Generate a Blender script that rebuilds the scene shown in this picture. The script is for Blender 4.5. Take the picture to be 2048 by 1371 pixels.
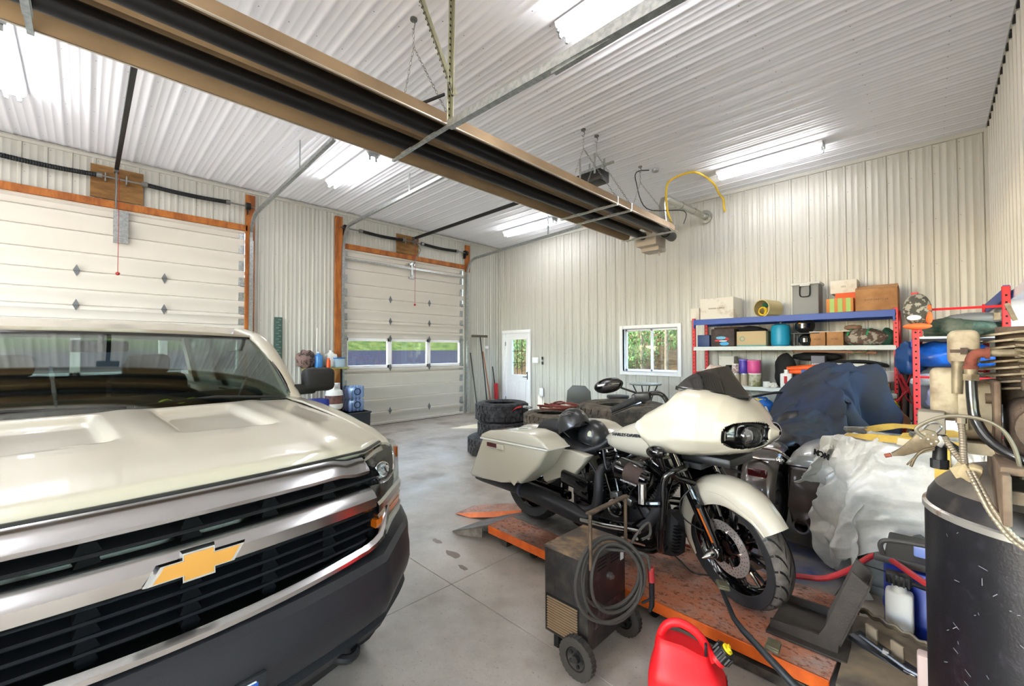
import bpy, bmesh, math, random
from mathutils import Vector, Matrix, Euler, noise
random.seed(7)
SC = bpy.context.scene
for o in list(bpy.data.objects): bpy.data.objects.remove(o)
COL = SC.collection
R = math.radians
PI = math.pi
V = Vector

# ---------------------------------------------------------------- camera
cam_d = bpy.data.cameras.new('camera'); cam = bpy.data.objects.new('camera', cam_d); COL.objects.link(cam)
cam_d.sensor_width = 36; cam_d.lens = 36 * 846.96 / 2048; cam_d.clip_start = .02; cam_d.clip_end = 300
_yaw, _pit, _rol = R(44.7765), R(1.1316), R(-.1288)
_f = V((-math.sin(_yaw)*math.cos(_pit), math.cos(_yaw)*math.cos(_pit), math.sin(_pit)))
_r = V((math.cos(_yaw), math.sin(_yaw), 0)); _u = _r.cross(_f)
_r, _u = _r*math.cos(_rol) + _u*math.sin(_rol), -_r*math.sin(_rol) + _u*math.cos(_rol)
cam.matrix_world = Matrix(((_r.x, _u.x, -_f.x, 0), (_r.y, _u.y, -_f.y, 0), (_r.z, _u.z, -_f.z, 1.55), (0, 0, 0, 1)))
SC.camera = cam

# ---------------------------------------------------------------- world, sun, exposure
w = bpy.data.worlds.new('sky'); SC.world = w; w.use_nodes = True
nt = w.node_tree; bg = nt.nodes['Background']
sky = nt.nodes.new('ShaderNodeTexSky'); sky.sky_type = 'NISHITA'
sky.sun_disc = False; sky.sun_elevation = R(33); sky.sun_rotation = R(225)
nt.links.new(sky.outputs[0], bg.inputs[0]); bg.inputs[1].default_value = 1.1
sun_d = bpy.data.lights.new('sun', 'SUN'); sun = bpy.data.objects.new('sun', sun_d); COL.objects.link(sun)
sun_d.energy = 5.5; sun_d.angle = R(.5); sun_d.color = (1, .93, .82)
sun.rotation_euler = V((1.09, 1.12, -1.0)).to_track_quat('-Z', 'Y').to_euler()
SC.view_settings.view_transform = 'Standard'; SC.view_settings.look = 'None'
SC.view_settings.exposure = 1.82; SC.view_settings.gamma = 1; SC.view_settings.use_curve_mapping = False
LAMP = 13.0      # strength of the fluorescent tubes

# ---------------------------------------------------------------- materials
def lin(h):
    if isinstance(h, str):
        c = [int(h[i:i+2], 16)/255 for i in (0, 2, 4)]
        return tuple(x/12.92 if x <= .04045 else ((x+.055)/1.055)**2.4 for x in c) + (1,)
    return tuple(h) + (1,)
MATS = {}
def mat(name, col, rough=.5, metal=0., bump=0., bs=40., col2=None, vs=6., amt=(.4, .6), coat=0., spec=.5, emis=0., det=4., ani=None, trans=0., sheen=0., ior=1.45):
    if name in MATS: return MATS[name]
    m = bpy.data.materials.new(name); m.use_nodes = True; MATS[name] = m
    n = m.node_tree.nodes; L = m.node_tree.links; p = n['Principled BSDF']
    p.inputs['Base Color'].default_value = lin(col); p.inputs['Roughness'].default_value = rough
    p.inputs['Metallic'].default_value = metal; p.inputs['Coat Weight'].default_value = coat
    p.inputs['Coat Roughness'].default_value = .05
    p.inputs['Specular IOR Level'].default_value = spec; p.inputs['IOR'].default_value = ior
    p.inputs['Transmission Weight'].default_value = trans
    if sheen: p.inputs['Sheen Weight'].default_value = sheen
    m.diffuse_color = lin(col)
    tc = None
    if col2 or bump:
        tc = n.new('ShaderNodeTexCoord'); mp = n.new('ShaderNodeMapping'); L.new(tc.outputs['Object'], mp.inputs[0])
        if ani: mp.inputs['Scale'].default_value = ani
    if col2:
        t = n.new('ShaderNodeTexNoise'); t.inputs['Scale'].default_value = vs; t.inputs['Detail'].default_value = det; t.inputs['Roughness'].default_value = .62
        L.new(mp.outputs[0], t.inputs['Vector'])
        r = n.new('ShaderNodeValToRGB'); r.color_ramp.elements[0].position = amt[0]; r.color_ramp.elements[1].position = amt[1]
        r.color_ramp.elements[0].color = lin(col); r.color_ramp.elements[1].color = lin(col2)
        L.new(t.outputs[0], r.inputs[0]); L.new(r.outputs[0], p.inputs['Base Color'])
    if bump:
        t = n.new('ShaderNodeTexNoise'); t.inputs['Scale'].default_value = bs; t.inputs['Detail'].default_value = 3
        L.new(mp.outputs[0], t.inputs['Vector'])
        b = n.new('ShaderNodeBump'); b.inputs['Strength'].default_value = bump; b.inputs['Distance'].default_value = .01
        L.new(t.outputs[0], b.inputs['Height']); L.new(b.outputs[0], p.inputs['Normal'])
    if emis:
        p.inputs['Emission Color'].default_value = lin(col); p.inputs['Emission Strength'].default_value = emis
    return m
def glass(name, tint='ffffff', refl=.08, rough=.02, dark=1.0, k=1.0):
    """thin pane: lets light straight through, mirrors a little"""
    if name in MATS: return MATS[name]
    m = bpy.data.materials.new(name); m.use_nodes = True; MATS[name] = m
    n = m.node_tree.nodes; L = m.node_tree.links; n.remove(n['Principled BSDF'])
    t = n.new('ShaderNodeBsdfTransparent'); c = lin(tint); t.inputs[0].default_value = (c[0]*dark, c[1]*dark, c[2]*dark, 1)
    g = n.new('ShaderNodeBsdfGlossy'); g.inputs['Roughness'].default_value = rough
    lw = n.new('ShaderNodeLayerWeight'); lw.inputs[0].default_value = .3
    ma = n.new('ShaderNodeMath'); ma.operation = 'MULTIPLY_ADD'; ma.inputs[1].default_value = k; ma.inputs[2].default_value = refl; ma.use_clamp = True
    mx = n.new('ShaderNodeMixShader'); L.new(lw.outputs['Fresnel'], ma.inputs[0]); L.new(ma.outputs[0], mx.inputs[0])
    L.new(t.outputs[0], mx.inputs[1]); L.new(g.outputs[0], mx.inputs[2]); L.new(mx.outputs[0], n['Material Output'].inputs[0])
    return m

# ---------------------------------------------------------------- mesh builder
def _frame(d):
    d = d.normalized(); a = V((0, 0, 1)) if abs(d.z) < .95 else V((1, 0, 0))
    x = a.cross(d).normalized(); return x, d.cross(x)
def spline(pts, k=6, closed=False):
    P = [V(p) for p in pts]; n = len(P); out = []
    rng = range(n) if closed else range(n-1)
    for i in rng:
        a = P[(i-1) % n] if closed or i > 0 else P[0]; b = P[i]; c = P[(i+1) % n]; d = P[(i+2) % n] if closed or i < n-2 else P[-1]
        for j in range(k):
            t = j/k
            out.append(.5*((2*b)+(-a+c)*t+(2*a-5*b+4*c-d)*t*t+(-a+3*b-3*c+d)*t**3))
    if not closed: out.append(P[-1])
    return out
class MB:
    def __init__(s, T=None): s.bm = bmesh.new(); s.T = T or Matrix.Identity(4); s.mi = 0
    def v(s, p): return s.bm.verts.new(s.T @ V(p))
    def f(s, vs):
        try:
            fc = s.bm.faces.new(vs); fc.material_index = s.mi; return fc
        except ValueError: return None
    def box(s, c, sz, rot=(0, 0, 0), bev=0, tz=1., seg=2):
        M = Matrix.Translation(c) @ Euler(rot).to_matrix().to_4x4(); hx, hy, hz = sz[0]/2, sz[1]/2, sz[2]/2
        vs = [s.v(M @ V((x*hx*(tz if z > 0 else 1), y*hy*(tz if z > 0 else 1), z*hz))) for x in (-1, 1) for y in (-1, 1) for z in (-1, 1)]
        fs = [s.f([vs[i] for i in q]) for q in ((0, 1, 3, 2), (4, 6, 7, 5), (0, 4, 5, 1), (2, 3, 7, 6), (0, 2, 6, 4), (1, 5, 7, 3))]
        if bev:
            es = {e for f_ in fs for e in f_.edges}
            bmesh.ops.bevel(s.bm, geom=list(es), offset=bev, segments=seg, profile=.5, affect='EDGES', clamp_overlap=True)
        return s
    def loft(s, rings, closed=True, cap=True, loop=False):
        rs = [[s.v(p) for p in r] for r in rings]; n = len(rs[0]); m = len(rs)
        for i in range(m if loop else m-1):
            a, b = rs[i], rs[(i+1) % m]
            for j in range(n if closed else n-1):
                s.f([a[j], a[(j+1) % n], b[(j+1) % n], b[j]])
        if cap and closed and not loop: s.f(list(reversed(rs[0]))); s.f(rs[-1])
        return s
    def tube(s, pts, r, n=10, closed=False, cap=True, flat=None):
        P = [V(p) for p in pts]; m = len(P); rings = []; x = None
        for i in range(m):
            if closed: d = P[(i+1) % m]-P[(i-1) % m]
            else: d = P[min(i+1, m-1)]-P[max(i-1, 0)]
            if d.length < 1e-9: d = V((0, 0, 1))
            d.normalize()
            if x is None: x, y = _frame(d)
            else:
                x = (x - d*x.dot(d)); x = x.normalized() if x.length > 1e-6 else _frame(d)[0]
                y = d.cross(x)
            rr = r[i] if hasattr(r, '__len__') else r
            ry = rr*(flat or 1)
            rings.append([P[i]+x*(math.cos(2*PI*j/n)*rr)+y*(math.sin(2*PI*j/n)*ry) for j in range(n)])
        return s.loft(rings, True, cap, loop=closed)
    def cyl(s, a, b, r, r2=None, n=20, cap=True): return s.tube([a, b], [r, r if r2 is None else r2], n, cap=cap)
    def lathe(s, prof, n=32, M=None, cap=True, a0=0, a1=2*PI):
        M = M or Matrix.Identity(4); full = abs(a1-a0-2*PI) < 1e-6
        rings = [[M @ V((max(r_, 1e-4)*math.cos(a0+(a1-a0)*j/(n if full else n-1)), max(r_, 1e-4)*math.sin(a0+(a1-a0)*j/(n if full else n-1)), z)) for j in range(n)] for r_, z in prof]
        return s.loft(rings, full, cap)
    def ring(s, prof, n=32, M=None):
        """closed profile revolved about z"""
        M = M or Matrix.Identity(4)
        rings = [[M @ V((r_*math.cos(2*PI*j/n), r_*math.sin(2*PI*j/n), z)) for r_, z in prof] for j in range(n)]
        return s.loft(rings, True, False, loop=True)
    def ell(s, c, sz, rot=(0, 0, 0), n=20, m=12):
        M = Matrix.Translation(c) @ Euler(rot).to_matrix().to_4x4()
        rings = [[M @ V((sz[0]*math.sin(t)*math.cos(2*PI*j/n), sz[1]*math.sin(t)*math.sin(2*PI*j/n), sz[2]*math.cos(t))) for j in range(n)] for t in [max(.03, min(PI-.03, PI*i/m)) for i in range(m+1)]]
        return s.loft(rings)
    def prism(s, poly, a, b, M=None, bev=0, seg=2):
        """poly in local xy, extruded a..b along local z of M"""
        M = M or Matrix.Identity(4)
        A = [s.v(M @ V((p[0], p[1], a))) for p in poly]; B = [s.v(M @ V((p[0], p[1], b))) for p in poly]; n = len(poly)
        fs = [s.f(list(reversed(A))), s.f(B)]
        for i in range(n): fs.append(s.f([A[i], A[(i+1) % n], B[(i+1) % n], B[i]]))
        if bev:
            es = set(fs[0].edges) | set(fs[1].edges)
            bmesh.ops.bevel(s.bm, geom=list(es), offset=bev, segments=seg, profile=.5, affect='EDGES', clamp_overlap=True)
        return s
    def grid(s, fn, nu, nv, th=0, cu=False):
        """fn(u,v)->point, u,v in 0..1; th>0 gives the sheet a thickness"""
        P = [[V(fn(i/nu, j/nv)) for j in range(nv+1)] for i in range(nu+(0 if cu else 1))]
        G = [[s.v(p) for p in r] for r in P]; m = len(G)
        for i in range(m if cu else m-1):
            for j in range(nv): s.f([G[i][j], G[(i+1) % m][j], G[(i+1) % m][j+1], G[i][j+1]])
        if th:
            s.bm.normal_update()
            H = [[s.bm.verts.new(g.co - g.normal*th) for g in r] for r in G]
            for i in range(m if cu else m-1):
                for j in range(nv): s.f([H[i][j+1], H[(i+1) % m][j+1], H[(i+1) % m][j], H[i][j]])
            for i in range(m if cu else m-1):
                k = (i+1) % m
                s.f([G[i][0], H[i][0], H[k][0], G[k][0]]); s.f([G[k][nv], H[k][nv], H[i][nv], G[i][nv]])
            if not cu:
                for j in range(nv):
                    s.f([G[0][j+1], H[0][j+1], H[0][j], G[0][j]]); s.f([G[-1][j], H[-1][j], H[-1][j+1], G[-1][j+1]])
        return s
    def build(s, name, m, parent=None, ang=35, loc=None, rot=None, sub=0):
        bmesh.ops.recalc_face_normals(s.bm, faces=s.bm.faces)
        me = bpy.data.meshes.new(name); s.bm.to_mesh(me); s.bm.free()
        for mm in (m if isinstance(m, (list, tuple)) else [m]): me.materials.append(mm)
        me.polygons.foreach_set('use_smooth', [True]*len(me.polygons)); me.set_sharp_from_angle(angle=R(ang))
        o = bpy.data.objects.new(name, me); COL.objects.link(o); o.parent = parent
        if loc: o.location = loc
        if rot: o.rotation_euler = rot
        if sub:
            md = o.modifiers.new('s', 'SUBSURF'); md.levels = md.render_levels = sub
        return o
def tag(o, label=None, cat=None, group=None, kind=None):
    if label: o['label'] = label
    if cat: o['category'] = cat
    if group: o['group'] = group
    if kind: o['kind'] = kind
    return o
def thing(name, label, cat, loc=(0, 0, 0), rz=0, group=None):
    o = bpy.data.objects.new(name, None); COL.objects.link(o); o.location = loc; o.rotation_euler = (0, 0, rz)
    o.empty_display_size = .05
    return tag(o, label, cat, group)
def copy_tree(o, parent=None, loc=None, rz=None, label=None):
    kids = [c for c in bpy.data.objects if c.parent == o]
    c = o.copy(); COL.objects.link(c); c.parent = parent
    if loc: c.location = loc
    if rz is not None: c.rotation_euler = (0, 0, rz)
    if label: c['label'] = label
    for k in kids: copy_tree(k, c)
    return c
def struct(o): o['kind'] = 'structure'; return o
def text_mesh(name, txt, size, m, parent=None, M=None, ext=.001, shear=0, sx=1., bold=0.):
    cu = bpy.data.curves.new('t', 'FONT'); cu.body = txt; cu.size = size; cu.extrude = ext; cu.align_x = 'CENTER'; cu.align_y = 'CENTER'; cu.shear = shear; cu.offset = bold; cu.resolution_u = 3
    o = bpy.data.objects.new('t', cu); COL.objects.link(o)
    dg = bpy.context.evaluated_depsgraph_get(); me = bpy.data.meshes.new_from_object(o.evaluated_get(dg))
    bpy.data.objects.remove(o); bpy.data.curves.remove(cu)
    me.transform(Matrix.Diagonal((sx, 1, 1, 1)))
    if M: me.transform(M)
    me.name = name; me.materials.clear(); me.materials.append(m)
    o = bpy.data.objects.new(name, me); COL.objects.link(o); o.parent = parent; return o
def basis(o, x, y):
    """matrix with origin o, local x and y directions"""
    x = V(x).normalized(); y = V(y); z = x.cross(y).normalized(); y = z.cross(x)
    return Matrix(((x.x, y.x, z.x, o[0]), (x.y, y.y, z.y, o[1]), (x.z, y.z, z.z, o[2]), (0, 0, 0, 1)))
XZ = Matrix(((1, 0, 0, 0), (0, 0, -1, 0), (0, 1, 0, 0), (0, 0, 0, 1)))   # poly(x,z), extrudes towards -y
YZ = Matrix(((0, 0, 1, 0), (1, 0, 0, 0), (0, 1, 0, 0), (0, 0, 0, 1)))    # poly(y,z), extrudes towards +x
def nz(p, s=1., seed=0): return noise.noise(V(p)*s + V((seed*7.1, seed*3.3, seed*1.7)))
def circ(c, r, n, a0=0, a1=2*PI): return [(c[0]+r*math.cos(a0+(a1-a0)*i/(n-1)), c[1]+r*math.sin(a0+(a1-a0)*i/(n-1))) for i in range(n)]
# ================================================================ THE ROOM
XL, XR, YF, YB, H = -8.33, .546, -6.0, 7.94, 4.35
m_wall = mat('wall_steel', 'bdbdb6', .38, .0, spec=.5)
m_ceil = mat('ceiling_steel', 'f0f2fa', .5, .0, spec=.4)
m_white = mat('white_trim', 'eceef2', .4)
m_wood = mat('orange_timber', 'b06a2c', .6, col2='8c4d1c', vs=9, ani=(1, 1, .25), bump=.2)
m_ply = mat('plywood', '8a6638', .7, col2='6d4c26', vs=7, ani=(1, .4, 2), bump=.2)
m_galv = mat('galvanized_steel', '9aa0a2', .35, .85, col2='b4b9ba', vs=30)
m_dark = mat('dark_steel', '26282b', .45, .6)
m_black = mat('black_plastic', '121214', .45)
m_rubber = mat('black_rubber', '1a1a1b', .8, bump=.3, bs=90)
m_chrome = mat('chrome', 'd8d9da', .08, 1.)
m_steel = mat('bare_steel', '8c8d8c', .3, .9)
m_pane = glass('window_pane', 'f4fbf6', .03, k=.5)

def profile(u0, u1, pitch=.2286, off=0.):
    """one steel sheet profile: big rib with two small ones between"""
    pts = []; k = math.floor((u0-off)/pitch)-1
    while off+k*pitch < u1+pitch:
        b = off+k*pitch
        for du, h in ((-.022, 0), (-.012, .015), (.012, .015), (.022, 0), (.068, 0), (.074, .004), (.084, .004), (.09, 0), (.138, 0), (.144, .004), (.154, .004), (.16, 0)):
            pts.append((b+du, h))
        k += 1
    pts.sort(); out = []
    def at(u):
        for (a, ha), (b, hb) in zip(pts, pts[1:]):
            if a <= u <= b: return ha+(hb-ha)*(u-a)/max(b-a, 1e-9)
        return 0
    out = [(u0, at(u0))]+[p for p in pts if u0 < p[0] < u1]+[(u1, at(u1))]
    return out
def sheet(mb, rects, fn, off=0., screws=()):
    for u0, u1, w0, w1 in rects:
        pr = profile(u0, u1, off=off)
        mb.loft([[fn(u, h, w0) for u, h in pr], [fn(u, h, w1) for u, h in pr]], closed=False)
        for wz in screws:
            if w0 < wz < w1:
                k = math.ceil((u0-off-.04)/.2286)
                while off+k*.2286+.04 < u1:
                    u = off+k*.2286+.04; r = .0058
                    a = [mb.v(fn(u+r*math.cos(t), .0055, wz+r*math.sin(t))) for t in [i*PI/3 for i in range(6)]]
                    mb.mi = 1; mb.f(a); mb.mi = 0; k += 1

D1 = (-1.22, 1.90, 3.62); D2 = (3.62, 6.64, 3.62)          # garage doors: y0, y1, top
MD = (-8.13, -7.26, 2.03)                                    # man door x0, x1, top
W1 = (-4.58, -3.43, 1.14, 2.0)                             # back window
W2 = (4.55, 5.78, 1.02, 2.0)                                # right wall window
m_screw = mat('screw_heads', '7d7c76', .4, .3)
mb = MB(); sheet(mb, [(YF, D1[0], 0, H), (D1[0], D1[1], D1[2], H), (D1[1], D2[0], 0, H), (D2[0], D2[1], D2[2], H), (D2[1], YB, 0, H)], lambda u, h, w_: (XL+h, u, w_), .06, (.3, .9, 1.5, 2.1, 2.7, 3.3, 3.9, 4.25))
struct(mb.build('wall_left', [m_wall, m_screw]))
mb = MB(); sheet(mb, [(XL, MD[0], 0, H), (MD[0], MD[1], MD[2], H), (MD[1], W1[0], 0, H), (W1[0], W1[1], 0, W1[2]), (W1[0], W1[1], W1[3], H), (W1[1], XR, 0, H)], lambda u, h, w_: (u, YB-h, w_), .02, (.3, .9, 1.5, 2.1, 2.7, 3.3, 3.9, 4.25))
struct(mb.build('wall_back', [m_wall, m_screw]))
D3 = (-1.7, 1.85, 3.1)                                      # opposite garage door in the right wall, beside the camera
mb = MB(); sheet(mb, [(YF, D3[0], 0, H), (D3[0], D3[1], D3[2], H), (D3[1], W2[0], 0, H), (W2[0], W2[1], 0, W2[2]), (W2[0], W2[1], W2[3], H), (W2[1], YB, 0, H)], lambda u, h, w_: (XR-h, u, w_), .1, (.3, .9, 1.5, 2.1, 2.7, 3.3, 3.9, 4.25))
struct(mb.build('wall_right', [mat('wall_steel_right', 'c3c2bb', .4), m_screw]))
rc = [(XL, -7.2, 0, H), (-7.2, -1.0, 3.6, H), (-1.0, XR, 0, H)]   # wide unseen opening, added to let skylight into the room
mb = MB(); sheet(mb, rc, lambda u, h, w_: (u, YF+h, w_), 0)
struct(mb.build('wall_front', [m_wall]))
mb = MB(); sheet(mb, [(YF, YB, XL, -3.05)], lambda u, h, w_: (w_, u, H-h*.45), .0, [-8.1+.61*i for i in range(9)])
sheet(mb, [(YF, YB, -3.12, XR)], lambda u, h, w_: (w_, u, H-.004-h*.45), .0, [-2.9+.61*i for i in range(6)])
struct(mb.build('ceiling', [m_ceil, m_screw]))
# angle trims where walls meet the ceiling and corners
mb = MB(); mb.box((XL+.03, (YF+YB)/2, H-.03), (.06, YB-YF, .006)); mb.box((XL+.004, (YF+YB)/2, H-.045), (.05, YB-YF, .05)); struct(mb.build('trim_1', m_wall))
mb = MB(); mb.box(((XL+XR)/2, YB-.014, H-.03), (XR-XL, .03, .055)); struct(mb.build('trim_2', m_wall))
mb = MB(); mb.box((XR-.014, (YF+YB)/2, H-.012), (.03, YB-YF, .02)); struct(mb.build('trim_3', m_wall))
mb = MB()
y = YF
while y < YB: mb.box((XR-.012, y, H-.038), (.026, .1, .03)); y += .2286
struct(mb.build('trim_4', mat('foam_closure', '2a2a2c', .9)))
mb = MB(); mb.box((XL+.02, YB-.02, H/2), (.05, .05, H)); mb.box((XR-.02, YB-.02, H/2), (.05, .05, H)); struct(mb.build('trim_5', m_wall))

# floor: concrete with saw cuts, stains
def concrete():
    m = bpy.data.materials.new('concrete_floor'); m.use_nodes = True; n = m.node_tree.nodes; L = m.node_tree.links; p = n['Principled BSDF']
    tc = n.new('ShaderNodeTexCoord')
    def ns(s, d=5, r=.6):
        t = n.new('ShaderNodeTexNoise'); t.inputs['Scale'].default_value = s; t.inputs['Detail'].default_value = d; t.inputs['Roughness'].default_value = r; L.new(tc.outputs['Object'], t.inputs['Vector']); return t
    def ramp(src, a, b, ca, cb):
        r = n.new('ShaderNodeValToRGB'); e = r.color_ramp.elements; e[0].position = a; e[1].position = b; e[0].color = lin(ca); e[1].color = lin(cb); L.new(src.outputs[0], r.inputs[0]); return r
    def mul(a, b, f=1.):
        x = n.new('ShaderNodeMix'); x.data_type = 'RGBA'; x.blend_type = 'MULTIPLY'; x.inputs[0].default_value = f; L.new(a.outputs[0] if not hasattr(a, 'is_mx') else a.outputs[2], x.inputs[6]); L.new(b.outputs[0], x.inputs[7]); return x
    base = ramp(ns(.9, 6), .3, .7, 'b0a9a1', 'c5beb6')
    blot = ramp(ns(3.2, 8, .7), .3, .75, 'dcd8d2', 'ffffff')
    spk = ramp(ns(60, 3, .7), .27, .40, 'b0a89d', 'ffffff')
    stain = ramp(ns(1.7, 3, .5), .30, .5, 'cfc6bc', 'ffffff')
    x1 = mul(base, blot)
    x2 = n.new('ShaderNodeMix'); x2.data_type = 'RGBA'; x2.blend_type = 'MULTIPLY'; x2.inputs[0].default_value = .8; L.new(x1.outputs[2], x2.inputs[6]); L.new(spk.outputs[0], x2.inputs[7])
    x3 = n.new('ShaderNodeMix'); x3.data_type = 'RGBA'; x3.blend_type = 'MULTIPLY'; x3.inputs[0].default_value = .9; L.new(x2.outputs[2], x3.inputs[6]); L.new(stain.outputs[0], x3.inputs[7])
    L.new(x3.outputs[2], p.inputs['Base Color'])
    rr = ramp(ns(2.5, 4), .3, .7, 'a0a0a0', 'd0d0d0'); L.new(rr.outputs[0], p.inputs['Roughness'])
    b = n.new('ShaderNodeBump'); b.inputs['Strength'].default_value = .12; b.inputs['Distance'].default_value = .01; L.new(ns(45, 3).outputs[0], b.inputs['Height']); L.new(b.outputs[0], p.inputs['Normal'])
    return m
mb = MB(); g = .004
xs = [XL-.3, -7.4, -2.3, XR+.3]; ys = [YF-.2, -2.9, 1.74, 4.9, YB+.2]
for a, b in zip(xs, xs[1:]):
    for c, d in zip(ys, ys[1:]):
        mb.box(((a+b)/2, (c+d)/2, -.03), (b-a-g, d-c-g, .06), bev=.002, seg=1)
mb.box(((xs[0]+xs[-1])/2, (ys[0]+ys[-1])/2, -.05), (xs[-1]-xs[0], ys[-1]-ys[0], .07))
struct(mb.build('floor', concrete()))

# ---------------------------------------------------------------- sectional garage doors
m_panel = mat('door_panel', 'cfcbc3', .42)
ZL = [.0, .07, .28, .55, .82, 1.10, 1.20, 1.82, 2.0, 2.19, 2.41, 2.66, 2.92, 3.21, 3.46, 3.62]
def garage_door(n, X, y0, y1, top, side, win=True, nwin=3, cols=(1.02/3.02, 2.02/3.02)):
    """side=+1: room lies towards +x"""
    s = side; wy = y1-y0
    # panel skins follow a ribbed profile
    mb = MB(); zs = [z*top/3.62 for z in ZL]
    def band(za, zb, ya, yb):
        h = zb-za
        pr = [(za, .0), (za+.006, .010), (za+.03, .012), (za+h*.5, .022), (zb-.06, .050), (zb-.02, .052), (zb-.004, .014), (zb, 0)]
        mb.loft([[(X+s*d, ya, z) for z, d in pr], [(X+s*d, yb, z) for z, d in pr]], closed=False)
        mb.box((X-s*.02, (ya+yb)/2, (za+zb)/2), (.036, yb-ya, h-.001))
    for i, (za, zb) in enumerate(zip(zs, zs[1:])):
        if win and i == 6: continue
        band(za, zb, y0, y1)
    d = struct(mb.build('door_%d' % n, m_panel))
    if win:
        za, zb = zs[6], zs[7]
        mb = MB(); mb.box((X, (y0+y1)/2, za+.03), (.05, wy, .06)); mb.box((X, (y0+y1)/2, zb-.03), (.05, wy, .06))
        cs = [y0+.05, y1-.05]+[y0+wy*c for c in cols]
        for c in cs: mb.box((X, c, (za+zb)/2), (.05, .10, zb-za))
        struct(mb.build('window_frame', m_white, d))
        cs.sort()
        for a, b in zip(cs, cs[1:]):
            mb = MB(); mb.box((X, (a+b)/2, (za+zb)/2), (.006, b-a-.09, zb-za-.11)); mb.build('window_pane', m_pane, d)
    # hinges on the section joints
    cc = [y0+wy*c for c in cols]
    for z in [zs[i] for i in (2, 6, 7, 9, 11)]:
        for c in cc:
            mb = MB(); M = basis((X+s*.056, c, z), (0, s, 0), (0, 0, 1))
            mb.prism([(0, .08), (.036, .0), (0, -.08), (-.036, 0)], -.006, .004, M); mb.cyl((X+s*.064, c-.03, z), (X+s*.064, c+.03, z), .008, n=8)
            mb.build('hinge', mat('dull_hinge', '73777a', .45, .6), d)
        for c in (y0+.03, y1-.03):
            mb = MB(); mb.box((X+s*.03, c, z), (.03, .06, .12)); mb.cyl((X+s*.055, c-.03, z), (X+s*.055, c+.03, z), .02, n=12)
            mb.build('roller_hinge', m_galv, d)
    mb = MB()
    for c in (y0+.04, y1-.04): mb.box((X+s*.012, c, top/2), (.03, .08, top))
    mb.build('end_stile', m_galv, d)
    mb = MB(); mb.box((X+s*.015, (y0+y1)/2, .02), (.05, wy, .05)); mb.build('bottom_seal', m_black, d)
    return d
gd1 = garage_door(1, XL-.03, D1[0], D1[1], 3.64, 1, cols=(.36, .66))
gd2 = garage_door(2, XL-.03, D2[0], D2[1], 3.64, 1)
gd3 = garage_door(4, XR+.03, D3[0], D3[1], 3.12, -1)
# strut along the top section and the little box for the rail arm
for d, y0, y1 in ((gd2, D2[0], D2[1]),):
    mb = MB(); mb.box((XL+.05, (y0+y1)/2, 3.42), (.03, y1-y0, .012)); mb.box((XL+.06, (y0+y1)/2, 3.405), (.012, y1-y0, .03)); mb.build('strut', m_galv, d)
mb = MB(); mb.box((XL+.05, .34, 3.35), (.04, .16, .46)); mb.box((XL+.075, .34, 3.37), (.02, .07, .3)); mb.build('opener_bracket', m_galv, gd1)
mb = MB(); mb.box((XL+.05, 5.15, 3.37), (.03, .05, .36)); mb.box((XL+.05, 5.15, 3.5), (.04, .14, .04)); mb.box((XL+.05, 5.15, 3.2), (.04, .14, .04)); mb.build('opener_bracket', m_galv, gd2)
# timber frames round the doors
def frame(n, y0, y1, yo, top):
    mb = MB()
    for c, zb_ in ((y0-yo, 0), (y1+yo, 3.55 if n == 7 else 0)): mb.box((XL+.04, c, (top+zb_)/2), (.045, .14, top-zb_), bev=.003, seg=1)
    mb.box((XL+.04, (y0+y1)/2, 3.66), (.045, y1-y0+.02, .1), bev=.003, seg=1)
    struct(mb.build('trim_%d' % n, m_wood))
frame(6, D1[0]-.02, D1[1]+.02, .05, 4.24); frame(7, D2[0]-.05, D2[1]+.05, .07, 4.22)

# man door
mb = MB(); x0, x1, t = MD
mb.box((x0-.03, YB-.03, t/2), (.09, .04, t), bev=.004); mb.box((x1+.03, YB-.03, t/2), (.09, .04, t), bev=.004); mb.box(((x0+x1)/2, YB-.03, t+.03), (x1-x0+.15, .04, .09), bev=.004)
struct(mb.build('trim_8', m_white))
gx0, gx1, gz0, gz1 = -7.87, -7.36, .95, 1.86
mb = MB()
for a, b, c, d in ((x0+.015, gx0, 0, t), (gx1, x1-.015, 0, t), (gx0, gx1, 0, gz0), (gx0, gx1, gz1, t)):
    mb.box(((a+b)/2, YB+.02, (c+d)/2), (b-a, .045, d-c))
for a, b in ((x0+.12, -7.76), (-7.63, x1-.12)):
    mb.box(((a+b)/2, YB-.006, .5), (b-a, .02, .62), bev=.008)
d3 = struct(mb.build('door_3', m_white))
mb = MB(); M = Matrix.Identity(4)
for a, b, c, d in ((gx0-.03, gx0, gz0-.03, gz1+.03), (gx1, gx1+.03, gz0-.03, gz1+.03), (gx0, gx1, gz0-.03, gz0), (gx0, gx1, gz1, gz1+.03)): mb.box(((a+b)/2, YB-.008, (c+d)/2), (b-a, .02, d-c))
mb.build('glazing_frame', m_white, d3)
mb = MB(); mb.box(((gx0+gx1)/2, YB+.02, (gz0+gz1)/2), (gx1-gx0, .006, gz1-gz0)); mb.build('window_pane', m_pane, d3)
mb = MB()
for k in (1, 2): mb.box((gx0+(gx1-gx0)*k/3, YB+.012, (gz0+gz1)/2), (.012, .006, gz1-gz0)); mb.box(((gx0+gx1)/2, YB+.012, gz0+(gz1-gz0)*k/3), (gx1-gx0, .006, .012))
mb.build('glazing_bar', m_dark, d3)
mb = MB(); mb.box((-7.31, YB-.012, .93), (.04, .02, .2), bev=.004); mb.tube([(-7.31, YB-.01, .9), (-7.31, YB-.07, .9), (-7.42, YB-.07, .9)], .009); mb.cyl((-7.31, YB, 1.0), (-7.31, YB-.04, 1.0), .02); mb.build('door_handle', m_dark, d3)
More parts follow.
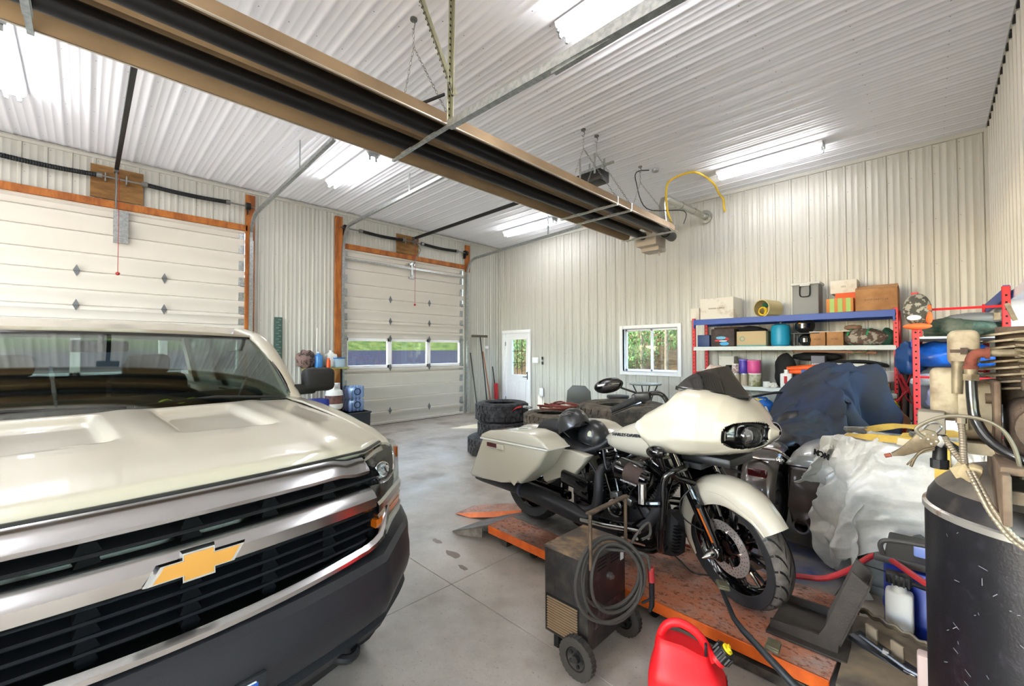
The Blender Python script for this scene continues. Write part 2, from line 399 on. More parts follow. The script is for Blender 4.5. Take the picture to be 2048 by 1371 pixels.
for z in (.3, 1.75):
    mb = MB(); mb.box((x0+.02, YB-.015, z), (.03, .02, .1)); mb.build('hinge', m_steel, d3)

# windows
def window(n, c0, c1, z0, z1, fn):
    """fn(u, d, z): d towards the room"""
    mb = MB()
    def bx(u0, u1, a0, a1, d0, d1):
        p, q = V(fn(u0, d0, a0)), V(fn(u1, d1, a1)); c = (p+q)/2; s_ = q-p; mb.box(c, [abs(k) for k in s_], bev=.002, seg=1)
    t = .075
    for u0, u1, a0, a1 in ((c0-t, c0, z0-t, z1+t), (c1, c1+t, z0-t, z1+t), (c0, c1, z0-t, z0), (c0, c1, z1, z1+t)): bx(u0, u1, a0, a1, -.01, .045)
    for u0, u1, a0, a1 in ((c0-.01, c0, z0, z1), (c1, c1+.01, z0, z1), (c0, c1, z0-.01, z0), (c0, c1, z1, z1+.01)): bx(u0, u1, a0, a1, -.12, .045)
    o = struct(mb.build('window_%d' % n, m_white)); um = c0+(c1-c0)*.51
    mb = MB(); k = .04
    for a, b, dd in ((c0, um+.02, -.10), (um-.02, c1, -.085)):
        for u0, u1, a0, a1 in ((a, a+k, z0, z1), (b-k, b, z0, z1), (a, b, z0, z0+k), (a, b, z1-k, z1)): bx(u0, u1, a0, a1, dd, dd+.03)
    mb.build('sash', m_white, o)
    for a, b, dd in ((c0, um, -.09), (um, c1, -.075)):
        mb = MB(); p, q = V(fn(a+k, dd, z0+k)), V(fn(b-k, dd+.005, z1-k)); mb.box((p+q)/2, [abs(v_) for v_ in (q-p)]); mb.build('window_pane', m_pane, o)
    return o
window(1, *W1, lambda u, d, z: (u, YB-d, z)); window(2, *W2, lambda u, d, z: (XR-d, u, z))

# ---------------------------------------------------------------- outdoors
m_grass = mat('grass_bank', '2c3519', .9, col2='4a4a27', vs=2.2, amt=(.35, .65), bump=1., bs=18, spec=0.)
m_leafl = mat('leaf_litter', '33281d', .95, col2='55422f', vs=8, amt=(.3, .7), bump=1., bs=25, spec=0.)
m_asph = mat('driveway_asphalt', '1f1d24', .9, col2='2b282e', vs=12, spec=0.)
m_gravel = mat('pale_gravel', 'b9a88f', .95, col2='998468', vs=20, spec=0.)
def gz(x, y): return max(0, (y-10.2))*.52+.15*nz((x, y, 0), .4) if y > 9 else -.06
mb = MB(); bx_ = lambda u, v: (-9.2-16.8*v)*(1-u)+18*u
mb.grid(lambda u, v: (bx_(u, v), 8.15+16*v, gz(bx_(u, v), 8.15+16*v)-.05), 60, 30); struct(mb.build('ground_bank', m_leafl))
mb = MB(); mb.grid(lambda u, v: (-40+31.5*u, -30+60*v, (lambda x_: .02+.128*max(0, x_-10.2)+.22*max(0, x_-22)-.12)(40-31.5*u)+.01*nz((u*20, v*20, 0))), 20, 20); struct(mb.build('ground_grass', m_grass))
mb = MB(); mb.prism([(-8.62, -.09), (-8.62, -.03), (-10, .05), (-22, 1.62), (-22, 1.5)], -22, 14, XZ); struct(mb.build('ground_driveway', m_asph))
mb = MB(); mb.box((10, 2, -.09), (18, 40, .06)); mb.box((-4, -13, -.09), (9.5, 13.5, .06)); struct(mb.build('ground_yard', m_gravel))
m_bark = mat('tree_bark', '4a3b2e', .9, bump=1., bs=20, col2='6b5a48', vs=12)
m_leaf = [mat('leaves_light', '526a1f', .7, col2='71782f', vs=3), mat('leaves_green', '365117', .7, col2='4b6423', vs=3), mat('leaves_deep', '284217', .7, col2='3c5621', vs=3)]
def leafcloud(mb, c, r, n, s=.06, sq=1.):
    for _ in range(n):
        d = V((random.gauss(0, 1), random.gauss(0, 1), random.gauss(0, 1))).normalized()*r*random.random()**.4; d.z *= sq
        p = V(c)+d; q = Euler((random.random()*6, random.random()*6, random.random()*6)).to_matrix(); k = s*random.uniform(.6, 1.3)
        mb.f([mb.v(p+q @ V(a)*k) for a in ((-1, 0, 0), (0, -.5, .1), (1, 0, 0), (0, .5, .1))])
for i, (x, y, r, h) in enumerate([(-6.25, 11.9, .05, 5), (-5.3, 11.5, .06, 5), (-5.2, 12.9, .09, 6), (-6.6, 14.6, .1, 6), (-4.3, 11.9, .05, 5), (-8.4, 15.6, .15, 7), (-3.6, 14.6, .12, 6), (-12.0, 13.4, .1, 6)]):
    t = thing('woodland_tree', ['slim leaning tree trunk on the bank outside the back window', 'tree trunk among leaves on the bank behind the building'][i > 4], 'tree', (x, y, gz(x, y)-.1), group='trees on the bank behind the building')
    mb = MB(); mb.tube(spline([(0, 0, 0), (.1*nz((x, y, 1)), .05, h*.3), (.3*nz((x, y, 2)), .1, h*.6), (.5*nz((x, y, 3)), .1, h)], 4), [r*(1-.6*j/12) for j in range(13)], 8)
    for j in range(4):
        a = random.random()*6; z = h*random.uniform(.3, .9); mb.tube([(0, 0, z), (.5*math.cos(a), .5*math.sin(a), z+.5), (1.1*math.cos(a), 1.1*math.sin(a), z+.7)], [r*.35, r*.2, .01], 5)
    mb.build('trunk', m_bark, t)
    mb = MB()
    for j in range(5): leafcloud(mb, (random.uniform(-.4, .4), random.uniform(-.4, .4), h*random.uniform(.5, 1)), .55, 150, .06)
    mb.build('foliage', m_leaf[i % 3], t)
for i, (x, y, r, n) in enumerate([(-7.6, 11.3, .8, 1500), (-6.9, 12.2, 1.0, 1500), (-8.2, 12.9, 1.1, 1400), (-6.0, 13.6, 1.0, 1000), (-4.3, 13.6, .9, 500), (-9.6, 11.9, .9, 900), (-11.4, 11.9, 1.1, 900), (-13.1, 13.3, 1.6, 1000), (-7.2, 14.6, 1.3, 900)]):
    mb = MB(); leafcloud(mb, (0, 0, r*.7), r, n, .055, .9)
    for j in range(6): a = j*1.1; mb.tube([(0, 0, -.1), (.5*r*math.cos(a), .5*r*math.sin(a), r)], [.012, .004], 4)
    o = mb.build('leafy_bush', [m_leaf[0], m_leaf[1], m_leaf[2]][i % 2 if i < 5 else 1], loc=(x, y, gz(x, y)))
    tag(o, ['sunlit leafy bush on the bank seen through the back window', 'leafy bush on the bank behind the building'][i > 4], 'bush', 'bushes on the bank behind the building')
for i, (x, y, r) in enumerate([(-30, 6, 1.6), (-31, 12, 1.9), (-32, 19, 1.9)]):
    mb = MB(); leafcloud(mb, (0, 0, r*.5), r, 900, .16, .8); mb.tube([(0, 0, -.3), (0, 0, r)], [.15, .05], 6)
    o = mb.build('hedge_shrub', m_leaf[i % 3], loc=(x, y, 1.4+.35*(-x-22))); tag(o, 'green shrub beyond the driveway outside the garage door window', 'shrub', 'shrubs beyond the driveway')
# ================================================================ OVERHEAD
m_tube = mat('lit_fluorescent_tube', 'fdfbfa', emis=LAMP)
def ceiling_light(x0, x1, y, label):
    t = thing('fluorescent_light', label, 'ceiling light', ((x0+x1)/2, y, H-.02), group='fluorescent ceiling lights'); L_ = x1-x0
    mb = MB(); mb.prism([(-.105, 0), (-.095, -.03), (-.055, -.055), (.055, -.055), (.095, -.03), (.105, 0)], -L_/2, L_/2, Matrix(((0, 0, 1, 0), (1, 0, 0, 0), (0, 1, 0, 0), (0, 0, 0, 1)))); mb.build('housing', m_white, t)
    for sx in (-1, 1):
        mb = MB(); mb.box((sx*L_/2, 0, -.035), (.02, .15, .06), bev=.003)
        for sy in (-1, 1): mb.box((sx*(L_/2-.012), sy*.045, -.088), (.02, .028, .06), bev=.004)
        mb.build('end_cap', m_galv, t)
    for sy in (-1, 1):
        mb = MB(); mb.cyl((-L_/2+.02, sy*.045, -.095), (L_/2-.02, sy*.045, -.095), .016, n=12); mb.build('tube', m_tube, t)
ceiling_light(-6.92, -5.50, 2.80, 'lit fluorescent strip light on the ceiling between the two garage doors')
ceiling_light(-7.02, -5.55, 6.87, 'lit fluorescent strip light on the ceiling over the far garage door corner')
ceiling_light(-2.33, -.99, 6.92, 'lit fluorescent strip light on the ceiling above the loaded red and blue shelving')
ceiling_light(-2.22, -.75, 2.86, 'lit fluorescent strip light at the top edge of the picture beside the steel track')
ceiling_light(-6.86, -5.42, -.57, 'lit fluorescent strip light at the far left edge over the truck')
for q_, (x0, y) in enumerate(((-2.2, -1.0), (-6.86, -2.6), (-4.4, -2.6), (-2.0, -2.6), (-6.86, -4.6), (-4.4, -4.6), (-2.0, -4.6))): ceiling_light(x0, x0+1.42, y, 'lit fluorescent strip light on the ceiling '+('just behind the camera side of the heater', 'added as fill beyond the truck, near the left wall', 'added as fill beyond the truck, near the heater', 'added as fill beyond the truck, near the right wall', 'added as fill nearest the added doorway, left', 'added as fill nearest the added doorway, middle', 'added as fill nearest the added doorway, right')[q_])  # unseen fixtures, all but the first added to brighten the room

# radiant tube heater
m_refl = mat('heater_reflector', 'a68d6c', .5, .5, col2='927b5e', vs=1.5)
m_hpipe = mat('heater_tube_black', '232326', .33, .5)
HX, HZ = -3.03, 3.30
ht = thing('radiant_tube_heater', 'long twin-tube radiant heater with tan reflector hung on chains', 'heater', (HX, 2.3, HZ))
mb = MB(); prof = [(-.41, -.005), (-.40, .0), (-.345, .12), (-.12, .165), (0, .055), (.12, .165), (.345, .12), (.40, 0), (.41, -.005)]
mb.grid(lambda u, v: (prof[round(v*8)][0], -3.9+7.7*u, prof[round(v*8)][1]), 4, 8, th=.004); mb.build('reflector', m_refl, ht, ang=10)
mb = MB()
for s in (-1, 1): mb.box((s*.408, -.05, -.004), (.016, 7.7, .006))
mb.build('reflector_lip', mat('pale_edge', 'c9bfae', .3, .7), ht)
for s in (-1, 1):
    mb = MB(); mb.cyl((s*.175, -4.0, .055), (s*.175, 3.95, .055), .062, n=24); mb.build('burner_tube', m_hpipe, ht)
mb = MB(); mb.tube(spline([(-.175, -4.0, .055), (-.15, -4.2, .055), (0, -4.3, .055), (.15, -4.2, .055), (.175, -4.0, .055)], 5), .062, 14); mb.build('return_bend', m_hpipe, ht)
for y in (-2.53, -.35, 2.10, 2.42, 3.68):
    mb = MB(); mb.box((0, y, -.018), (.84, .028, .02)); mb.cyl((-.43, y, -.02), (-.43, y, .05), .006, n=6); mb.cyl((.43, y, -.02), (.43, y, .07), .006, n=6)
    for s in (-1, 1): mb.box((s*.175, y, -.012), (.16, .04, .012))
    mb.build('cross_bracket', m_galv, ht)
mb = MB(); mb.box((-.13, 4.03, .01), (.34, .34, .22), bev=.01); mb.box((-.13, 4.12, -.13), (.3, .26, .07), bev=.01); mb.cyl((-.05, 4.15, -.16), (-.05, 4.15, -.22), .01, n=8); mb.build('burner_box', mat('burner_box_paint', 'b5ab9e', .5), ht)
mb = MB(); mb.cyl((.175, 3.9, .05), (.14, 4.2, .05), .075, n=20); mb.cyl((.14, 4.2, .05), (.14, 4.22, .05), .05, n=20); mb.build('draft_inducer', m_dark, ht)
m_vent = mat('vent_pipe_foil', 'b9bab4', .25, .9, bump=.3, bs=60)
mb = MB(); P = [(.11, 4.12, .06), (.05, 4.13, .16), (.02, 4.13, .56), (.025, 4.17, .65), (.04, 4.3, .70)]
mb.tube(P, .055, 16); P2 = [V((.04, 4.3, .70)), V((HX*0+.14, YB-2.3-.06, .68))]
mb.tube([P2[0], P2[1]], .055, 16)
for k in (.33, .66, .97): c = P2[0].lerp(P2[1], k); d = (P2[1]-P2[0]).normalized(); mb.cyl(c-d*.015, c+d*.015, .062, n=16)
mb.cyl(V(P2[1]), V(P2[1])+V((0, .05, 0)), .12, n=24); mb.build('exhaust_vent_pipe', m_vent, ht)
def chain(mb, a, b, w=.009):
    a, b = V(a), V(b); d = (b-a); n = max(2, int(d.length/.034)); d.normalize(); x, y = _frame(d)
    for i in range(n):
        c = a.lerp(b, (i+.5)/n); q = x if i % 2 else y; l = .021
        mb.tube([c+d*l*math.cos(t)+q*w*math.sin(t) for t in [k*PI/3 for k in range(6)]], .0022, 4, closed=True)
for y, hk in ((-.35, (-.02, -.39)), (2.10, (-.05, 2.09)), (2.42, (-.02, 2.34)), (3.68, (-.07, 3.59)), (-2.53, (0, -2.5))):
    mb = MB(); hx, hy = hk; top = H-HZ
    mb.cyl((hx, hy, top), (hx, hy, top-.02), .03, n=10); mb.tube([(hx, hy, top-.02), (hx+.02, hy, top-.06), (hx, hy, top-.1), (hx-.02, hy, top-.08)], .006, 6)
    chain(mb, (hx, hy, top-.09), (hx, hy, top-.25))
    for s in (-1, 1): chain(mb, (hx, hy, top-.25), (s*.42, y, .05))
    mb.build('hanging_chain', m_steel, ht)
# yellow gas hose
mb = MB(); mb.tube(spline([(-2.72, 6.1, 3.46), (-2.86, 6.28, 3.72), (-2.92, 6.38, 4.05), (-2.9, 6.48, 4.24), (-2.66, 6.55, 4.31), (-2.53, 6.7, 4.31), (-2.5, 7.2, 4.29), (-2.58, 7.7, 4.27), (-2.57, 7.88, 4.22), (-2.56, 7.88, 4.05), (-2.54, 7.9, 4.0)], 8), .016, 10)
tag(mb.build('gas_hose', mat('yellow_hose', 'e3bd2e', .5)), 'yellow gas hose looping from the heater along the ceiling to the wall', 'hose')
mb = MB(); mb.lathe([(.055, 0), (.05, -.035), (.02, -.05)], 20); o = mb.build('ceiling_sensor', m_galv, loc=(-2.98, 6.14, H-.01)); tag(o, 'small round grey sensor on the ceiling near the yellow hose', 'sensor')
mb = MB(); mb.tube(spline([(-3.05, 6.08, H-.02), (-3.2, 5.98, H-.03), (-3.2, 5.95, H-.2), (-3.1, 6.1, 3.75), (-2.7, 6.5, 3.72), (-2.68, 6.45, 3.5)], 6), .007, 6); tag(mb.build('power_cable', m_dark), 'thin dark cable dropping from the ceiling sensor to the heater burner', 'cable')

# tracks
def rail(mb, pts, w=.05, t=.022):
    """C-shaped track swept along pts (each point a pair of section axes from the path)"""
    P = [V(p) for p in pts]; rings = []
    for i, p in enumerate(P):
        d = (P[min(i+1, len(P)-1)]-P[max(i-1, 0)]).normalized(); n = V((0, 1, 0)); u = n.cross(d)
        rings.append([p+n*a+u*b for a, b in ((-t, -w/2), (t, -w/2), (t, -w/2+.006), (-t+.006, -w/2+.006), (-t+.006, w/2-.006), (t, w/2-.006), (t, w/2), (-t, w/2))])
    mb.loft(rings)
def door_tracks(y, zr, xe, ze, label, flip=1):
    t = thing('door_track', label, 'door track', (XL+.1, y, 0), group='garage door tracks')
    mb = MB(); mb.T = Matrix.Identity(4)
    c = [(.0, 0, .05), (.0, 0, 3.45)]+[(.0+.34*(1-math.cos(a)), 0, 3.45+(zr-3.45)*math.sin(a)) for a in [PI/2*k/8 for k in range(1, 9)]]+[(xe-XL-.1, 0, ze)]
    rail(mb, c); mb.build('rail', m_galv, t)
    mb = MB(); mb.box((-.03, flip*.03, 1.75), (.07, .02, 3.4)); mb.build('angle_iron', m_galv, t)
    mb = MB(); mb.box((xe-XL-.2, 0, (ze+H)/2), (.035, .005, H-ze)); mb.box((xe-XL-1.2, 0, (ze+H)/2), (.035, .005, H-ze)); mb.build('hanger', m_galv, t)
door_tracks(1.97, 3.86, -4.8, 3.98, 'galvanized overhead track on the right side of the large garage door')
door_tracks(-1.29, 3.86, -4.8, 3.98, 'galvanized overhead track on the left side of the large garage door')
door_tracks(3.56, 4.0, -4.7, 4.05, 'galvanized overhead track on the left side of the garage door with windows')
door_tracks(6.71, 3.84, -4.5, 3.97, 'galvanized overhead track on the right side of the garage door with windows')
t = thing('door_track', 'heavy galvanized track of the door beside the camera, crossing the top of the picture', 'door track', (-2.58, 1.93, 3.27))
mb = MB(); rail(mb, [(0, 0, 0), (3.0, 0, -.1)], .055, .025); mb.box((1.95, .0, -.03), (1.9, .006, .09)); mb.box((1.95, .02, -.06), (1.9, .05, .006)); mb.build('rail', m_galv, t)
m_perf = mat('perforated_angle', 'a5a48c', .45, .7)
for q in ((.0, .03, H-3.27), (-.22, -.15, H-3.27)):
    mb = MB(); a = V((0, .01, .02)) if q[0] == 0 else V((.02, .02, .22)); b = V(q)
    d = (b-a).normalized(); x, y = _frame(d)
    for ax in (x, y):
        rings = [[p+ax*s1+(y if ax is x else x)*s2 for s1, s2 in ((0, 0), (.035, 0), (.035, .003), (0, .003))] for p in (a, b)]
        mb.loft(rings)
    k = 0
    mb.mi = 1
    while k < (b-a).length-.05:
        p = a+d*k+x*.018; mb.box(p, (.012, .012, .014)); k += .05
    mb.build('perforated_hanger', [m_perf, m_dark], t)
mb = MB(); mb.box((-.15, -.08, .22), (.3, .012, .02), rot=(0, 0, .25)); mb.build('safety_cable_bracket', m_dark, t)

# torsion springs, shafts, plywood pads
def springs(y0, y1, yc, z, label):
    t = thing('torsion_spring_shaft', label, 'door springs', (XL+.12, yc, z), group='torsion spring shafts')
    mb = MB(); mb.cyl((0, y0-yc-.12, 0), (0, y1-yc+.12, 0), .012, n=10); mb.build('shaft', m_steel, t)
    for a, b in ((y0-yc+.3, -.22), (.26, y1-yc-.27)):
        mb = MB(); n = int((b-a)/.012); pts = []; rr = []
        sag = lambda u: -.02*math.sin(PI*u)
        prof = [(a+(b-a)*i/n) for i in range(n+1)]
        mb.tube([(0, y_, sag(i/n)) for i, y_ in enumerate(prof)], [.034 if i % 2 else .030 for i in range(n+1)], 12); mb.build('spring', m_dark, t, ang=20)
        for e in (a, b):
            mb = MB(); mb.cyl((0, e-.03, 0), (0, e+.03, 0), .04, n=14); mb.build('winding_cone', m_steel, t)
    for e in (y0-yc-.02, y1-yc+.02):
        mb = MB(); mb.cyl((0, e-.03, 0), (0, e+.03, 0), .06, n=18); mb.box((-.06, e*1.0, -.03), (.1, .01, .2)); mb.build('cable_drum', m_dark, t)
    mb = MB(); mb.box((-.03, .06, 0), (.1, .012, .12)); mb.box((-.05, -.16, 0), (.08, .012, .12)); mb.build('centre_bracket', m_galv, t)
springs(*D1[:2], .33, 4.02, 'black torsion springs and shaft above the large left garage door')
springs(*D2[:2], 5.12, 4.0, 'black torsion springs and shaft above the garage door with windows')
mb = MB(); mb.box((XL+.035, .30, 3.96), (.02, .56, .46)); tag(mb.build('plywood_pad', m_ply), 'brown plywood pad above the large garage door behind its opener rail', 'board')
mb = MB(); mb.box((XL+.035, 5.05, 3.93), (.02, .56, .42)); tag(mb.build('plywood_pad', m_ply), 'brown plywood pad above the garage door with windows', 'board')
def opener(y, z, xm, label, arm):
    t = thing('door_opener', label, 'door opener', (XL+.1, y, z))
    mb = MB(); mb.box(((xm-XL-.1)/2+.05, 0, 0), (xm-XL-.1, .045, .05)); mb.build('rail', m_dark, t)
    mb = MB(); x = xm-XL-.1; mb.box((x+.18, 0, -.04), (.42, .24, .16), bev=.02); mb.build('motor_unit', m_black, t)
    mb = MB()
    for dx in (.05, .3):
        mb.box((x+dx, .12, (H-z)/2-.02), (.03, .004, H-z)); mb.box((x+dx, -.12, (H-z)/2-.02), (.03, .004, H-z))
    mb.box((x+.18, .12, (H-z)-.12), (.55, .03, .03)); mb.build('hanger_strap', m_galv, t)
    mb = MB(); mb.tube([(.15, 0, -.03), (.35, 0, -.3), (.05, 0, -.6)] if arm else [(.12, 0, -.03), (.1, 0, -.55)], .012, 6); mb.box((.1, 0, -.02), (.1, .05, .06)); mb.build('door_arm', m_steel, t)
    mb = MB(); mb.tube([(.1, .03, -.03), (.08, .03, -1.45)], .004, 5); mb.ell((.08, .03, -1.47), (.025, .025, .025), n=8, m=6); mb.build('release_cord', mat('red_cord', 'a03028', .7), t)
opener(.28, 4.13, -3.9, 'dark opener rail running along the ceiling to the large garage door', False)
opener(5.12, 4.06, -3.62, 'dark opener rail and motor of the garage door with windows', True)
# small wall fittings
mb = MB(); mb.box((XL+.03, 2.43, 1.68), (.02, .13, .98), bev=.004); o = mb.build('wall_thermometer', mat('green_board', '3c5550', .5)); tag(o, 'tall dark green measuring board on the wall between the garage doors', 'board')
mb = MB()
for k in range(18): mb.box((XL+.042, 2.43+(.02 if k % 2 else -.015), 1.28+k*.05), (.003, .05, .012))
mb.build('scale_mark', mat('pale_mark', '6f8a80', .6), o)
mb = MB(); mb.box((-7.02, YB-.03, 1.33), (.2, .04, .14), bev=.01); mb.box((-6.98, YB-.055, 1.33), (.1, .01, .08)); tag(mb.build('thermostat', m_white), 'white thermostat on the back wall beside the door', 'thermostat')
for z in (1.26, 1.38):
    mb = MB(); mb.box((-6.80, YB-.03, z), (.04, .02, .07), bev=.004); tag(mb.build('light_switch', m_dark), 'small dark switch on the back wall, %s one of two' % ('lower' if z < 1.3 else 'upper'), 'switch')
mb = MB(); mb.box((-6.83, YB-.03, .55), (.12, .03, .2), bev=.008); mb.box((-6.83, YB-.047, .55), (.05, .006, .1)); tag(mb.build('wall_outlet', m_white), 'white outlet cover low on the back wall right of the door', 'outlet')
mb = MB(); mb.cyl((XL, 7.42, 1.66), (XL+.06, 7.42, 1.66), .04, n=14); tag(mb.build('wall_hook', m_white), 'small white hook on the left wall near the corner', 'hook')
# ================================================================ PICKUP TRUCK
m_cream = mat('cream_paint', 'b2ac9d', .3, coat=.7, spec=.4)
m_tchrome = mat('brushed_chrome', 'b6b7b8', .16, 1.)
m_gloss = mat('gloss_black', '0c0c0d', .18, coat=.6)
m_trim = mat('textured_black', '1b1b1d', .62, bump=.25, bs=250)
m_bump = mat('bumper_grey', '2e2e31', .38, .45, bump=.1, bs=300)
m_amber = mat('amber_lens', 'b3560c', .12, coat=1.)
m_lens = glass('lamp_lens', 'eef0f2', .05, k=.45)
m_wind = glass('windshield_glass', 'dde6e2', .09, k=.5)
m_seat = mat('dark_fabric', '18191b', .9)
TX, TY = -1.42, .22
tr = thing('pickup_truck', 'cream white pickup truck with chrome grille parked nose-out in front of the large garage door', 'truck', (TX, TY, 0), R(4.5))
def ss(a, b, x): t = max(0, min(1, (x-a)/(b-a))); return t*t*(3-2*t)
def interp(tab, x):
    if x <= tab[0][0]: return tab[0][1]
    for (a, A), (b, B) in zip(tab, tab[1:]):
        if x <= b: t = (x-a)/(b-a); return A+(B-A)*t
    return tab[-1][1]
def sw(y): a = abs(y); return -.22*min(a, .56)**2-.25*max(0, min(a, .62)-.56)-.92*max(0, a-.62)-4*max(0, a-.86)**2
def zd(y): return -.03*y*y
# hood
zc = [(-1.34, 1.272), (-1.28, 1.268), (-.9, 1.25), (-.5, 1.226), (-.25, 1.197), (-.13, 1.176), (-.10, 1.160)]
def hood(u, v):
    y = (2*v-1)*.79; a = abs(y); xf = -.125+sw(y)*.95; xb = -1.24-.24*(a/.79)**2; x = xf+(xb-xf)*u; t = (x+.095)-sw(y)*.97*(1-u)
    z = interp(zc, -.095+(x-xf)/(xb-xf)*(-1.2))
    z -= (.045*(1-u)+.022*u)*(a/.79)**2.4 + .012*ss(.44, .50, a)*(1-ss(.60, .72, a))*(1-ss(0, .12, u))
    z -= .028*(1-ss(0, .035, u))
    z -= .030*ss(.42, .46, u+.10*(a-.25))*(1-ss(.92, .98, u))*ss(.08, .125, a)*(1-ss(.40, .46, a))
    z += .010*math.exp(-((a-.56)/.045)**2)*ss(.0, .1, u)*(1-.6*u) + .006*math.exp(-(a/.06)**2)*ss(.3, .5, u)
    return (x, y, z)
mb = MB(); mb.grid(hood, 70, 110, th=.01); mb.build('hood', m_cream, tr, ang=50)
mb = MB(); c = V(hood(.62, .5-.19/1.58)); mb.ell(c+V((0, 0, .002)), (.018, .026, .003), (0, 0, .5), 10, 6); mb.build('rust_chip', mat('rust_chip', '54422a', .9), tr)
# swept front bars
def bar(prof, y0, y1, n=36, kz=1., nm='x', m=None, parent=tr, bow=1., zf=None, xf=None):
    mb = MB(); rings = []
    for i in range(n+1):
        y = y0+(y1-y0)*i/n
        rings.append([(sw(y)*bow+dx+(xf(y) if xf else 0), y, z+zd(y)*kz+(zf(y) if zf else 0)) for dx, z in prof])
    mb.loft(rings); return mb.build(nm, m, parent, ang=28) if nm else mb
kink = lambda y: .014*ss(.60, .40, abs(y)) if False else -.012*ss(.44, .52, abs(y))
bar([(-.17, 1.146), (-.12, 1.150), (-.085, 1.148), (-.05, 1.128), (-.03, 1.108), (-.034, 1.096), (-.06, 1.084), (-.14, 1.084)], -.58, .58, nm='upper_chrome_bar', m=m_tchrome, zf=kink)
bar([(-.10, 1.032), (-.06, 1.036), (-.01, 1.014), (.008, .996), (.006, .962), (-.02, .940), (-.10, .938)], -.59, .59, nm='middle_chrome_bar', m=m_tchrome)
gb = bar([(-.16, 1.10), (-.15, 1.10), (-.15, .76), (-.16, .76)], -.66, .66, nm='grille_insert', m=m_gloss)
m_slat = mat('grille_slats', '121216', .5, spec=.3)
for z in (1.058, .898, .862, .825, .79):
    bar([(-.13, z+.012), (-.045, z+.004), (-.04, z-.001), (-.045, z-.006), (-.13, z-.004)], -.65, .65, nm='slat', m=m_slat, parent=gb)
for k in range(-3, 4):
    y = k*.205
    for za, zb in ((1.026, 1.092), (.785, .935)):
        mb = MB(); n = 2 if za > 1 else 4; h = (zb-za)/n
        for j in range(n):
            z0 = za+j*h; x = sw(y)+0
            mb.loft([[(x-.05, y-.028, z0+zd(y)), (x-.05, y+.028, z0+zd(y)), (x-.13, y+.028, z0+zd(y)), (x-.13, y-.028, z0+zd(y))],
                     [(x-.06, y-.012, z0+h+zd(y)), (x-.06, y+.012, z0+h+zd(y)), (x-.13, y+.012, z0+h+zd(y)), (x-.13, y-.012, z0+h+zd(y))]])
        mb.build('grille_bracket', mat('grille_bracket_black', '08080a', .8, spec=.1), gb, ang=10)
# lower chrome surround
P = [(-.11, -.70, .90)]+[(0, 0, 0)]*0
path = [(-.015+sw(y)*1.0, y, .776+.05*y*y) for y in [(-.56+1.12*i/24) for i in range(25)]]
pl = [(sw(.70)-.03, -.705, .885), (sw(.655)-.02, -.665, .85), (sw(.61)-.018, -.625, .812)]; pr = [(a, -b, c) for a, b, c in reversed(pl)]
path = spline(pl+path+pr, 2)
mb = MB(); rings = []
for i, p in enumerate(path):
    d = (path[min(i+1, len(path)-1)]-path[max(i-1, 0)]).normalized(); n1 = V((1, 0, 0)); n1 = (n1-d*n1.dot(d)).normalized(); n2 = d.cross(n1)
    rings.append([p+n1*a+n2*b for a, b in ((-.10, -.022), (.0, -.022), (.018, -.010), (.018, .004), (-.02, .024), (-.10, .03))])
mb.loft(rings); mb.build('lower_chrome_surround', m_tchrome, tr, ang=30)
bar([(-.16, 1.149), (-.115, 1.156), (-.112, 1.149), (-.16, 1.142)], -.78, .78, nm='hood_gap_shade', m=m_black)  # shade of the gap under the hood lip, drawn as a black strip
# emblem
bow = [(-.155, -.029), (-.118, .029), (-.052, .029), (-.052, .053), (.052, .053), (.052, .029), (.155, .029), (.118, -.029), (.052, -.029), (.052, -.053), (-.052, -.053), (-.052, -.029)]
E_ = basis((.006, 0, .984), (0, 1, 0), (-.12, 0, 1))
bow = [(a*.74, b*.80) for a, b in bow]
em = MB(); em.loft([[E_ @ V((a, b, 0)) for a, b in bow], [E_ @ V((a*.93, b*.86, .016)) for a, b in bow]]); em = em.build('badge', m_tchrome, tr, ang=10)
mb = MB(); mb.prism([(a*.84-.000, b*.74) for a, b in bow], .0165, .0185, E_); mb.build('gold_inlay', mat('gold_inlay', 'b67a22', .4, .1), em, ang=10)
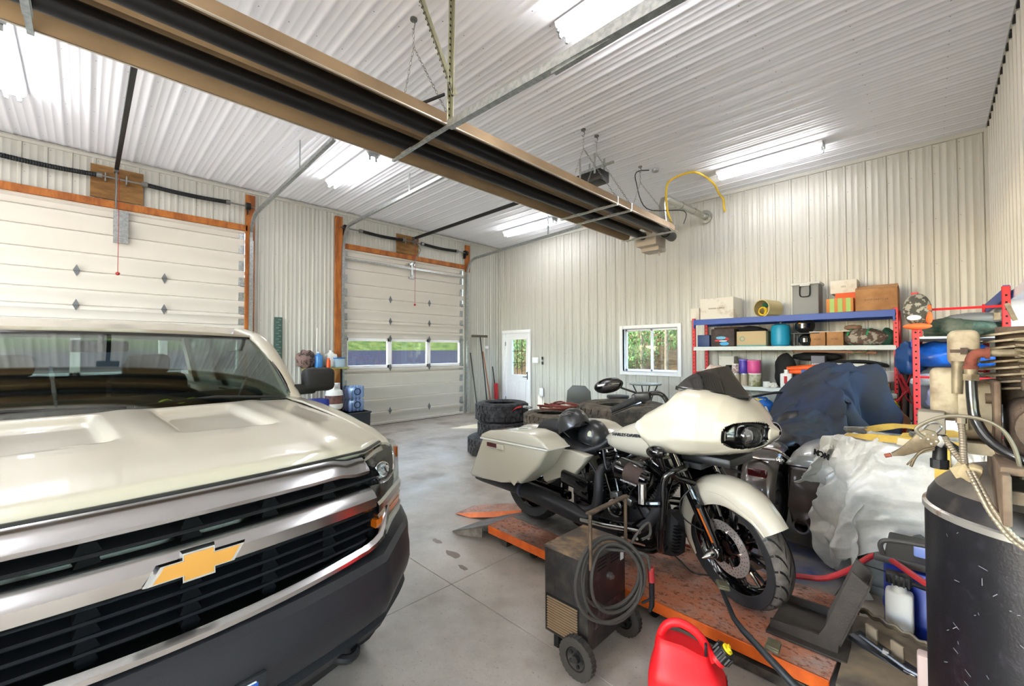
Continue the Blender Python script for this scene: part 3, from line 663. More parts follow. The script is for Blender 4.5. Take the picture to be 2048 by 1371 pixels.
# lamps each side
for s in (-1, 1):
    def sb(prof, a, b, nm, m, par=tr, n=10, **k): return bar(prof, min(s*a, s*b), max(s*a, s*b), n, nm=nm, m=m, parent=par, **k)
    hl = sb([(-.16, 1.135), (-.12, 1.137), (-.10, .965), (-.16, .965)], .585, .885, 'headlight', m_gloss)
    sb([(-.118, 1.142), (-.055, 1.138), (-.03, 1.118), (-.022, .975), (-.028, .964), (-.118, .964)], .587, .888, 'headlight_lens', m_lens, hl)
    mb = MB(); y = s*.70; x = sw(y)-.062
    mb.lathe([(.0, -.02), (.02, -.018), (.032, .0), (.036, .014), (.032, .016), (.026, .0), (.012, -.01)], 24, basis((x, y, 1.045), (0, 1, 0), (0, 0, 1))); mb.build('projector', m_chrome, hl)
    mb = MB(); mb.ell((x-.004, y, 1.045), (.010, .018, .018)); mb.build('projector_bulb', m_lens, hl)
    mb = MB(); mb.tube(spline([(sw(s*.68)-.05, s*.68, 1.0), (sw(s*.76)-.04, s*.76, .985), (sw(s*.83)-.04, s*.83, 1.0), (sw(s*.85)-.05, s*.85, 1.06), (sw(s*.84)-.07, s*.84, 1.11)], 5), .006, 6); mb.build('light_strip', m_chrome, hl)
    mb = MB(); mb.box((sw(s*.868)-.05, s*.868, 1.07), (.02, .02, .05)); mb.build('side_reflector', m_amber, hl)
    sb([(-.15, .966), (-.02, .966), (-.008, .955), (-.010, .925), (-.03, .915), (-.15, .915)], .613, .893, 'lamp_chrome_strip', m_tchrome)
    sb([(-.15, .914), (-.022, .914), (-.012, .904), (-.018, .862), (-.15, .862)], .615, .893, 'turn_signal', mat('amber_housing', '5a2c10', .2, coat=1.), zf=lambda y: .0)
    sb([(-.05, .900), (-.012, .900), (-.008, .885), (-.014, .868), (-.05, .868)], .60, .86, 'turn_signal_lens', m_amber)
    sb([(-.14, .861), (-.012, .861), (-.008, .852), (-.02, .846), (-.14, .846)], .67, .895, 'lower_lamp_chrome', m_tchrome)
    sb([(-.14, .845), (-.016, .845), (-.012, .80), (-.02, .775), (-.14, .775)], .70, .90, 'body_colour_filler', m_cream)
# bumper
xb = lambda y: .02*ss(.6, .8, abs(y))-.06*ss(.84, .95, abs(y))
bar([(-.16, .77), (-.04, .772), (.012, .764), (.034, .742), (.036, .70), (.045, .66), (.048, .60), (.03, .55), (.0, .525), (-.16, .52)], -.93, .93, 48, nm='front_bumper', m=m_bump, kz=.4, xf=xb, bow=.95, zf=lambda y: .035*ss(.60, .80, abs(y)))
bar([(-.25, .525), (-.02, .525), (.01, .50), (-.02, .46), (-.08, .44), (-.09, .40), (-.14, .37), (-.25, .37)], -.90, .90, 40, nm='lower_valance', m=m_trim, xf=xb, bow=.95, kz=0)
bar([(-.3, .37), (-.16, .37), (-.18, .33), (-.22, .27), (-.3, .27)], -.80, .80, 30, nm='air_dam', m=mat('dull_black', '111112', .8), bow=.9, kz=0)
for s in (-1, 1):
    mb = MB(); mb.tube(spline([(-.15, s*.42, .46), (-.06, s*.42, .47), (-.03, s*.46, .46), (-.06, s*.50, .46), (-.15, s*.50, .46)], 4), .016, 8); mb.build('tow_hook', m_dark, tr)
pb = MB(); pb.box((.045, -.02, .545), (.02, .36, .17), bev=.006); pb = pb.build('plate_bracket', m_trim, tr)
mb = MB(); mb.box((.058, -.02, .545), (.006, .30, .15), bev=.01); npl = mb.build('number_plate', mat('plate_white', 'dfe6ea', .4), pb)
mb = MB(); mb.box((.0615, .09, .548), (.001, .05, .07)); mb.box((.0615, .12, .612), (.001, .025, .010)); mb.build('plate_print', mat('plate_blue', '1d4f9c', .5), npl)
# cowl, body sides
mb = MB(); mb.grid(lambda u, v: (-1.20-.24*((2*v-1))**2-.10*u, (2*v-1)*.82, 1.262-.012*u-.02*(2*v-1)**2), 3, 24, th=.01); mb.build('cowl', m_trim, tr)
ztop = [(-5.5, 1.22), (-4.2, 1.24), (-3.95, 1.25), (-1.75, 1.262), (-1.5, 1.26), (-1.2, 1.245), (-.8, 1.205), (-.6, 1.175), (-.45, 1.14), (-.36, 1.115)]
yout = [(-5.5, .90), (-5.3, .93), (-1.2, .935), (-.9, .925), (-.7, .905), (-.55, .905), (-.42, .885), (-.36, .87)]
WX = (-.96, -4.40); WR = .375
def zlow(x):
    z = .46
    for wx in WX:
        if abs(x-wx) < .46: z = max(z, .38+math.sqrt(.46**2-(x-wx)**2)*.98)
    return z
for s in (-1, 1):
    def side(u, v):
        x = -.36-5.14*u; zt = interp(ztop, x); yo = interp(yout, x); zl = zlow(x)
        if v < .25: t = v/.25; return (x, s*(.795+(yo-.02-.795)*math.sin(t*PI/2)), zt-.04*(1-math.cos(t*PI/2)))
        t = (v-.25)/.75; z = zt-.04+(zl-zt+.04)*t; return (x, s*(yo-.02+.02*math.sin(min(1, t*2.2)*PI/2)-.03*max(0, t-.75)*2), z)
    mb = MB(); mb.grid(side, 160, 18, th=.012); mb.build('body_side', m_cream, tr, ang=40)
    for wx in WX:
        mb = MB(); mb.ring([(.47, -.25), (.47, .0), (.455, .0), (.455, -.25)], 40, basis((wx, s*.90, .38), (1, 0, 0), (0, 0, -s*1))); mb.build('wheel_housing', mat('dull_black', '111112'), tr)
        wl = MB(); M = basis((wx, s*.80, .38), (1, 0, 0), (0, 0, -s*1)); wl.ring([(.24, -.12), (.33, -.13), (.37, -.10), (.38, 0), (.37, .10), (.33, .13), (.24, .12)], 48, M); wl = wl.build('wheel', m_rubber, tr)
        mb = MB(); mb.lathe([(.235, -.1), (.25, .11), (.235, .115), (.21, .05), (.08, .04), (.05, .07), (.0, .07)], 40, M); mb.build('rim', m_steel, wl)
    mb = MB(); mb.tube([(-2.55, s*.94, 1.10), (-2.57, s*.96, 1.10), (-2.75, s*.96, 1.10), (-2.77, s*.94, 1.10)], .012, 8); mb.build('door_handle', m_cream, tr)
    # mirrors
    mm = MB(); mm.box((-1.52, s*1.04, 1.36), (.11, .21, .16), bev=.04, seg=3); mm.box((-1.52, s*.94, 1.30), (.06, .16, .07), bev=.02); mm = mm.build('door_mirror', m_trim, tr)
    mb = MB(); mb.box((-1.58, s*1.04, 1.36), (.01, .16, .13), bev=.01); mb.build('mirror_glass', m_chrome, mm)
    # greenhouse pillars
    A0, A1 = V((-1.45, s*.86, 1.24)), V((-1.86, s*.775, 1.635))
    mb = MB(); pts = spline([(-1.33, s*.875, 1.20), A0, (-1.70, s*.82, 1.505), A1, (-2.15, s*.745, 1.695)], 6)
    mb.tube(pts, [.045]*len(pts), 12, flat=.75); mb.build('front_pillar', m_cream, tr)
    for xa, xc in ((-2.95, -2.98), (-3.86, -3.70)):
        mb = MB(); mb.loft([[(xa-.07, s*.90, 1.23), (xa+.07, s*.90, 1.23), (xa+.07, s*.86, 1.23), (xa-.07, s*.86, 1.23)], [(xc-.06, s*.77, 1.70), (xc+.05, s*.77, 1.70), (xc+.05, s*.73, 1.70), (xc-.06, s*.73, 1.70)]]); mb.build('cab_pillar', m_gloss if xa > -3 else m_cream, tr)
    for xa, xb_, ta, tb in ((-1.46, -2.9, -1.90, -2.95), (-3.0, -3.80, -3.02, -3.66)):
        mb = MB(); mb.grid(lambda u, v: ((xa+(xb_-xa)*u)*(1-v)+(ta+(tb-ta)*u)*v, s*(.89-.13*v), 1.245+.445*v), 4, 4, th=.005); mb.build('side_window', m_wind, tr)
def roof(u, v):
    y = (2*v-1); x = -1.80-.10*y*y-(2.0-.10*y*y)*u; z = 1.662+.072*math.sin(min(1, u*3.2)*PI/2)-.012*ss(.7, 1, u)-.02*abs(y)**3-.05*ss(.9, 1, u); return (x, y*(.765+.0*u), z)
mb = MB(); mb.grid(roof, 40, 30, th=.02); mb.build('roof', m_cream, tr, ang=50)
def wsh(u, v):
    y = 2*v-1; b = V((-1.25-.19*y*y, y*.84, 1.268-.02*y*y)); t = V((-1.79-.10*y*y, y*.755, 1.652-.012*y*y)); return b.lerp(t, u)+V((.02, 0, .025))*math.sin(PI*u)
mb = MB(); mb.grid(wsh, 12, 24, th=.005); mb.build('windshield', m_wind, tr)
mb = MB()
for f_ in (lambda t: wsh(1, t), lambda t: wsh(0, t), lambda t: wsh(t, .0), lambda t: wsh(t, 1)): mb.tube([f_(i/16) for i in range(17)], .011, 6)
mb.build('windshield_seal', m_gloss, tr)
mb = MB(); mb.grid(lambda u, v: (-3.84+.16*u, (2*v-1)*.76*(1-.06*u), 1.26+.40*u), 3, 6, th=.005); mb.build('rear_window', glass('rear_glass', 'eef4f1', .05), tr)
for (a, b, c, d) in (((-1.30, -.72), (-1.22, .02), .02, 0), ((-1.31, .74), (-1.23, .05), .02, 0)):
    mb = MB(); mb.tube([(a[0]-.06, a[1], 1.275), ((a[0]+b[0])/2-.06, (a[1]+b[1])/2, 1.305), (b[0]-.05, b[1], 1.292)], [.008, .010, .006], 6); mb.build('wiper', m_trim, tr)
# cab interior
mb = MB(); mb.grid(lambda u, v: (-1.45-.38*u-.2*(2*v-1)**2*(1-u), (2*v-1)*.72, 1.235+.035*math.sin(u*PI)-.01*u), 8, 16, th=.05); mb.build('dashboard', m_trim, tr)
mb = MB(); mb.box((-2.7, 0, .62), (2.2, 1.5, .2)); mb.box((-3.78, 0, .95), (.05, 1.5, .6)); mb.box((-1.85, 0, .95), (.2, 1.5, .5)); mb.build('cab_floor', m_seat, tr)
for y, x in ((.36, -2.62), (-.36, -2.62)):
    st = MB(); st.box((x+.05, y, .86), (.5, .48, .16), bev=.05); st.box((x-.24, y, 1.14), (.15, .48, .50), rot=(0, -.15, 0), bev=.06); st.box((x-.30, y, 1.46), (.10, .26, .15), bev=.04); st = st.build('seat', m_seat, tr)
st = MB(); st.box((-3.45, 0, .88), (.45, 1.35, .16), bev=.05); st.box((-3.66, 0, 1.13), (.14, 1.35, .45), bev=.05)
for y in (-.42, .42): st.box((-3.68, y, 1.40), (.08, .24, .12), bev=.03)
st.build('rear_bench', m_seat, tr)
mb = MB(); mb.tube([V((-2.03, .36, 1.15))+.185*(V((0, 1, 0))*math.cos(t)+V((-.42, 0, .9))*math.sin(t)) for t in [k*PI/16 for k in range(32)]], .016, 8, closed=True); mb.cyl((-2.03, .36, 1.15), (-1.85, .36, 1.08), .05, n=12); mb.box((-2.03, .36, 1.15), (.03, .34, .05)); mb.build('steering_wheel', m_trim, tr)
mb = MB(); mb.box((-2.03, .0, 1.585), (.03, .25, .07), bev=.015); mb.tube([(-2.03, 0, 1.6), (-1.97, 0, 1.64)], .012, 6); mb.build('rear_view_mirror', m_trim, tr)
# bed
mb = MB(); mb.box((-4.65, 0, .72), (1.65, 1.7, .05)); mb.box((-5.46, 0, .95), (.06, 1.72, .5), bev=.01); mb.box((-3.93, 0, .95), (.05, 1.7, .55)); mb.build('cargo_bed', m_cream, tr)
mb = MB(); mb.box((-5.5, 0, .55), (.14, 1.7, .16), bev=.03); mb.build('rear_bumper', m_tchrome, tr)
for s in (-1, 1):
    mb = MB(); mb.box((-2.75, s*.38, .42), (4.9, .08, .14)); mb.build('chassis_rail', m_dark, tr)
mb = MB(); mb.box((-.62, 0, .86), (.3, 1.2, .55)); mb.box((-.95, 0, .38), (.1, 1.4, .1)); mb.box((-4.4, 0, .38), (.12, 1.4, .12)); mb.build('radiator_support', mat('dull_black', '111112'), tr)
# strip of hi-vis cloth on the dash
mb = MB(); mb.grid(lambda u, v: (-1.36-.04*u, .16+.16*v, 1.292+.012*math.sin(9*v)), 3, 10, th=.004)
o = mb.build('hi_vis_strip', mat('hi_vis_yellow', 'b7c832', .7)); o.location = (TX, TY, 0); o.rotation_euler = (0, 0, R(4.5)); tag(o, 'yellow-green hi-vis strip lying on the truck dashboard', 'cloth')
# ================================================================ MOTORCYCLE ON THE LIFT
m_bcream = mat('bike_cream_paint', 'b5af9f', .22, coat=.9, spec=.5)
m_leather = mat('black_vinyl', '1c1c1e', .48, bump=.15, bs=200)
m_tire = mat('tire_dusty', '6a645d', .85, col2='4c4844', vs=10, bump=.2, bs=120)
m_tireb = mat('tire_side', '222224', .7)
m_satin = mat('satin_black', '1f1f21', .38, .4)
m_gl2 = mat('gloss_black_metal', '101012', .12, .6, coat=.8)
m_fin = mat('machined_fin', 'a9a69f', .3, .9)
m_smoke = glass('smoked_screen', '4a4c4c', .08, k=.6)
BL = (-2.36, 2.71, .15); BR = R(-5.7)
bk = thing('motorcycle', 'cream touring motorcycle with frame-mounted fairing standing on the orange lift table', 'motorcycle', BL, BR)
def tyre(mb, M, r=.33, w_=.075, ri=.235, n=64):
    mb.ring([(ri, -w_*.75), (ri+.02, -w_*.85), (r-.035, -w_), (r-.012, -w_*.72), (r-.002, -w_*.35), (r, 0), (r-.002, w_*.35), (r-.012, w_*.72), (r-.035, w_), (ri+.02, w_*.85), (ri, w_*.75)], n, M)
def grooves(mb, M, r, w_, n):
    for k in range(n):
        for s in (-1, 1):
            a0 = 2*PI*(k+(.5 if s > 0 else 0))/n; pts = []
            for j in range(7):
                t = j/6; y = s*w_*(.04+.86*t); q = abs(y)/w_; rr = r-.002*min(1, q/.35)-.010*max(0, (q-.35)/.37 if q < .72 else 1)-.023*max(0, (q-.72)/.28)
                pts.append(((rr+.0006), a0+.20*t+.08*math.sin(PI*t), y))
            for a, b in zip(pts, pts[1:]):
                d = .019*(1-.6*abs(a[2])/w_); q = []
                for (rr, an, y), ds in ((a, -1), (a, 1), (b, 1), (b, -1)):
                    an2 = an+ds*d/rr*.5; q.append(mb.v(M @ V((rr*math.cos(an2), rr*math.sin(an2), y))))
                mb.f(q)
# --- rear wheel
MR = basis((-.05, 0, .33), (1, 0, 0), (0, 0, 1))
mb = MB(); tyre(mb, MR, .33, .085, .225); rw = mb.build('rear_wheel', m_tireb, bk)
mb = MB(); grooves(mb, MR, .33, .085, 22); mb.build('tread_groove', m_black, rw)
def rim(par, M, r, w_, spokes, m):
    mb = MB(); mb.ring([(r, -w_), (r+.012, -w_), (r+.012, w_), (r, w_), (r-.025, w_*.5), (r-.03, 0), (r-.025, -w_*.5)], 56, M)
    mb.lathe([(.0, -w_*1.1), (.05, -w_*1.1), (.055, -.02), (.07, -.01), (.07, .01), (.055, .02), (.05, w_*1.1), (.0, w_*1.1)], 24, M)
    for k in range(spokes):
        for da in (-.12, .12):
            a = 2*PI*k/spokes; p0 = M @ V((.06*math.cos(a), .06*math.sin(a), w_*.3)); p1 = M @ V(((r-.01)*math.cos(a+da), (r-.01)*math.sin(a+da), w_*.25)); mb.tube([p0, p1], [.013, .009], 8)
    return mb.build('rim', m, par)
rim(rw, MR, .225, .07, 7, m_gl2)
# --- frame, swing arm, crank cases
mb = MB()
for s in (-1, 1):
    mb.tube(spline([(1.30, s*.03, .80), (1.22, s*.10, .55), (1.20, s*.13, .26), (1.08, s*.15, .17), (.55, s*.15, .17), (.40, s*.15, .35), (.42, s*.12, .62)], 6), .019, 10)
    mb.tube([(1.27, s*.03, .86), (.95, s*.07, .78), (.42, s*.12, .62)], .017, 8); mb.box((.18, s*.12, .33), (.55, .04, .06), bev=.01)
    mb.tube([(.42, s*.13, .60), (-.15, s*.13, .58)], .015, 8)
mb.cyl((1.34, 0, .93), (1.245, 0, .72), .035, n=16); mb.build('frame', m_gl2, bk)
en = MB(); en.box((.93, 0, .30), (.42, .26, .26), bev=.05); en.box((.62, 0, .37), (.30, .26, .25), bev=.05); en.box((.75, 0, .22), (.6, .24, .1), bev=.03); en.lathe([(.0, -.19), (.14, -.19), (.15, -.17), (.155, -.1), (.16, 0)], 32, basis((.93, 0, .33), (1, 0, 0), (0, 0, 1))); 
en.box((.70, -.165, .41), (.22, .06, .15), rot=(0, .1, 0), bev=.025); en = en.build('crankcase', m_satin, bk)
mb = MB()   # cam cover rings and small bolts (camera side is -y)
mb.lathe([(.0, .215), (.055, .215), (.06, .205)], 28, basis((.925, 0, .395), (1, 0, 0), (0, 0, 1)))
mb.build('timer_cover', m_gl2, en)
mb = MB(); mb.ring([(.044, -.218), (.056, -.218), (.056, -.21), (.044, -.21)], 32, basis((.925, 0, .395), (1, 0, 0), (0, 0, -1))); mb.build('timer_ring', m_chrome, en)
mb = MB(); mb.box((.925, -.222, .395), (.035, .004, .035), rot=(0, .5, 0)); mb.build('emblem_plate', m_chrome, en)
for k, (x, z) in enumerate([(.60, .47), (.80, .47), (.60, .34), (.80, .33), (1.03, .30), (1.08, .25), (.98, .22), (1.10, .36), (.86, .24), (1.16, .28), (.50, .30), (.70, .50)]):
    mb = MB(); mb.cyl((x, -.175, z), (x, -.205, z), .011, n=10); mb.build('case_bolt', m_chrome, en)
mb = MB()
for k in range(6): mb.box((.70, -.198, .36+.02*k), (.16, .006, .009), rot=(0, .1, 0))
mb.build('gearbox_cover_rib', m_gl2, en)
# cylinders
for nm, c0, c1 in (('rear', (.88, 0, .42), (.78, 0, .70)), ('front', (1.0, 0, .42), (1.17, 0, .68))):
    a, b = V(c0), V(c1); d = (b-a).normalized(); M = basis(a, (d.z, 0, -d.x), (0, 1, 0)); n = 11; L_ = (b-a).length*.72
    cy = MB(); cy.box(M @ V((0, 0, L_/2)), (.15, .19, L_), rot=(0, math.atan2(d.x, d.z), 0), bev=.03); cy = cy.build('cylinder', m_satin, bk)
    for i in range(n):
        z = .01+L_*i/n; mb = MB(); mb.box(M @ V((0, 0, z)), (.195, .235, .005), rot=(0, math.atan2(d.x, d.z), 0)); mb.build('cooling_fin', m_gl2 if i % 3 else m_satin, cy)
    mb = MB(); mb.box(M @ V((0, 0, L_+.035)), (.21, .235, .055), rot=(0, math.atan2(d.x, d.z), 0), bev=.015); mb.box(M @ V((0, 0, L_+.08)), (.17, .20, .04), rot=(0, math.atan2(d.x, d.z), 0), bev=.015)
    rk = mb.build('rocker_cover', m_gl2, cy)
    for q in ((-.07, -.09), (.07, -.09), (0, -.1), (-.04, -.05)):
        p = M @ V((q[0], q[1], L_+.10)); mb = MB(); mb.cyl(p-d*.01, p+d*.012, .009, n=8); mb.build('rocker_bolt', m_chrome, rk)
    # machined fin ends: row of bare metal edges on the camera side
    for dx in (-.03, .035):
        p0 = a+V((0, -.15, .02))+M.to_3x3() @ V((dx, 0, 0)); p1 = M @ V((dx*1.3, -.135, L_+.02))
        mb = MB(); mb.tube([p0, p1], .011, 10); mb.cyl(p0-d*.01, p0+d*.035, .018, n=12); mb.cyl(p1-d*.03, p1, .016, n=12); mb.build('pushrod_tube', m_gl2, cy)
    mb = MB()
    for i in range(n):
        z = .012+L_*i/n
        for dx in (-.085 if nm == 'rear' else .085,): mb.box(M @ V((dx, -.085, z)), (.05, .075, .0035), rot=(0, math.atan2(d.x, d.z), 0))
    mb.build('machined_fin_edge', m_fin, cy)
for x, z in ((.90, .46), (1.00, .455)):
    mb = MB(); mb.box((x, -.165, z), (.07, .06, .05), rot=(0, .3 if x > .95 else -.2, 0), bev=.012); mb.cyl((x, -.2, z), (x, -.215, z), .01, n=8); mb.build('tappet_block', m_steel, bk)
# air cleaner
ac = MB(); M = basis((1.10, -.26, .665), (1, 0, -.12), (0, 0, 1)); ac.lathe([(.0, .07), (.058, .07), (.068, .04), (.07, -.08)], 32, basis((1.085, -.26, .665), (0, 1, 0), (.1, 0, 1))); ac.box((1.06, -.18, .665), (.14, .10, .10), bev=.03); ac = ac.build('air_cleaner', m_gl2, bk)
mb = MB(); mb.tube([(1.08, -.28, .672), (1.19, -.29, .655)], [.060, .048], 24); mb.build('filter_element', mat('brown_filter', '3f302a', .8, bump=.5, bs=150), ac)
mb = MB(); mb.tube([(1.19, -.29, .655), (1.225, -.292, .650), (1.235, -.292, .649)], [.052, .05, .02], 24); mb.build('filter_end_cap', m_gl2, ac)
mb = MB(); mb.lathe([(0, .0), (.04, .0), (.045, -.02)], 24, basis((1.02, -.315, .685), (1, 0, 0), (0, 0, 1))); mb.build('badge_disc', m_chrome, ac)
text_mesh('badge_lettering', 'SCREAMIN EAGLE', .014, mat('silver_letter', 'c8c8c8', .4), ac, basis((1.12, -.345, .628), (1, 0, -.1), (0, 0, 1)))
# exhaust
mb = MB(); mb.tube(spline([(.80, -.10, .62), (.80, -.20, .60), (.815, -.24, .50), (.80, -.25, .38), (.72, -.26, .33), (.60, -.28, .325)], 6), .032, 14); mb.tube(spline([(1.18, -.08, .58), (1.23, -.18, .52), (1.20, -.22, .42), (1.12, -.24, .34), (.95, -.26, .30), (.75, -.27, .30), (.6, -.28, .315)], 6), .032, 14); mb.build('header_pipe', mat('heat_shield_black', '2c2c2f', .45, .3), bk)
m_pipe = mat('muffler_black', '232326', .42, .3)
for s in (-1, 1):
    mb = MB(); mb.tube([(1.0, s*.27, .27), (.80, s*.29, .29), (.70, s*.295, .30), (.64, s*.30, .31), (.20, s*.30, .335), (.10, s*.30, .34)], [.03, .04, .05, .058, .06, .056], 24); mb.tube([(.13, s*.30, .338), (.08, s*.30, .338), (-.38, s*.30, .325), (-.46, s*.30, .322)], [.05, .052, .052, .048], 24)
    mf = mb.build('muffler', m_pipe, bk); mb = MB(); mb.ring([(.056, -.012), (.063, -.012), (.063, .012), (.056, .012)], 28, basis((.135, s*.30, .338), (0, 1, 0), (.05, 0, 1))); mb.build('muffler_clamp', mat('heat_blue_steel', '5c6078', .3, .9), mf)
# side covers, bags
side = [(.40, .685), (.56, .70), (.735, .692), (.66, .61), (.60, .535), (.55, .50), (.50, .515), (.44, .50), (.33, .41), (.29, .42), (.27, .45), (.285, .475), (.24, .50)]
bag = [(-.205, .70), (.555, .735), (.46, .60), (.26, .435), (.20, .44), (.16, .415), (.05, .40), (-.355, .352), (-.39, .37)]
lid = [(-.225, .703), (-.20, .735), (-.10, .775), (.10, .805), (.33, .825), (.44, .81), (.51, .775), (.57, .738)]
for s in (-1, 1):
    mb = MB(); mb.prism(side, -s*.17 if s > 0 else .17, -s*.235 if s > 0 else .235, XZ, bev=.018, seg=3); mb.build('side_cover', m_bcream, bk)
    b0, b1 = (.25, .455) if s < 0 else (-.455, -.25)
    bg_ = MB(); bg_.prism(bag, b0, b1, XZ, bev=.028, seg=4); bg_ = bg_.build('saddlebag', m_bcream, bk)
    mb = MB(); mb.prism(lid, b0-.008, b1+.008, XZ, bev=.045, seg=5); mb.build('bag_lid', m_bcream, bg_)
    mb = MB(); mb.prism([(-.215, .694), (.562, .729), (.562, .738), (-.215, .705)], b0-.01, b1+.01, XZ); mb.build('lid_seam', mat('pale_seam', 'd8d6cf', .4), bg_)
    mb = MB(); mb.box((-.0, s*.463, .668), (.19, .02, .045), rot=(0, -.03, 0), bev=.012); lt = mb.build('latch', m_bcream, bg_)
    mb = MB(); mb.box((-.045, s*.474, .672), (.12, .006, .030), rot=(0, -.03, 0)); mb.build('reflector', mat('dark_red_reflector', '4a0e10', .15, coat=1.), bg_)
mb = MB(); mb.box((.62, -.25, .50), (.26, .05, .10), rot=(0, .1, 0), bev=.03); mb.box((.60, -.275, .53), (.16, .01, .012), rot=(0, .1, 0)); mb.box((.68, -.24, .44), (.14, .06, .08), bev=.02); mb.build('gearbox_side_cover', m_gl2, bk)
# rear fender
mb = MB(); mb.grid(lambda u, v: (-.05+(.385)*math.cos(R(190-150*u)), (2*v-1)*.115, .33+.05+.40*math.sin(R(190-150*u))-.03*(2*v-1)**2), 24, 10, th=.006); mb.build('rear_fender', m_bcream, bk)
mb = MB(); mb.box((-.40, 0, .56), (.06, .24, .05), bev=.015); mb.build('tail_light', mat('dark_red_reflector', '4a0e10'), bk)
# seat
def seatf(tab, wt):
    rings = []
    for x, zt, zb in tab:
        w_ = interp(wt, x); rings.append([(x, w_*math.cos(a)*(1 if math.sin(a) < 0 else abs(math.cos(a))**-.25 if abs(math.cos(a)) > .1 else 1)*.9, (zt if math.sin(a) > 0 else zb)*1.0 if abs(math.sin(a)) > .8 else (zt+zb)/2+(zt-zb)/2*math.sin(a)*1.05) for a in [2*PI*k/20 for k in range(20)]])
    return rings
st = MB(); st.loft(seatf([(.03, .775, .755), (.06, .81, .73), (.12, .845, .72), (.24, .872, .72), (.33, .875, .72), (.37, .865, .72), (.40, .80, .70)], [(.03, .07), (.1, .12), (.3, .145), (.4, .15)])); se = st.build('seat', m_leather, bk, ang=60)
st = MB(); st.loft(seatf([(.34, .80, .70), (.36, .865, .685), (.40, .85, .665), (.45, .785, .645), (.52, .745, .635), (.62, .735, .64), (.72, .775, .69), (.80, .845, .77), (.84, .865, .83)], [(.34, .15), (.40, .20), (.55, .215), (.65, .175), (.75, .10), (.84, .05)])); st.build('rider_pad', m_leather, se, ang=60)
# tank
tb = [(.715, .79, .765, .025), (.745, .825, .74, .07), (.84, .875, .72, .12), (.98, .935, .712, .155), (1.10, .975, .715, .175), (1.20, .985, .73, .175), (1.28, .965, .76, .15), (1.32, .93, .80, .10)]
def tring(x, zt, zb, w_):
    out = []
    for k in range(28):
        a = 2*PI*k/28; c, s_ = math.cos(a), math.sin(a); out.append((x, w_*math.copysign(abs(c)**.75, c), (zt+zb)/2+(zt-zb)/2*math.copysign(abs(s_)**.85, s_)))
    return out
tk = MB(); rs = [V(t) for t in tb] if False else tb
fin_ = []
for (a, b) in zip(tb, tb[1:]):
    for j in range(3): t = j/3; fin_.append([a[i]*(1-t)+b[i]*t for i in range(4)])
fin_.append(tb[-1]); tk.loft([tring(*r_) for r_ in fin_]); tk = tk.build('fuel_tank', m_bcream, bk, ang=60)
text_mesh('tank_lettering', 'HARLEY-DAVIDSON', .026, mat('dark_letter', '20252c', .4), tk, basis((1.01, -.1735, .866), (1, -.05, .09), (0, 0, 1)), sx=1.15, ext=.002, bold=.0012)
mb = MB(); mb.lathe([(.0, .02), (.03, .018), (.034, 0)], 20, Matrix.Translation((1.1, -.05, .975))); mb.build('filler_cap', m_gl2, tk)
def tsurf(x, a, k=1.012):
    q = [interp([(r_[0], r_[i]) for r_ in tb], x) for i in (1, 2, 3)]; c, s_ = math.cos(a), math.sin(a)
    return V((x, k*q[2]*math.copysign(abs(c)**.75, c), (q[0]+q[1])/2+k*(q[0]-q[1])/2*math.copysign(abs(s_)**.85, s_)))
mb = MB()
for s in (-1, 1): mb.loft([[tsurf(1.06+.16*t**1.2+dx, (PI if s < 0 else 0)-s*(-1)*R(62-118*t)*(1 if s > 0 else 1), k) for dx, k in ((0, 1.012), (.042, 1.012), (.042, .99), (0, .99))] for t in [q/14 for q in range(15)]])
mb.build('tank_stripe', mat('olive_stripe', '5b5a4b', .4), tk)
# fairing (shark nose, fixed to the frame)
FT = [(1.14, .995), (1.18, 1.035), (1.25, 1.075), (1.32, 1.12), (1.38, 1.18), (1.43, 1.20), (1.52, 1.19), (1.62, 1.165), (1.70, 1.12), (1.76, 1.065), (1.80, 1.01), (1.84, .985)]
FB = [(1.14, .93), (1.18, .865), (1.24, .825), (1.32, .812), (1.45, .815), (1.60, .835), (1.72, .865), (1.78, .905), (1.84, .965)]
FW = [(1.14, .285), (1.25, .305), (1.40, .315), (1.52, .30), (1.62, .26), (1.70, .205), (1.77, .13), (1.815, .06), (1.84, .015)]
def fair(u, v):
    x = 1.14+.665*u; a = PI*(v)                       # 0 top-left ... over the top and down the right side; whole ring
    a = 2*PI*v+PI/2; xx = 1.14+.70*u; zt, zb, w_ = interp(FT, xx), interp(FB, xx), interp(FW, xx); c, s_ = math.cos(a), math.sin(a)
    zm = zb+(zt-zb)*.42; z = zm+(zt-zm if s_ > 0 else zm-zb)*math.copysign(abs(s_)**(.42+.48*ss(1.25, 1.65, x)), s_); y = w_*math.copysign(abs(c)**(.30+.28*ss(1.2, 1.6, x)), c)
    y *= 1+.05*math.exp(-((z-(zb+.30*(zt-zb)))/.03)**2) 
    ins = abs((x-1.70)/.078)**2.6+abs((z-.965-.10*(x-1.70))/.068)**2.6
    if abs(y) > .035 and ins < 1.0: k = .045*min(1, (1-ins)*3); y -= math.copysign(min(k, abs(y)-.02), y); x -= .02*min(1, (1-ins)*3)
    return (x, y, z)
mb = MB(); mb.grid(lambda u, v: fair(v, u), 200, 110, cu=True)
for f_ in mb.bm.faces:
    c = f_.calc_center_median(); x_, z_ = c.x+.006, c.z
    if abs(c.y) > .015 and abs((x_-1.70)/.078)**2.6+abs((z_-.965-.10*(x_-1.70))/.068)**2.6 < 1: f_.material_index = 1
fg = mb.build('fairing', [m_bcream, m_gloss], bk, ang=55)
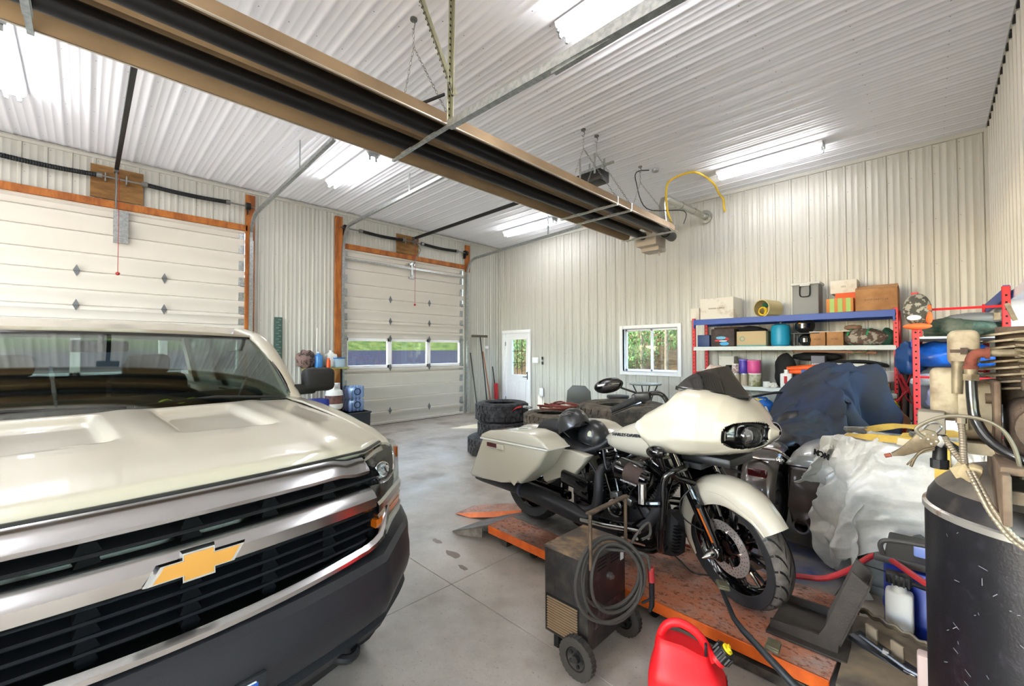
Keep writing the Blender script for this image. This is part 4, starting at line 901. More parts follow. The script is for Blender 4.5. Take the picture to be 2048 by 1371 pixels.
for s in (-1, 1):
    mb = MB(); mb.ell((1.708, s*.13, .962), (.062, .045, .056), (0, -.15, -s*.9), 24, 14); hl = mb.build('headlight', m_lens, fg)
    mb = MB(); mb.lathe([(.012, -.012), (.034, .0), (.050, .026), (.052, .034), (.047, .034), (.032, .006), (.0, -.006)], 24, basis((1.71, s*.115, .962), (.5, s*.87, 0), (0, 0, 1))); mb.build('headlight_bowl', m_chrome, hl)
mb = MB(); mb.grid(lambda u, v: (1.36+.31*v-.02*u+.0*u, (2*u-1)*(.20-.06*v)*(1), 1.196-.055*v**2), 10, 6, th=.004)
mb.bm.free(); mb = MB()
def scr(u, v):
    y = 2*u-1; b = V((1.655-.30*y*y, y*.215, 1.150+.045*y*y)); t = V((1.545-.07*y*y, y*.11, 1.315-.02*y*y)); return b.lerp(t, v)+V((-.012, 0, .012))*math.sin(PI*v)
mb.grid(scr, 20, 10, th=.004); ws = mb.build('windscreen', m_smoke, fg)
mb = MB(); mb.tube([scr(k/20, -.02) for k in range(21)], .012, 8); mb.build('screen_trim', m_gloss, ws)
mb = MB(); mb.loft([[(1.15, y, z) for y, z in ((-.2, .9), (.2, .9), (.2, 1.0), (-.2, 1.0))], [(1.35, y, z) for y, z in ((-.24, .85), (.24, .85), (.22, 1.12), (-.22, 1.12))]]); mb.box((1.45, 0, 1.0), (.3, .42, .2), bev=.03); mb.build('inner_fairing', m_black, fg)
mb = MB(); mb.box((1.48, 0, .80), (.28, .30, .05), bev=.015); mb.box((1.42, 0, .76), (.10, .34, .03)); mb.build('fairing_bracket', m_black, bk)
# steered front end
ax0, axd = V((1.30, 0, .85)), V((math.sin(R(27)), 0, -math.cos(R(27))))
ST = Matrix.Translation(ax0) @ Matrix.Rotation(R(24), 4, axd) @ Matrix.Translation(-ax0)
WC = (1.575, 0, .33); MF = ST @ basis(WC, (1, 0, 0), (0, 0, 1))
mb = MB(); tyre(mb, MF, .325, .068, .245, 72); fw = mb.build('front_wheel', m_tire, bk)
mb = MB(); grooves(mb, MF, .325, .068, 26); mb.build('tread_groove', m_black, fw)
mb = MB(); mb.ring([(.246, -.056), (.300, -.071), (.302, -.066), (.246, -.05)], 64, MF); mb.ring([(.246, .056), (.300, .071), (.302, .066), (.246, .05)], 64, MF); mb.build('sidewall', m_tireb, fw)
rim(fw, MF, .245, .05, 9, m_gl2)
for s in (-1, 1):
    D = MF @ Matrix.Translation((0, 0, s*.062)); mb = MB(); mb.ring([(.098, -.003), (.152, -.003), (.152, .003), (.098, .003)], 56, D); dk = mb.build('brake_disc', mat('disc_steel', 'b4aca6', .32, .7), fw)
    mb = MB()
    for k in range(30):
        for r_, o_ in ((.110, 0), (.125, .07), (.140, .14)): a = 2*PI*k/30+o_; p = D @ V((r_*math.cos(a), r_*math.sin(a), s*.0034)); q = D @ V((r_*math.cos(a), r_*math.sin(a), s*.0040)); mb.cyl(p, q, .0032, n=6)
    mb.build('disc_hole', m_black, dk)
    mb = MB()
    mb.ring([(.045, -.004), (.06, -.004), (.06, .004), (.045, .004)], 24, D)
    for k in range(5): a = 2*PI*k/5; mb.tube([D @ V((.05*math.cos(a), .05*math.sin(a), 0)), D @ V((.10*math.cos(a+.1), .10*math.sin(a+.1), 0))], .012, 8)
    mb.build('disc_carrier', m_gl2, dk)
    for k in range(5): a = 2*PI*k/5+.1; p = D @ V((.098*math.cos(a), .098*math.sin(a), 0)); q = D @ V((.098*math.cos(a), .098*math.sin(a), s*.012)); mb = MB(); mb.cyl(p, q, .008, n=10); mb.build('disc_bolt', m_chrome, dk)
    mb = MB(ST); b = V(WC)+V((-.005, s*.115, -.0)); t = b-axd*.60; t.x -= .0; mb.tube([b-V((0, 0, .03)), b-axd*.05, b-axd*.30, b-axd*.33], [.028, .036, .036, .037], 20); mb.tube([b-axd*.32, t], [.034, .034], 20); mb.box(b+V((0, 0, -.01)), (.06, .035, .09), bev=.012); fk = mb.build('fork_leg', m_gl2, bk)
    mb = MB(ST); c = V(WC)+V((0, s*.135, 0)); mb.lathe([(.026, 0), (.03, .02), (.018, .055), (.001, .095)], 24, basis(c, (1, 0, 0), (0, 0, -s*1.))); mb.build('axle_spike', m_chrome, fk)
    mb = MB(ST); p = b-axd*.08+V((.012, s*.034, 0)); mb.box(p-axd*.07+V((.022, 0, .01)), (.008, .010, .19), rot=(0, R(-27), 0), bev=.003); mb.build('fork_reflector', m_amber, fk)
    mb = MB(ST); p = V(WC)+V((-.12, s*.085, .09)); mb.box(p, (.07, .06, .14), rot=(0, R(35), 0), bev=.02); mb.build('brake_caliper', m_gl2, fk)
    mb = MB(ST); p = b-axd*.28+V((.02, s*.0, 0)); mb.cyl(p+V((.0, s*.02, 0)), p+V((.06, s*.05, 0)), .014, n=12); mb.build('fender_bolt', m_gl2, fk)
mb = MB(ST)
for q in (.42, .52): c = ax0+axd*(-.02)+axd*(.62-q-.25); 
for zz in (0, .16): c = V(WC)-axd*(.40+zz)+V((-.03, 0, -.01)); mb.box(c, (.09, .29, .035), rot=(0, R(-27)*-1, 0), bev=.012)
mb.build('triple_clamp', m_gl2, bk)
# front fender
def fend(u, v):
    a = R(212-177*u); y = (2*v-1); wd = .085*(1-.25*ss(.82, 1, u)-.15*ss(.15, 0, u)); r_ = .358+.044*ss(.35, 1, u)+.012*math.sin(PI*u)-.04*y*y-.03*ss(.9, 1., abs(y))
    if u < .12: r_ += 0
    return (WC[0]+r_*math.cos(a)+.0, y*wd, WC[2]+r_*math.sin(a)-.0)
mb = MB(ST); mb.grid(fend, 50, 18, th=.005); ff = mb.build('front_fender', m_bcream, bk, ang=60)
# fender skirts: side plates reaching down to the tyre edge
for s in (-1, 1):
    mb = MB(ST)
    def sk(u, v):
        p = V(fend(.0+1.*u, .5+.5*s)); c = V((WC[0], p.y, WC[2])); d = (p-c); k = .075*math.sin(PI*min(1, max(0, u)))**.6*(1-.5*ss(.6, 1, u)); q = p-d.normalized()*k*v; q.y += s*.004*math.sin(PI*v); return q
    mb.grid(sk, 50, 6, th=.004); mb.build('fender_skirt', m_bcream, ff, ang=60)
# bars, controls, mirrors
for s in (-1, 1):
    hb = MB(ST); base = V((1.33, 0, .99)); hb.tube(spline([base+V((.02, 0, 0)), base+V((.03, s*.10, .05)), base+V((.02, s*.16, .19)), base+V((-.03, s*.22, .205)), base+V((-.10, s*.30, .175))], 6), .014, 12); hb = hb.build('handlebar', m_gl2, bk)
    mb = MB(ST); g0, g1 = base+V((-.08, s*.28, .18)), base+V((-.16, s*.40, .13)); mb.tube([g0, g0.lerp(g1, .05), g1, g1+(g1-g0)*.02], [.021, .018, .018, .019], 16); mb.build('grip', m_rubber, hb)
    mb = MB(ST); mb.box(g0+V((.01, -s*.02, .0)), (.05, .08, .06), rot=(0, 0, s*.9), bev=.01); mb.box(g0+V((.05, -s*.02, .02)), (.05, .09, .05), rot=(0, 0, s*.9), bev=.012); mb.build('switch_housing', m_black, hb)
    mb = MB(ST); mb.tube([g0+V((.06, s*.0, -.01)), g0.lerp(g1, .4)+V((.045, 0, -.01)), g1+V((.03, s*.02, -.015))], [.010, .007, .008], 8); mb.build('lever', m_gl2, hb)
    if s < 0:
        mi = MB(ST); p = g0+V((.03, 0, .04)); q = p+V((-.06, s*.09, .055)); mi.tube([p, q], .006, 8); mi.ell(q+V((-.02, s*.045, .012)), (.088, .03, .045), rot=(0, -.12, .9), n=24, m=12); mi = mi.build('mirror', m_gl2, hb)
    mb = MB(); mb.tube([(1.42, s*.15, .66), (1.38, s*.26, .70), (1.345, s*.345, .76), (1.33, s*.36, .82)], [.018, .018, .018, .020], 12); mb.ell((1.315, s*.36, .845), (.06, .04, .036), (0, -.1, 0)); mb.build('turn_signal', m_gl2, bk)
    # engine guard, floorboards, highway pegs
    eg = MB(); eg.tube(spline([(1.30, s*.06, .74), (1.40, s*.2, .755), (1.40, s*.31, .75), (1.355, s*.35, .70), (1.345, s*.35, .55), (1.33, s*.35, .40), (1.30, s*.30, .29), (1.24, s*.15, .24)], 7), .017, 12); eg = eg.build('engine_guard', m_gl2, bk)
    mb = MB(); mb.cyl((1.25, s*.40, .555), (1.25, s*.40, .665), .022, n=16); mb.build('highway_peg', m_chrome, eg)
    mb = MB(); mb.tube([(1.34, s*.36, .57), (1.28, s*.39, .56), (1.20, s*.40, .545)], [.022, .018, .014], 10); mb.build('peg_mount', m_gl2, eg)
    fb = MB(); fb.box((.98, s*.33, .335), (.40, .11, .022), rot=(0, -.12, 0), bev=.01); fb = fb.build('floorboard', m_gl2, bk)
    mb = MB(); mb.tube([(.79, s*.385, .325), (.98, s*.39, .348), (1.22, s*.38, .385)], .013, 10); mb.build('floorboard_rail', m_chrome, fb)
mb = MB(); mb.tube([(1.17, -.36, .40), (1.22, -.34, .45), (1.16, -.32, .50)], .008, 8); mb.box((1.20, -.36, .43), (.07, .05, .01), rot=(0, -.7, 0)); mb.build('brake_pedal', m_gl2, bk)
# oil cooler / chin guard
ch = MB(Matrix.Translation((-.06, -.02, -.0)) @ Matrix.Diagonal((1, .62, .94, 1))); ch.loft([[(1.12, s*w_, z) for s, w_, z in ((-1, .10, .15), (1, .10, .15), (1, .13, .30), (1, .10, .40), (-1, .10, .40), (-1, .13, .30))], [(1.29, s*w_, z) for s, w_, z in ((-1, .075, .165), (1, .075, .165), (1, .11, .27), (1, .08, .44), (-1, .08, .44), (-1, .11, .27))], [(1.33, s*w_, z) for s, w_, z in ((-1, .06, .18), (1, .06, .18), (1, .085, .26), (1, .065, .40), (-1, .065, .40), (-1, .085, .26))]]); ch = ch.build('chin_guard', m_trim, bk, ang=15)
for k in range(9):
    mb = MB(); mb.box((1.255+.003*k, -.070, .19+.020*k), (.040, .04, .006), rot=(0, 0, -.4)); mb.build('louver', m_black, ch)
mb = MB(); mb.tube(spline([(1.40, -.16, .62), (1.36, -.19, .55), (1.37, -.19, .47), (1.43, -.16, .42), (1.49, -.13, .40)], 6), .004, 6); mb.tube(spline([(1.44, -.10, .78), (1.50, .02, .74), (1.60, .04, .72)], 5), .007, 6); mb.build('brake_hose', m_black, bk)
mb = MB(); mb.tube([(1.05, .34, .24), (1.13, .38, .20), (1.25, .46, .18)], .016, 8); mb.box((1.12, .33, .30), (.16, .1, .03), bev=.01); mb.build('shift_linkage', m_gl2, bk)
mb = MB(); mb.tube(spline([(.93, -.2, .70), (.85, -.19, .62), (.80, -.17, .74)], 5), .008, 6); mb.tube(spline([(.45, -.17, .66), (.60, -.19, .60), (.68, -.2, .50), (.72, -.2, .44)], 6), .009, 6); mb.tube(spline([(.56, -.17, .69), (.68, -.19, .65), (.76, -.18, .55), (.78, -.18, .42)], 6), .008, 6); mb.build('wiring', m_black, bk)
mb = MB(); mb.tube([(.30, .17, .20), (.42, .25, .02), (.44, .26, .0)], .012, 8); mb.build('kickstand', m_gl2, bk)

# helmets on the seat
def helmet(loc, rot, label, emb):
    t = thing('half_helmet', label, 'helmet', loc); t.rotation_euler = rot
    mb = MB(); mb.lathe([(.135, -.03), (.138, 0), (.134, .045), (.115, .09), (.08, .125), (.04, .142), (.001, .147)], 36, Matrix.Diagonal((1.12, .92, 1, 1)), cap=False); mb.lathe([(.129, -.028), (.13, 0), (.126, .045), (.107, .085), (.07, .118), (.001, .138)], 36, Matrix.Diagonal((1.12, .92, 1, 1)), cap=False); mb.build('shell', mat('helmet_matte', '1f1f20', .32, coat=.2), t)
    mb = MB(); mb.tube([(.152*math.cos(a), .127*math.sin(a), -.03) for a in [2*PI*k/30 for k in range(30)]], .006, 8, closed=True)
    if emb: mb.grid(lambda u, v: (.13+.045*v, (2*u-1)*.09*(1-.4*v), .0-.012*v-.15*(u-.5)**2), 8, 3, th=.004)
    mb.build('rim_band', m_black, t)
    mb = MB(); mb.lathe([(.128, -.024), (.11, -.012), (.001, .01)], 30, Matrix.Diagonal((1.12, .92, 1, 1)), cap=False); mb.build('liner', mat('helmet_liner', '0d0d0e', .9), t)
    mb = MB()
    for sy in (-1, 1): mb.tube([(.02, sy*.12, -.03), (.03, sy*.09, -.075), (.0, sy*.05, -.09)], .006, 6)
    mb.build('strap', m_black, t); return t
def bw(x, y, z): p = Matrix.Translation(BL) @ Matrix.Rotation(BR, 4, 'Z') @ V((x, y, z)); return tuple(p)
h1 = helmet(bw(.475, -.10, .838), (R(2), R(-28), R(-22)), 'black half helmet with silver swirl lying tilted on top of the other helmet', True)
mb = MB(); 
for pts in ([(.10, -.09, .075), (.06, -.10, .085), (.02, -.09, .10)], [(.12, -.07, .07), (.09, -.085, .085), (.05, -.085, .10), (.03, -.07, .112)], [(.13, -.045, .075), (.10, -.06, .093), (.07, -.065, .105)]): mb.tube([V((x, y, z))*1.02 for x, y, z in spline(pts, 5)], .003, 5, flat=.5)
mb.build('swirl_graphic', mat('silver_graphic', '8f8d88', .3), h1)
h2 = helmet(bw(.60, -.03, .775), (R(-4), R(8), R(-30)), 'matte black half helmet with small pale badge on the motorcycle seat, the lower one', False)
mb = MB(); M = basis((.095, -.088, .055), (.72, .69, 0), (-.2, .2, 1)); mb.prism([(-.012, .02), (-.018, .0), (-.012, -.02), (.012, -.02), (.018, 0), (.012, .02), (.005, .026), (-.005, .026)], 0, .004, M); mb.build('pale_badge', mat('pale_badge', 'a7a58c', .5), h2)
h1.scale = (.9, .9, .95); h2.scale = (.86, .86, .86)
# ================================================================ LIFT TABLE AND THINGS ROUND IT
def lift_mat():
    m = mat('orange_deck', 'c4693f', .6, bump=.25, bs=60); n = m.node_tree.nodes; L = m.node_tree.links; p = n['Principled BSDF']
    tc = n.new('ShaderNodeTexCoord')
    def ns(s, d, sc=(1, 1, 1)):
        mp = n.new('ShaderNodeMapping'); mp.inputs['Scale'].default_value = sc; L.new(tc.outputs['Object'], mp.inputs[0])
        t = n.new('ShaderNodeTexNoise'); t.inputs['Scale'].default_value = s; t.inputs['Detail'].default_value = d; t.inputs['Roughness'].default_value = .7; L.new(mp.outputs[0], t.inputs['Vector']); return t
    r1 = n.new('ShaderNodeValToRGB'); e = r1.color_ramp.elements; e[0].position = .35; e[0].color = lin('a8948a'); e[1].position = .62; e[1].color = lin('bd7350'); L.new(ns(3.5, 6).outputs[0], r1.inputs[0])
    r2 = n.new('ShaderNodeValToRGB'); e = r2.color_ramp.elements; e[0].position = .36; e[0].color = lin('82604f'); e[1].position = .46; e[1].color = (1, 1, 1, 1); L.new(ns(38, 3, (.85, 1.15, 1)).outputs[0], r2.inputs[0])
    r3 = n.new('ShaderNodeValToRGB'); e = r3.color_ramp.elements; e[0].position = .38; e[0].color = lin('8a7466'); e[1].position = .52; e[1].color = (1, 1, 1, 1); L.new(ns(2.1, 3).outputs[0], r3.inputs[0])
    a = n.new('ShaderNodeMix'); a.data_type = 'RGBA'; a.blend_type = 'MULTIPLY'; a.inputs[0].default_value = .8; L.new(r1.outputs[0], a.inputs[6]); L.new(r2.outputs[0], a.inputs[7])
    b = n.new('ShaderNodeMix'); b.data_type = 'RGBA'; b.blend_type = 'MULTIPLY'; b.inputs[0].default_value = .75; L.new(a.outputs[2], b.inputs[6]); L.new(r3.outputs[0], b.inputs[7]); L.new(b.outputs[2], p.inputs['Base Color'])
    return m
m_deck = lift_mat(); m_orange = mat('orange_edge', 'd5611b', .45, col2='bb4f12', vs=8)
m_gdeck = mat('worn_grey_deck', '6f6a66', .6, col2='4f4a46', vs=9, bump=.3, bs=50)
lt = thing('motorcycle_lift', 'low orange diamond-plate lift table carrying the cream motorcycle', 'lift table', (-1.42, 2.66, 0), R(-1.7))
LX0, LX1, LY0, LY1, LZ = -1.13, 1.10, -.385, .40, .15
mb = MB(); mb.box(((LX0+LX1)/2, (LY0+LY1)/2, LZ-.006), (LX1-LX0, LY1-LY0, .012))
for k in range(56):
    for j in range(19):
        x = LX0+.02+k*.04; y = LY0+.02+j*.041
        if not (x < -.30 and -.13 < y < .16): mb.box((x, y, LZ+.0005), (.024, .005, .002), rot=(0, 0, .75 if (k+j) % 2 else -.75))
mb.build('deck', m_deck, lt)
mb = MB(); mb.box((-.70, .02, LZ+.003), (.84, .30, .004), bev=.001); mb.build('removable_panel', m_gdeck, lt)
mb = MB()
for y in (LY0, LY1): mb.box(((LX0+LX1)/2, y, LZ-.03), (LX1-LX0, .012, .06), bev=.003, seg=1)
mb.box((LX0, (LY0+LY1)/2, LZ-.03), (.012, LY1-LY0, .06)); mb.build('edge_flange', m_orange, lt)
mb = MB()
for y in (-.2, .22): mb.box((0, y, .055), (2.0, .05, .05), bev=.005); mb.box((.05, y*.7, .09), (1.7, .03, .02))
mb.box((.98, .0, .04), (.05, .7, .04)); mb.box((-.98, 0, .04), (.05, .7, .04)); mb.box((.70, -.34, .03), (.6, .05, .045)); mb.build('base_frame', mat('dusty_dark_steel', '3b3733', .7, .3, col2='5c5449', vs=12), lt)
for x in (-.72, -.55, .25):
    mb = MB(); mb.cyl((x, -.30, .035), (x, -.27, .035), .035, n=16); mb.cyl((x, -.32, .04), (x, -.30, .04), .012, n=8); mb.build('caster', m_dark, lt)
IM = Matrix.Rotation(R(1.7), 4, 'Z') @ Matrix.Translation((1.42, -2.66, 0))
def wedge(q, th, nm, m):
    """q: four world corners, outer edge first; th: thickness at inner edge"""
    mb = MB(IM); a, b, c, d = [V(p) for p in q]; mb.loft([[a, b, b-V((0, 0, .006)), a-V((0, 0, .006))], [d, c, c-V((0, 0, th)), d-V((0, 0, th))]]); return mb.build(nm, m, lt, ang=10)
wedge([(-2.95, 2.245, .012), (-2.94, 2.63, .012), (-2.56, 2.72, .148), (-2.56, 2.325, .148)], .05, 'grey_ramp', [m_gdeck])
mb = MB(IM); mb.prism([(-2.95, .006), (-2.56, .145), (-2.56, .075), (-2.86, .008)], -2.245, -2.235, XZ); mb.build('ramp_cheek', m_gdeck, lt)
wedge([(-3.24, 2.50, .015), (-3.27, 2.76, .015), (-2.60, 3.04, .148), (-2.60, 2.74, .148)], .06, 'orange_ramp', m_deck)
mb = MB(IM); mb.loft([[(-3.24, 2.50, .012), (-3.08, 2.54, .004), (-3.08, 2.55, .004), (-3.24, 2.51, .012)], [(-2.60, 2.735, .146), (-2.60, 2.735, .09), (-2.60, 2.745, .09), (-2.60, 2.745, .146)]]); mb.build('ramp_flange', m_orange, lt)
mb = MB(IM); mb.loft([[(-.31, 2.24, .155), (-.31, 2.86, .165), (-.31, 2.86, .12), (-.31, 2.24, .06)], [(-.24, 2.20, .175), (-.24, 2.86, .18), (-.24, 2.86, .12), (-.24, 2.20, .05)], [(-.03, 2.14, .15), (.0, 2.80, .17), (.0, 2.80, .12), (-.03, 2.14, .03)], [(.1, 2.1, .10), (.1, 2.78, .15), (.1, 2.78, .1), (.1, 2.1, .0)]]); mb.build('front_extension', mat('dusty_plate', '4a4541', .8, col2='8a7a62', vs=2.5, amt=(.45, .7)), lt)
# wheel clamp
m_chk = mat('chock_black', '2f2a26', .6, bump=.15, bs=120, col2='3a332d', vs=10)
wc = MB(IM)
wc.prism([(-.60, .155), (-.33, .155), (-.325, .20), (-.215, .51), (-.272, .555), (-.375, .265), (-.40, .215), (-.60, .205)], -2.456, -2.444, XZ)
wc.prism([(-.34, .155), (-.325, .20), (-.215, .52), (-.272, .565), (-.385, .265), (-.40, .155)], -2.596, -2.584, XZ); wc.prism([(-.60, .155), (-.33, .155), (-.33, .205), (-.60, .205)], -2.766, -2.754, XZ)
wc.prism([(-.215, .51), (-.325, .20), (-.318, .195), (-.208, .505)], -2.59, -2.45, XZ)
wc.box((-.45, 2.60, .158), (.32, .40, .012), bev=.002)
wc.build('wheel_clamp', m_chk, lt)
# foot pump
pd = thing('foot_pump_pedal', 'black tubular foot pump lever with ribbed pads over the lift edge', 'foot pedal', (-.42, 2.02, 0))
mb = MB(Matrix.Translation((.42, -2.02, 0))); mb.tube([(-.36, 1.98, .14), (-.40, 2.02, .20), (-.63, 2.11, .29), (-.68, 2.16, .295), (-.80, 2.36, .30)], [.020, .018, .013, .012, .011], 12); mb.build('lever', mat('worn_tube', '3a3f42', .4, .7), pd)
for c, r_ in (((-.81, 2.40, .305), .95), ((-.52, 2.16, .245), .6)):
    mb = MB(Matrix.Translation((.42, -2.02, 0))); mb.box(c, (.12, .055, .014), rot=(.1, .2, r_+1.1), bev=.005)
    for k in range(-4, 5): mb.box(V(c)+Euler((.1, .2, r_+1.1)).to_matrix() @ V((k*.012, 0, .009)), (.004, .05, .006), rot=(.1, .2, r_+1.1))
    mb.build('pedal_pad', mat('ribbed_rubber', '5f5a45', .8), pd)
mb = MB(Matrix.Translation((.42, -2.02, 0))); mb.box((-.37, 1.98, .06), (.16, .10, .12), rot=(0, 0, .4), bev=.015); mb.cyl((-.30, 1.99, .07), (-.12, 2.06, .07), .03, n=16); mb.build('pump_body', m_chk, pd)

# welder
m_weld = mat('sooty_black', '1f1c1b', .65, col2='3d362f', vs=11, amt=(.45, .7), bump=.2, bs=80)
m_dust = mat('dusty_top', '4a423b', .85, col2='8a6f50', vs=7, amt=(.45, .65))
m_maroon = mat('dark_maroon', '2a1717', .5, col2='3c2a26', vs=14, amt=(.5, .7))
wd = thing('welder', 'grimy black wheeled arc welder with coiled cable in front of the orange lift', 'welder', (-1.325, 1.885, 0))
mb = MB(); mb.box((0, 0, .315), (.27, .35, .43), bev=.006); mb.build('case', m_weld, wd)
mb = MB(); mb.box((0, 0, .534), (.275, .355, .012), bev=.003); mb.build('top_cover', m_dust, wd)
mb = MB(); mb.box((.137, 0, .40), (.008, .32, .24), bev=.002); mb.build('control_panel', m_maroon, wd)
mb = MB()
for k in range(13): mb.box((-.02, -.178, .125+.013*k), (.19, .008, .0045), rot=(.35, 0, 0))
mb.build('side_louvers', mat('dusty_louver', '8d7559', .8), wd)
mb = MB(); mb.box((-.02, -.1745, .205), (.21, .003, .185)); mb.build('louver_recess', mat('dark_recess', '0d0c0c', .9), wd)
for j, (y, n) in enumerate(((-.06, 3), (.06, 3))):
    for k in range(3): mb = MB(); mb.box((.1425, y, .47+.018*k), (.003, .08, .005)); mb.build('panel_slot', mat('dark_recess', '0d0c0c'), wd)
mb = MB(); mb.cyl((.141, .0, .415), (.158, .0, .415), .018, n=20); mb.cyl((.158, 0, .415), (.17, 0, .415), .011, n=16); mb.build('dial', m_steel, wd)
mb = MB(); mb.box((.142, .13, .47), (.002, .03, .04)); mb.build('white_sticker', mat('paper_white', 'dcdee2', .6), wd)
mb = MB(); mb.box((.138, .0, .245), (.004, .24, .10)); mb.build('data_plate', mat('scratched_plate', '5d4c52', .4, .4, col2='2b2024', vs=30), wd)
for y in (-.22, .215):
    M = basis((.105, y, .095), (1, 0, 0), (0, 0, 1)); wl = MB(); wl.ring([(.055, -.018), (.085, -.022), (.094, -.018), (.095, 0), (.094, .018), (.085, .022), (.055, .018)], 40, M)
    for k in range(26): a = 2*PI*k/26; wl.box(M @ V((.094*math.cos(a), .094*math.sin(a), 0)), (.007, .034, .010), rot=(0, -a+0, 0))
    wl = wl.build('wheel', mat('dusty_rubber', '37332f', .85), wd)
    mb = MB(); mb.lathe([(.056, -.012), (.05, .012), (.02, .004), (.018, .024), (.0, .024)], 24, M); mb.build('wheel_hub', m_weld, wl)
    for k in range(5): a = 2*PI*k/5; mb = MB(); p = M @ V((.036*math.cos(a), .036*math.sin(a), .010 if y > 0 else .0)); mb.cyl(p+V((0, -.014, 0)), p+V((0, .014, 0)), .009, n=10); mb.build('hub_hole', m_black, wl)
mb = MB(); mb.cyl((.105, -.22, .095), (.105, .215, .095), .01, n=10); mb.box((-.10, 0, .05), (.03, .25, .10)); mb.build('axle', m_dark, wd)
hd = MB(); hd.tube([(.145, -.165, .50), (.145, -.165, .765)], .009, 6); hd.tube([(.145, .165, .50), (.145, .165, .765)], .009, 6); hd.box((.145, 0, .772), (.030, .36, .008)); hd.build('handle', mat('rusty_bar', '3a332b', .6, .5, col2='6a5744', vs=10), wd)
cb = thing('welding_cable', 'coiled grey welding cable hanging over the front of the welder', 'cable', (-1.145, 1.84, .425), R(-28))
rnd = random.Random(3); pts = []
for k in range(150):
    t = k/149*5.3; a = 2*PI*t; r_ = .158+.022*math.sin(2.3*t)+.012*math.sin(5*t); ztop = math.sin(a)
    pts.append((.03+.025*math.sin(1.9*t)+(-.055*max(0, math.sin(a))**2), r_*math.cos(a)*(1.0+.10*math.sin(1.3*t))-.02*math.sin(2.1*t), r_*1.02*math.sin(a)*(1+.08*math.sin(1.9*t))+.01+.02*math.sin(.9*t)))
m_cab = mat('dusty_cable', '3b3732', .75)
mb = MB(); mb.tube(pts, .0085, 8); mb.tube(spline([pts[-1], (.04, .16, .12), (.05, .19, .05), (.045, .20, .02)], 5), .0085, 8); mb.tube(spline([(.0, .12, .16), (-.0, .16, .21), (.0, .22, .25), (.0, .23, .19), (.0, .18, .17)], 6), .007, 8); mb.build('cable_coil', m_cab, cb)
mb = MB(); mb.tube([(.045, .20, .05), (.045, .205, -.02)], [.016, .018], 14); mb.build('holder_grip', mat('faded_red', '9c2a2c', .6), cb)
mb = MB(); mb.tube([(.045, .205, -.02), (.045, .205, -.14), (.045, .19, -.165)], [.014, .013, .008], 10); mb.tube([(.045, .22, -.10), (.04, .15, -.12)], .006, 6); mb.build('electrode_clamp', m_dark, cb)

# gas can
m_red = mat('red_plastic', 'd8161f', .42, bump=.12, bs=260)
gc = thing('gas_can', 'red plastic gas can with black cap and yellow plug standing before the lift', 'gas can', (-.765, 1.83, 0), R(20)); gc.scale = (.92, .92, 1.03)
def gcan(u, v):
    z = .32*u; a = 2*PI*v; c, s_ = math.cos(a), math.sin(a)
    hx = .162+.010*math.sin(PI*min(1, z/.22)); hy = .118
    z = .305*u; k = ss(.0, .03, z); kk = ss(.16, .305, z)
    hx *= .90+.10*k; hy *= .88+.12*k
    hx *= 1-.30*kk; hy *= 1-.60*kk; x = hx*math.copysign(abs(c)**.55, c); y = hy*math.copysign(abs(s_)**.55, s_)
    return (x-.02*kk, y, z if u < 1 else z)
mb = MB(); rings = [[gcan(u, v/48)[:2]+(.305*u-.03*ss(.5, 1, u)*ss(-.04, .10, gcan(u, v/48)[0]),) for v in range(48)] for u in [i/30 for i in range(31)]]; mb.loft(rings); gb_ = mb.build('can_body', m_red, gc, ang=60)
mb = MB(); mb.tube(spline([(-.128, 0, .20), (-.122, 0, .28), (-.09, 0, .345), (-.03, 0, .368), (.04, 0, .345), (.085, 0, .295), (.105, 0, .245)], 7), [.018]*43, 14); mb.build('handle', m_red, gc)
mb = MB(); d = V((.62, 0, .78)); p = V((.125, -.01, .262)); mb.cyl(p, p+d*.035, .034, n=24); mb.build('spout_neck', m_red, gc)
mb = MB(); mb.cyl(p+d*.02, p+d*.065, .040, .036, n=24)
x_, y_ = _frame(d)
for k in range(12): a = 2*PI*k/12; q = p+d*.042+(x_*math.cos(a)+y_*math.sin(a))*.038; mb.cyl(q-d*.018, q+d*.018, .006, n=6)
mb.box(p+V((-.045, 0, .035)), (.012, .05, .05), bev=.004); cp_ = mb.build('cap', m_black, gc)
mb = MB(); mb.cyl(p+d*.06, p+d*.074, .022, n=20); mb.box(p+d*.078, (.012, .03, .012), rot=(0, -.67, 0)); mb.build('yellow_plug', mat('yellow_plastic', 'e8cf1e', .5), cp_)
mb = MB(); mb.grid(lambda u, v: (.166*1.0+.004-.003*abs(2*u-1), -.05+.10*u, .05+.13*v), 6, 4, th=.002); mb.build('warning_label', mat('grey_label', '9a9a9a', .6, col2='3a3a3a', vs=60), gc)

# ================================================================ COMPRESSOR
m_tank = mat('scuffed_black_tank', '111116', .36, .1, col2='24232a', vs=26, amt=(.55, .8), bump=.08, bs=150)
m_rust = mat('rusty_dust', '695a49', .85, col2='46342a', vs=6, amt=(.4, .65), bump=.3, bs=60)
m_cast = mat('dirty_cast_iron', '54463a', .8, .2, col2='3c3129', vs=7, bump=.5, bs=70)
m_alu = mat('grimy_aluminium', '7d735e', .55, .4, col2='544837', vs=9, bump=.2, bs=60)
m_gpaint = mat('chipped_beige_paint', '948a74', .6, col2='5f4d38', vs=9, amt=(.45, .68), bump=.15, bs=60)
CX, CY, CR = .252, 1.90, .278
cm = thing('air_compressor', 'big upright black tank air compressor with dusty cast pump beside the right wall', 'air compressor', (CX, CY, 0))
mb = MB(); mb.lathe([(CR-.03, .10), (CR, .14), (CR, 1.06), (CR-.002, 1.08)], 72, cap=True); tk_ = mb.build('tank', m_tank, cm)
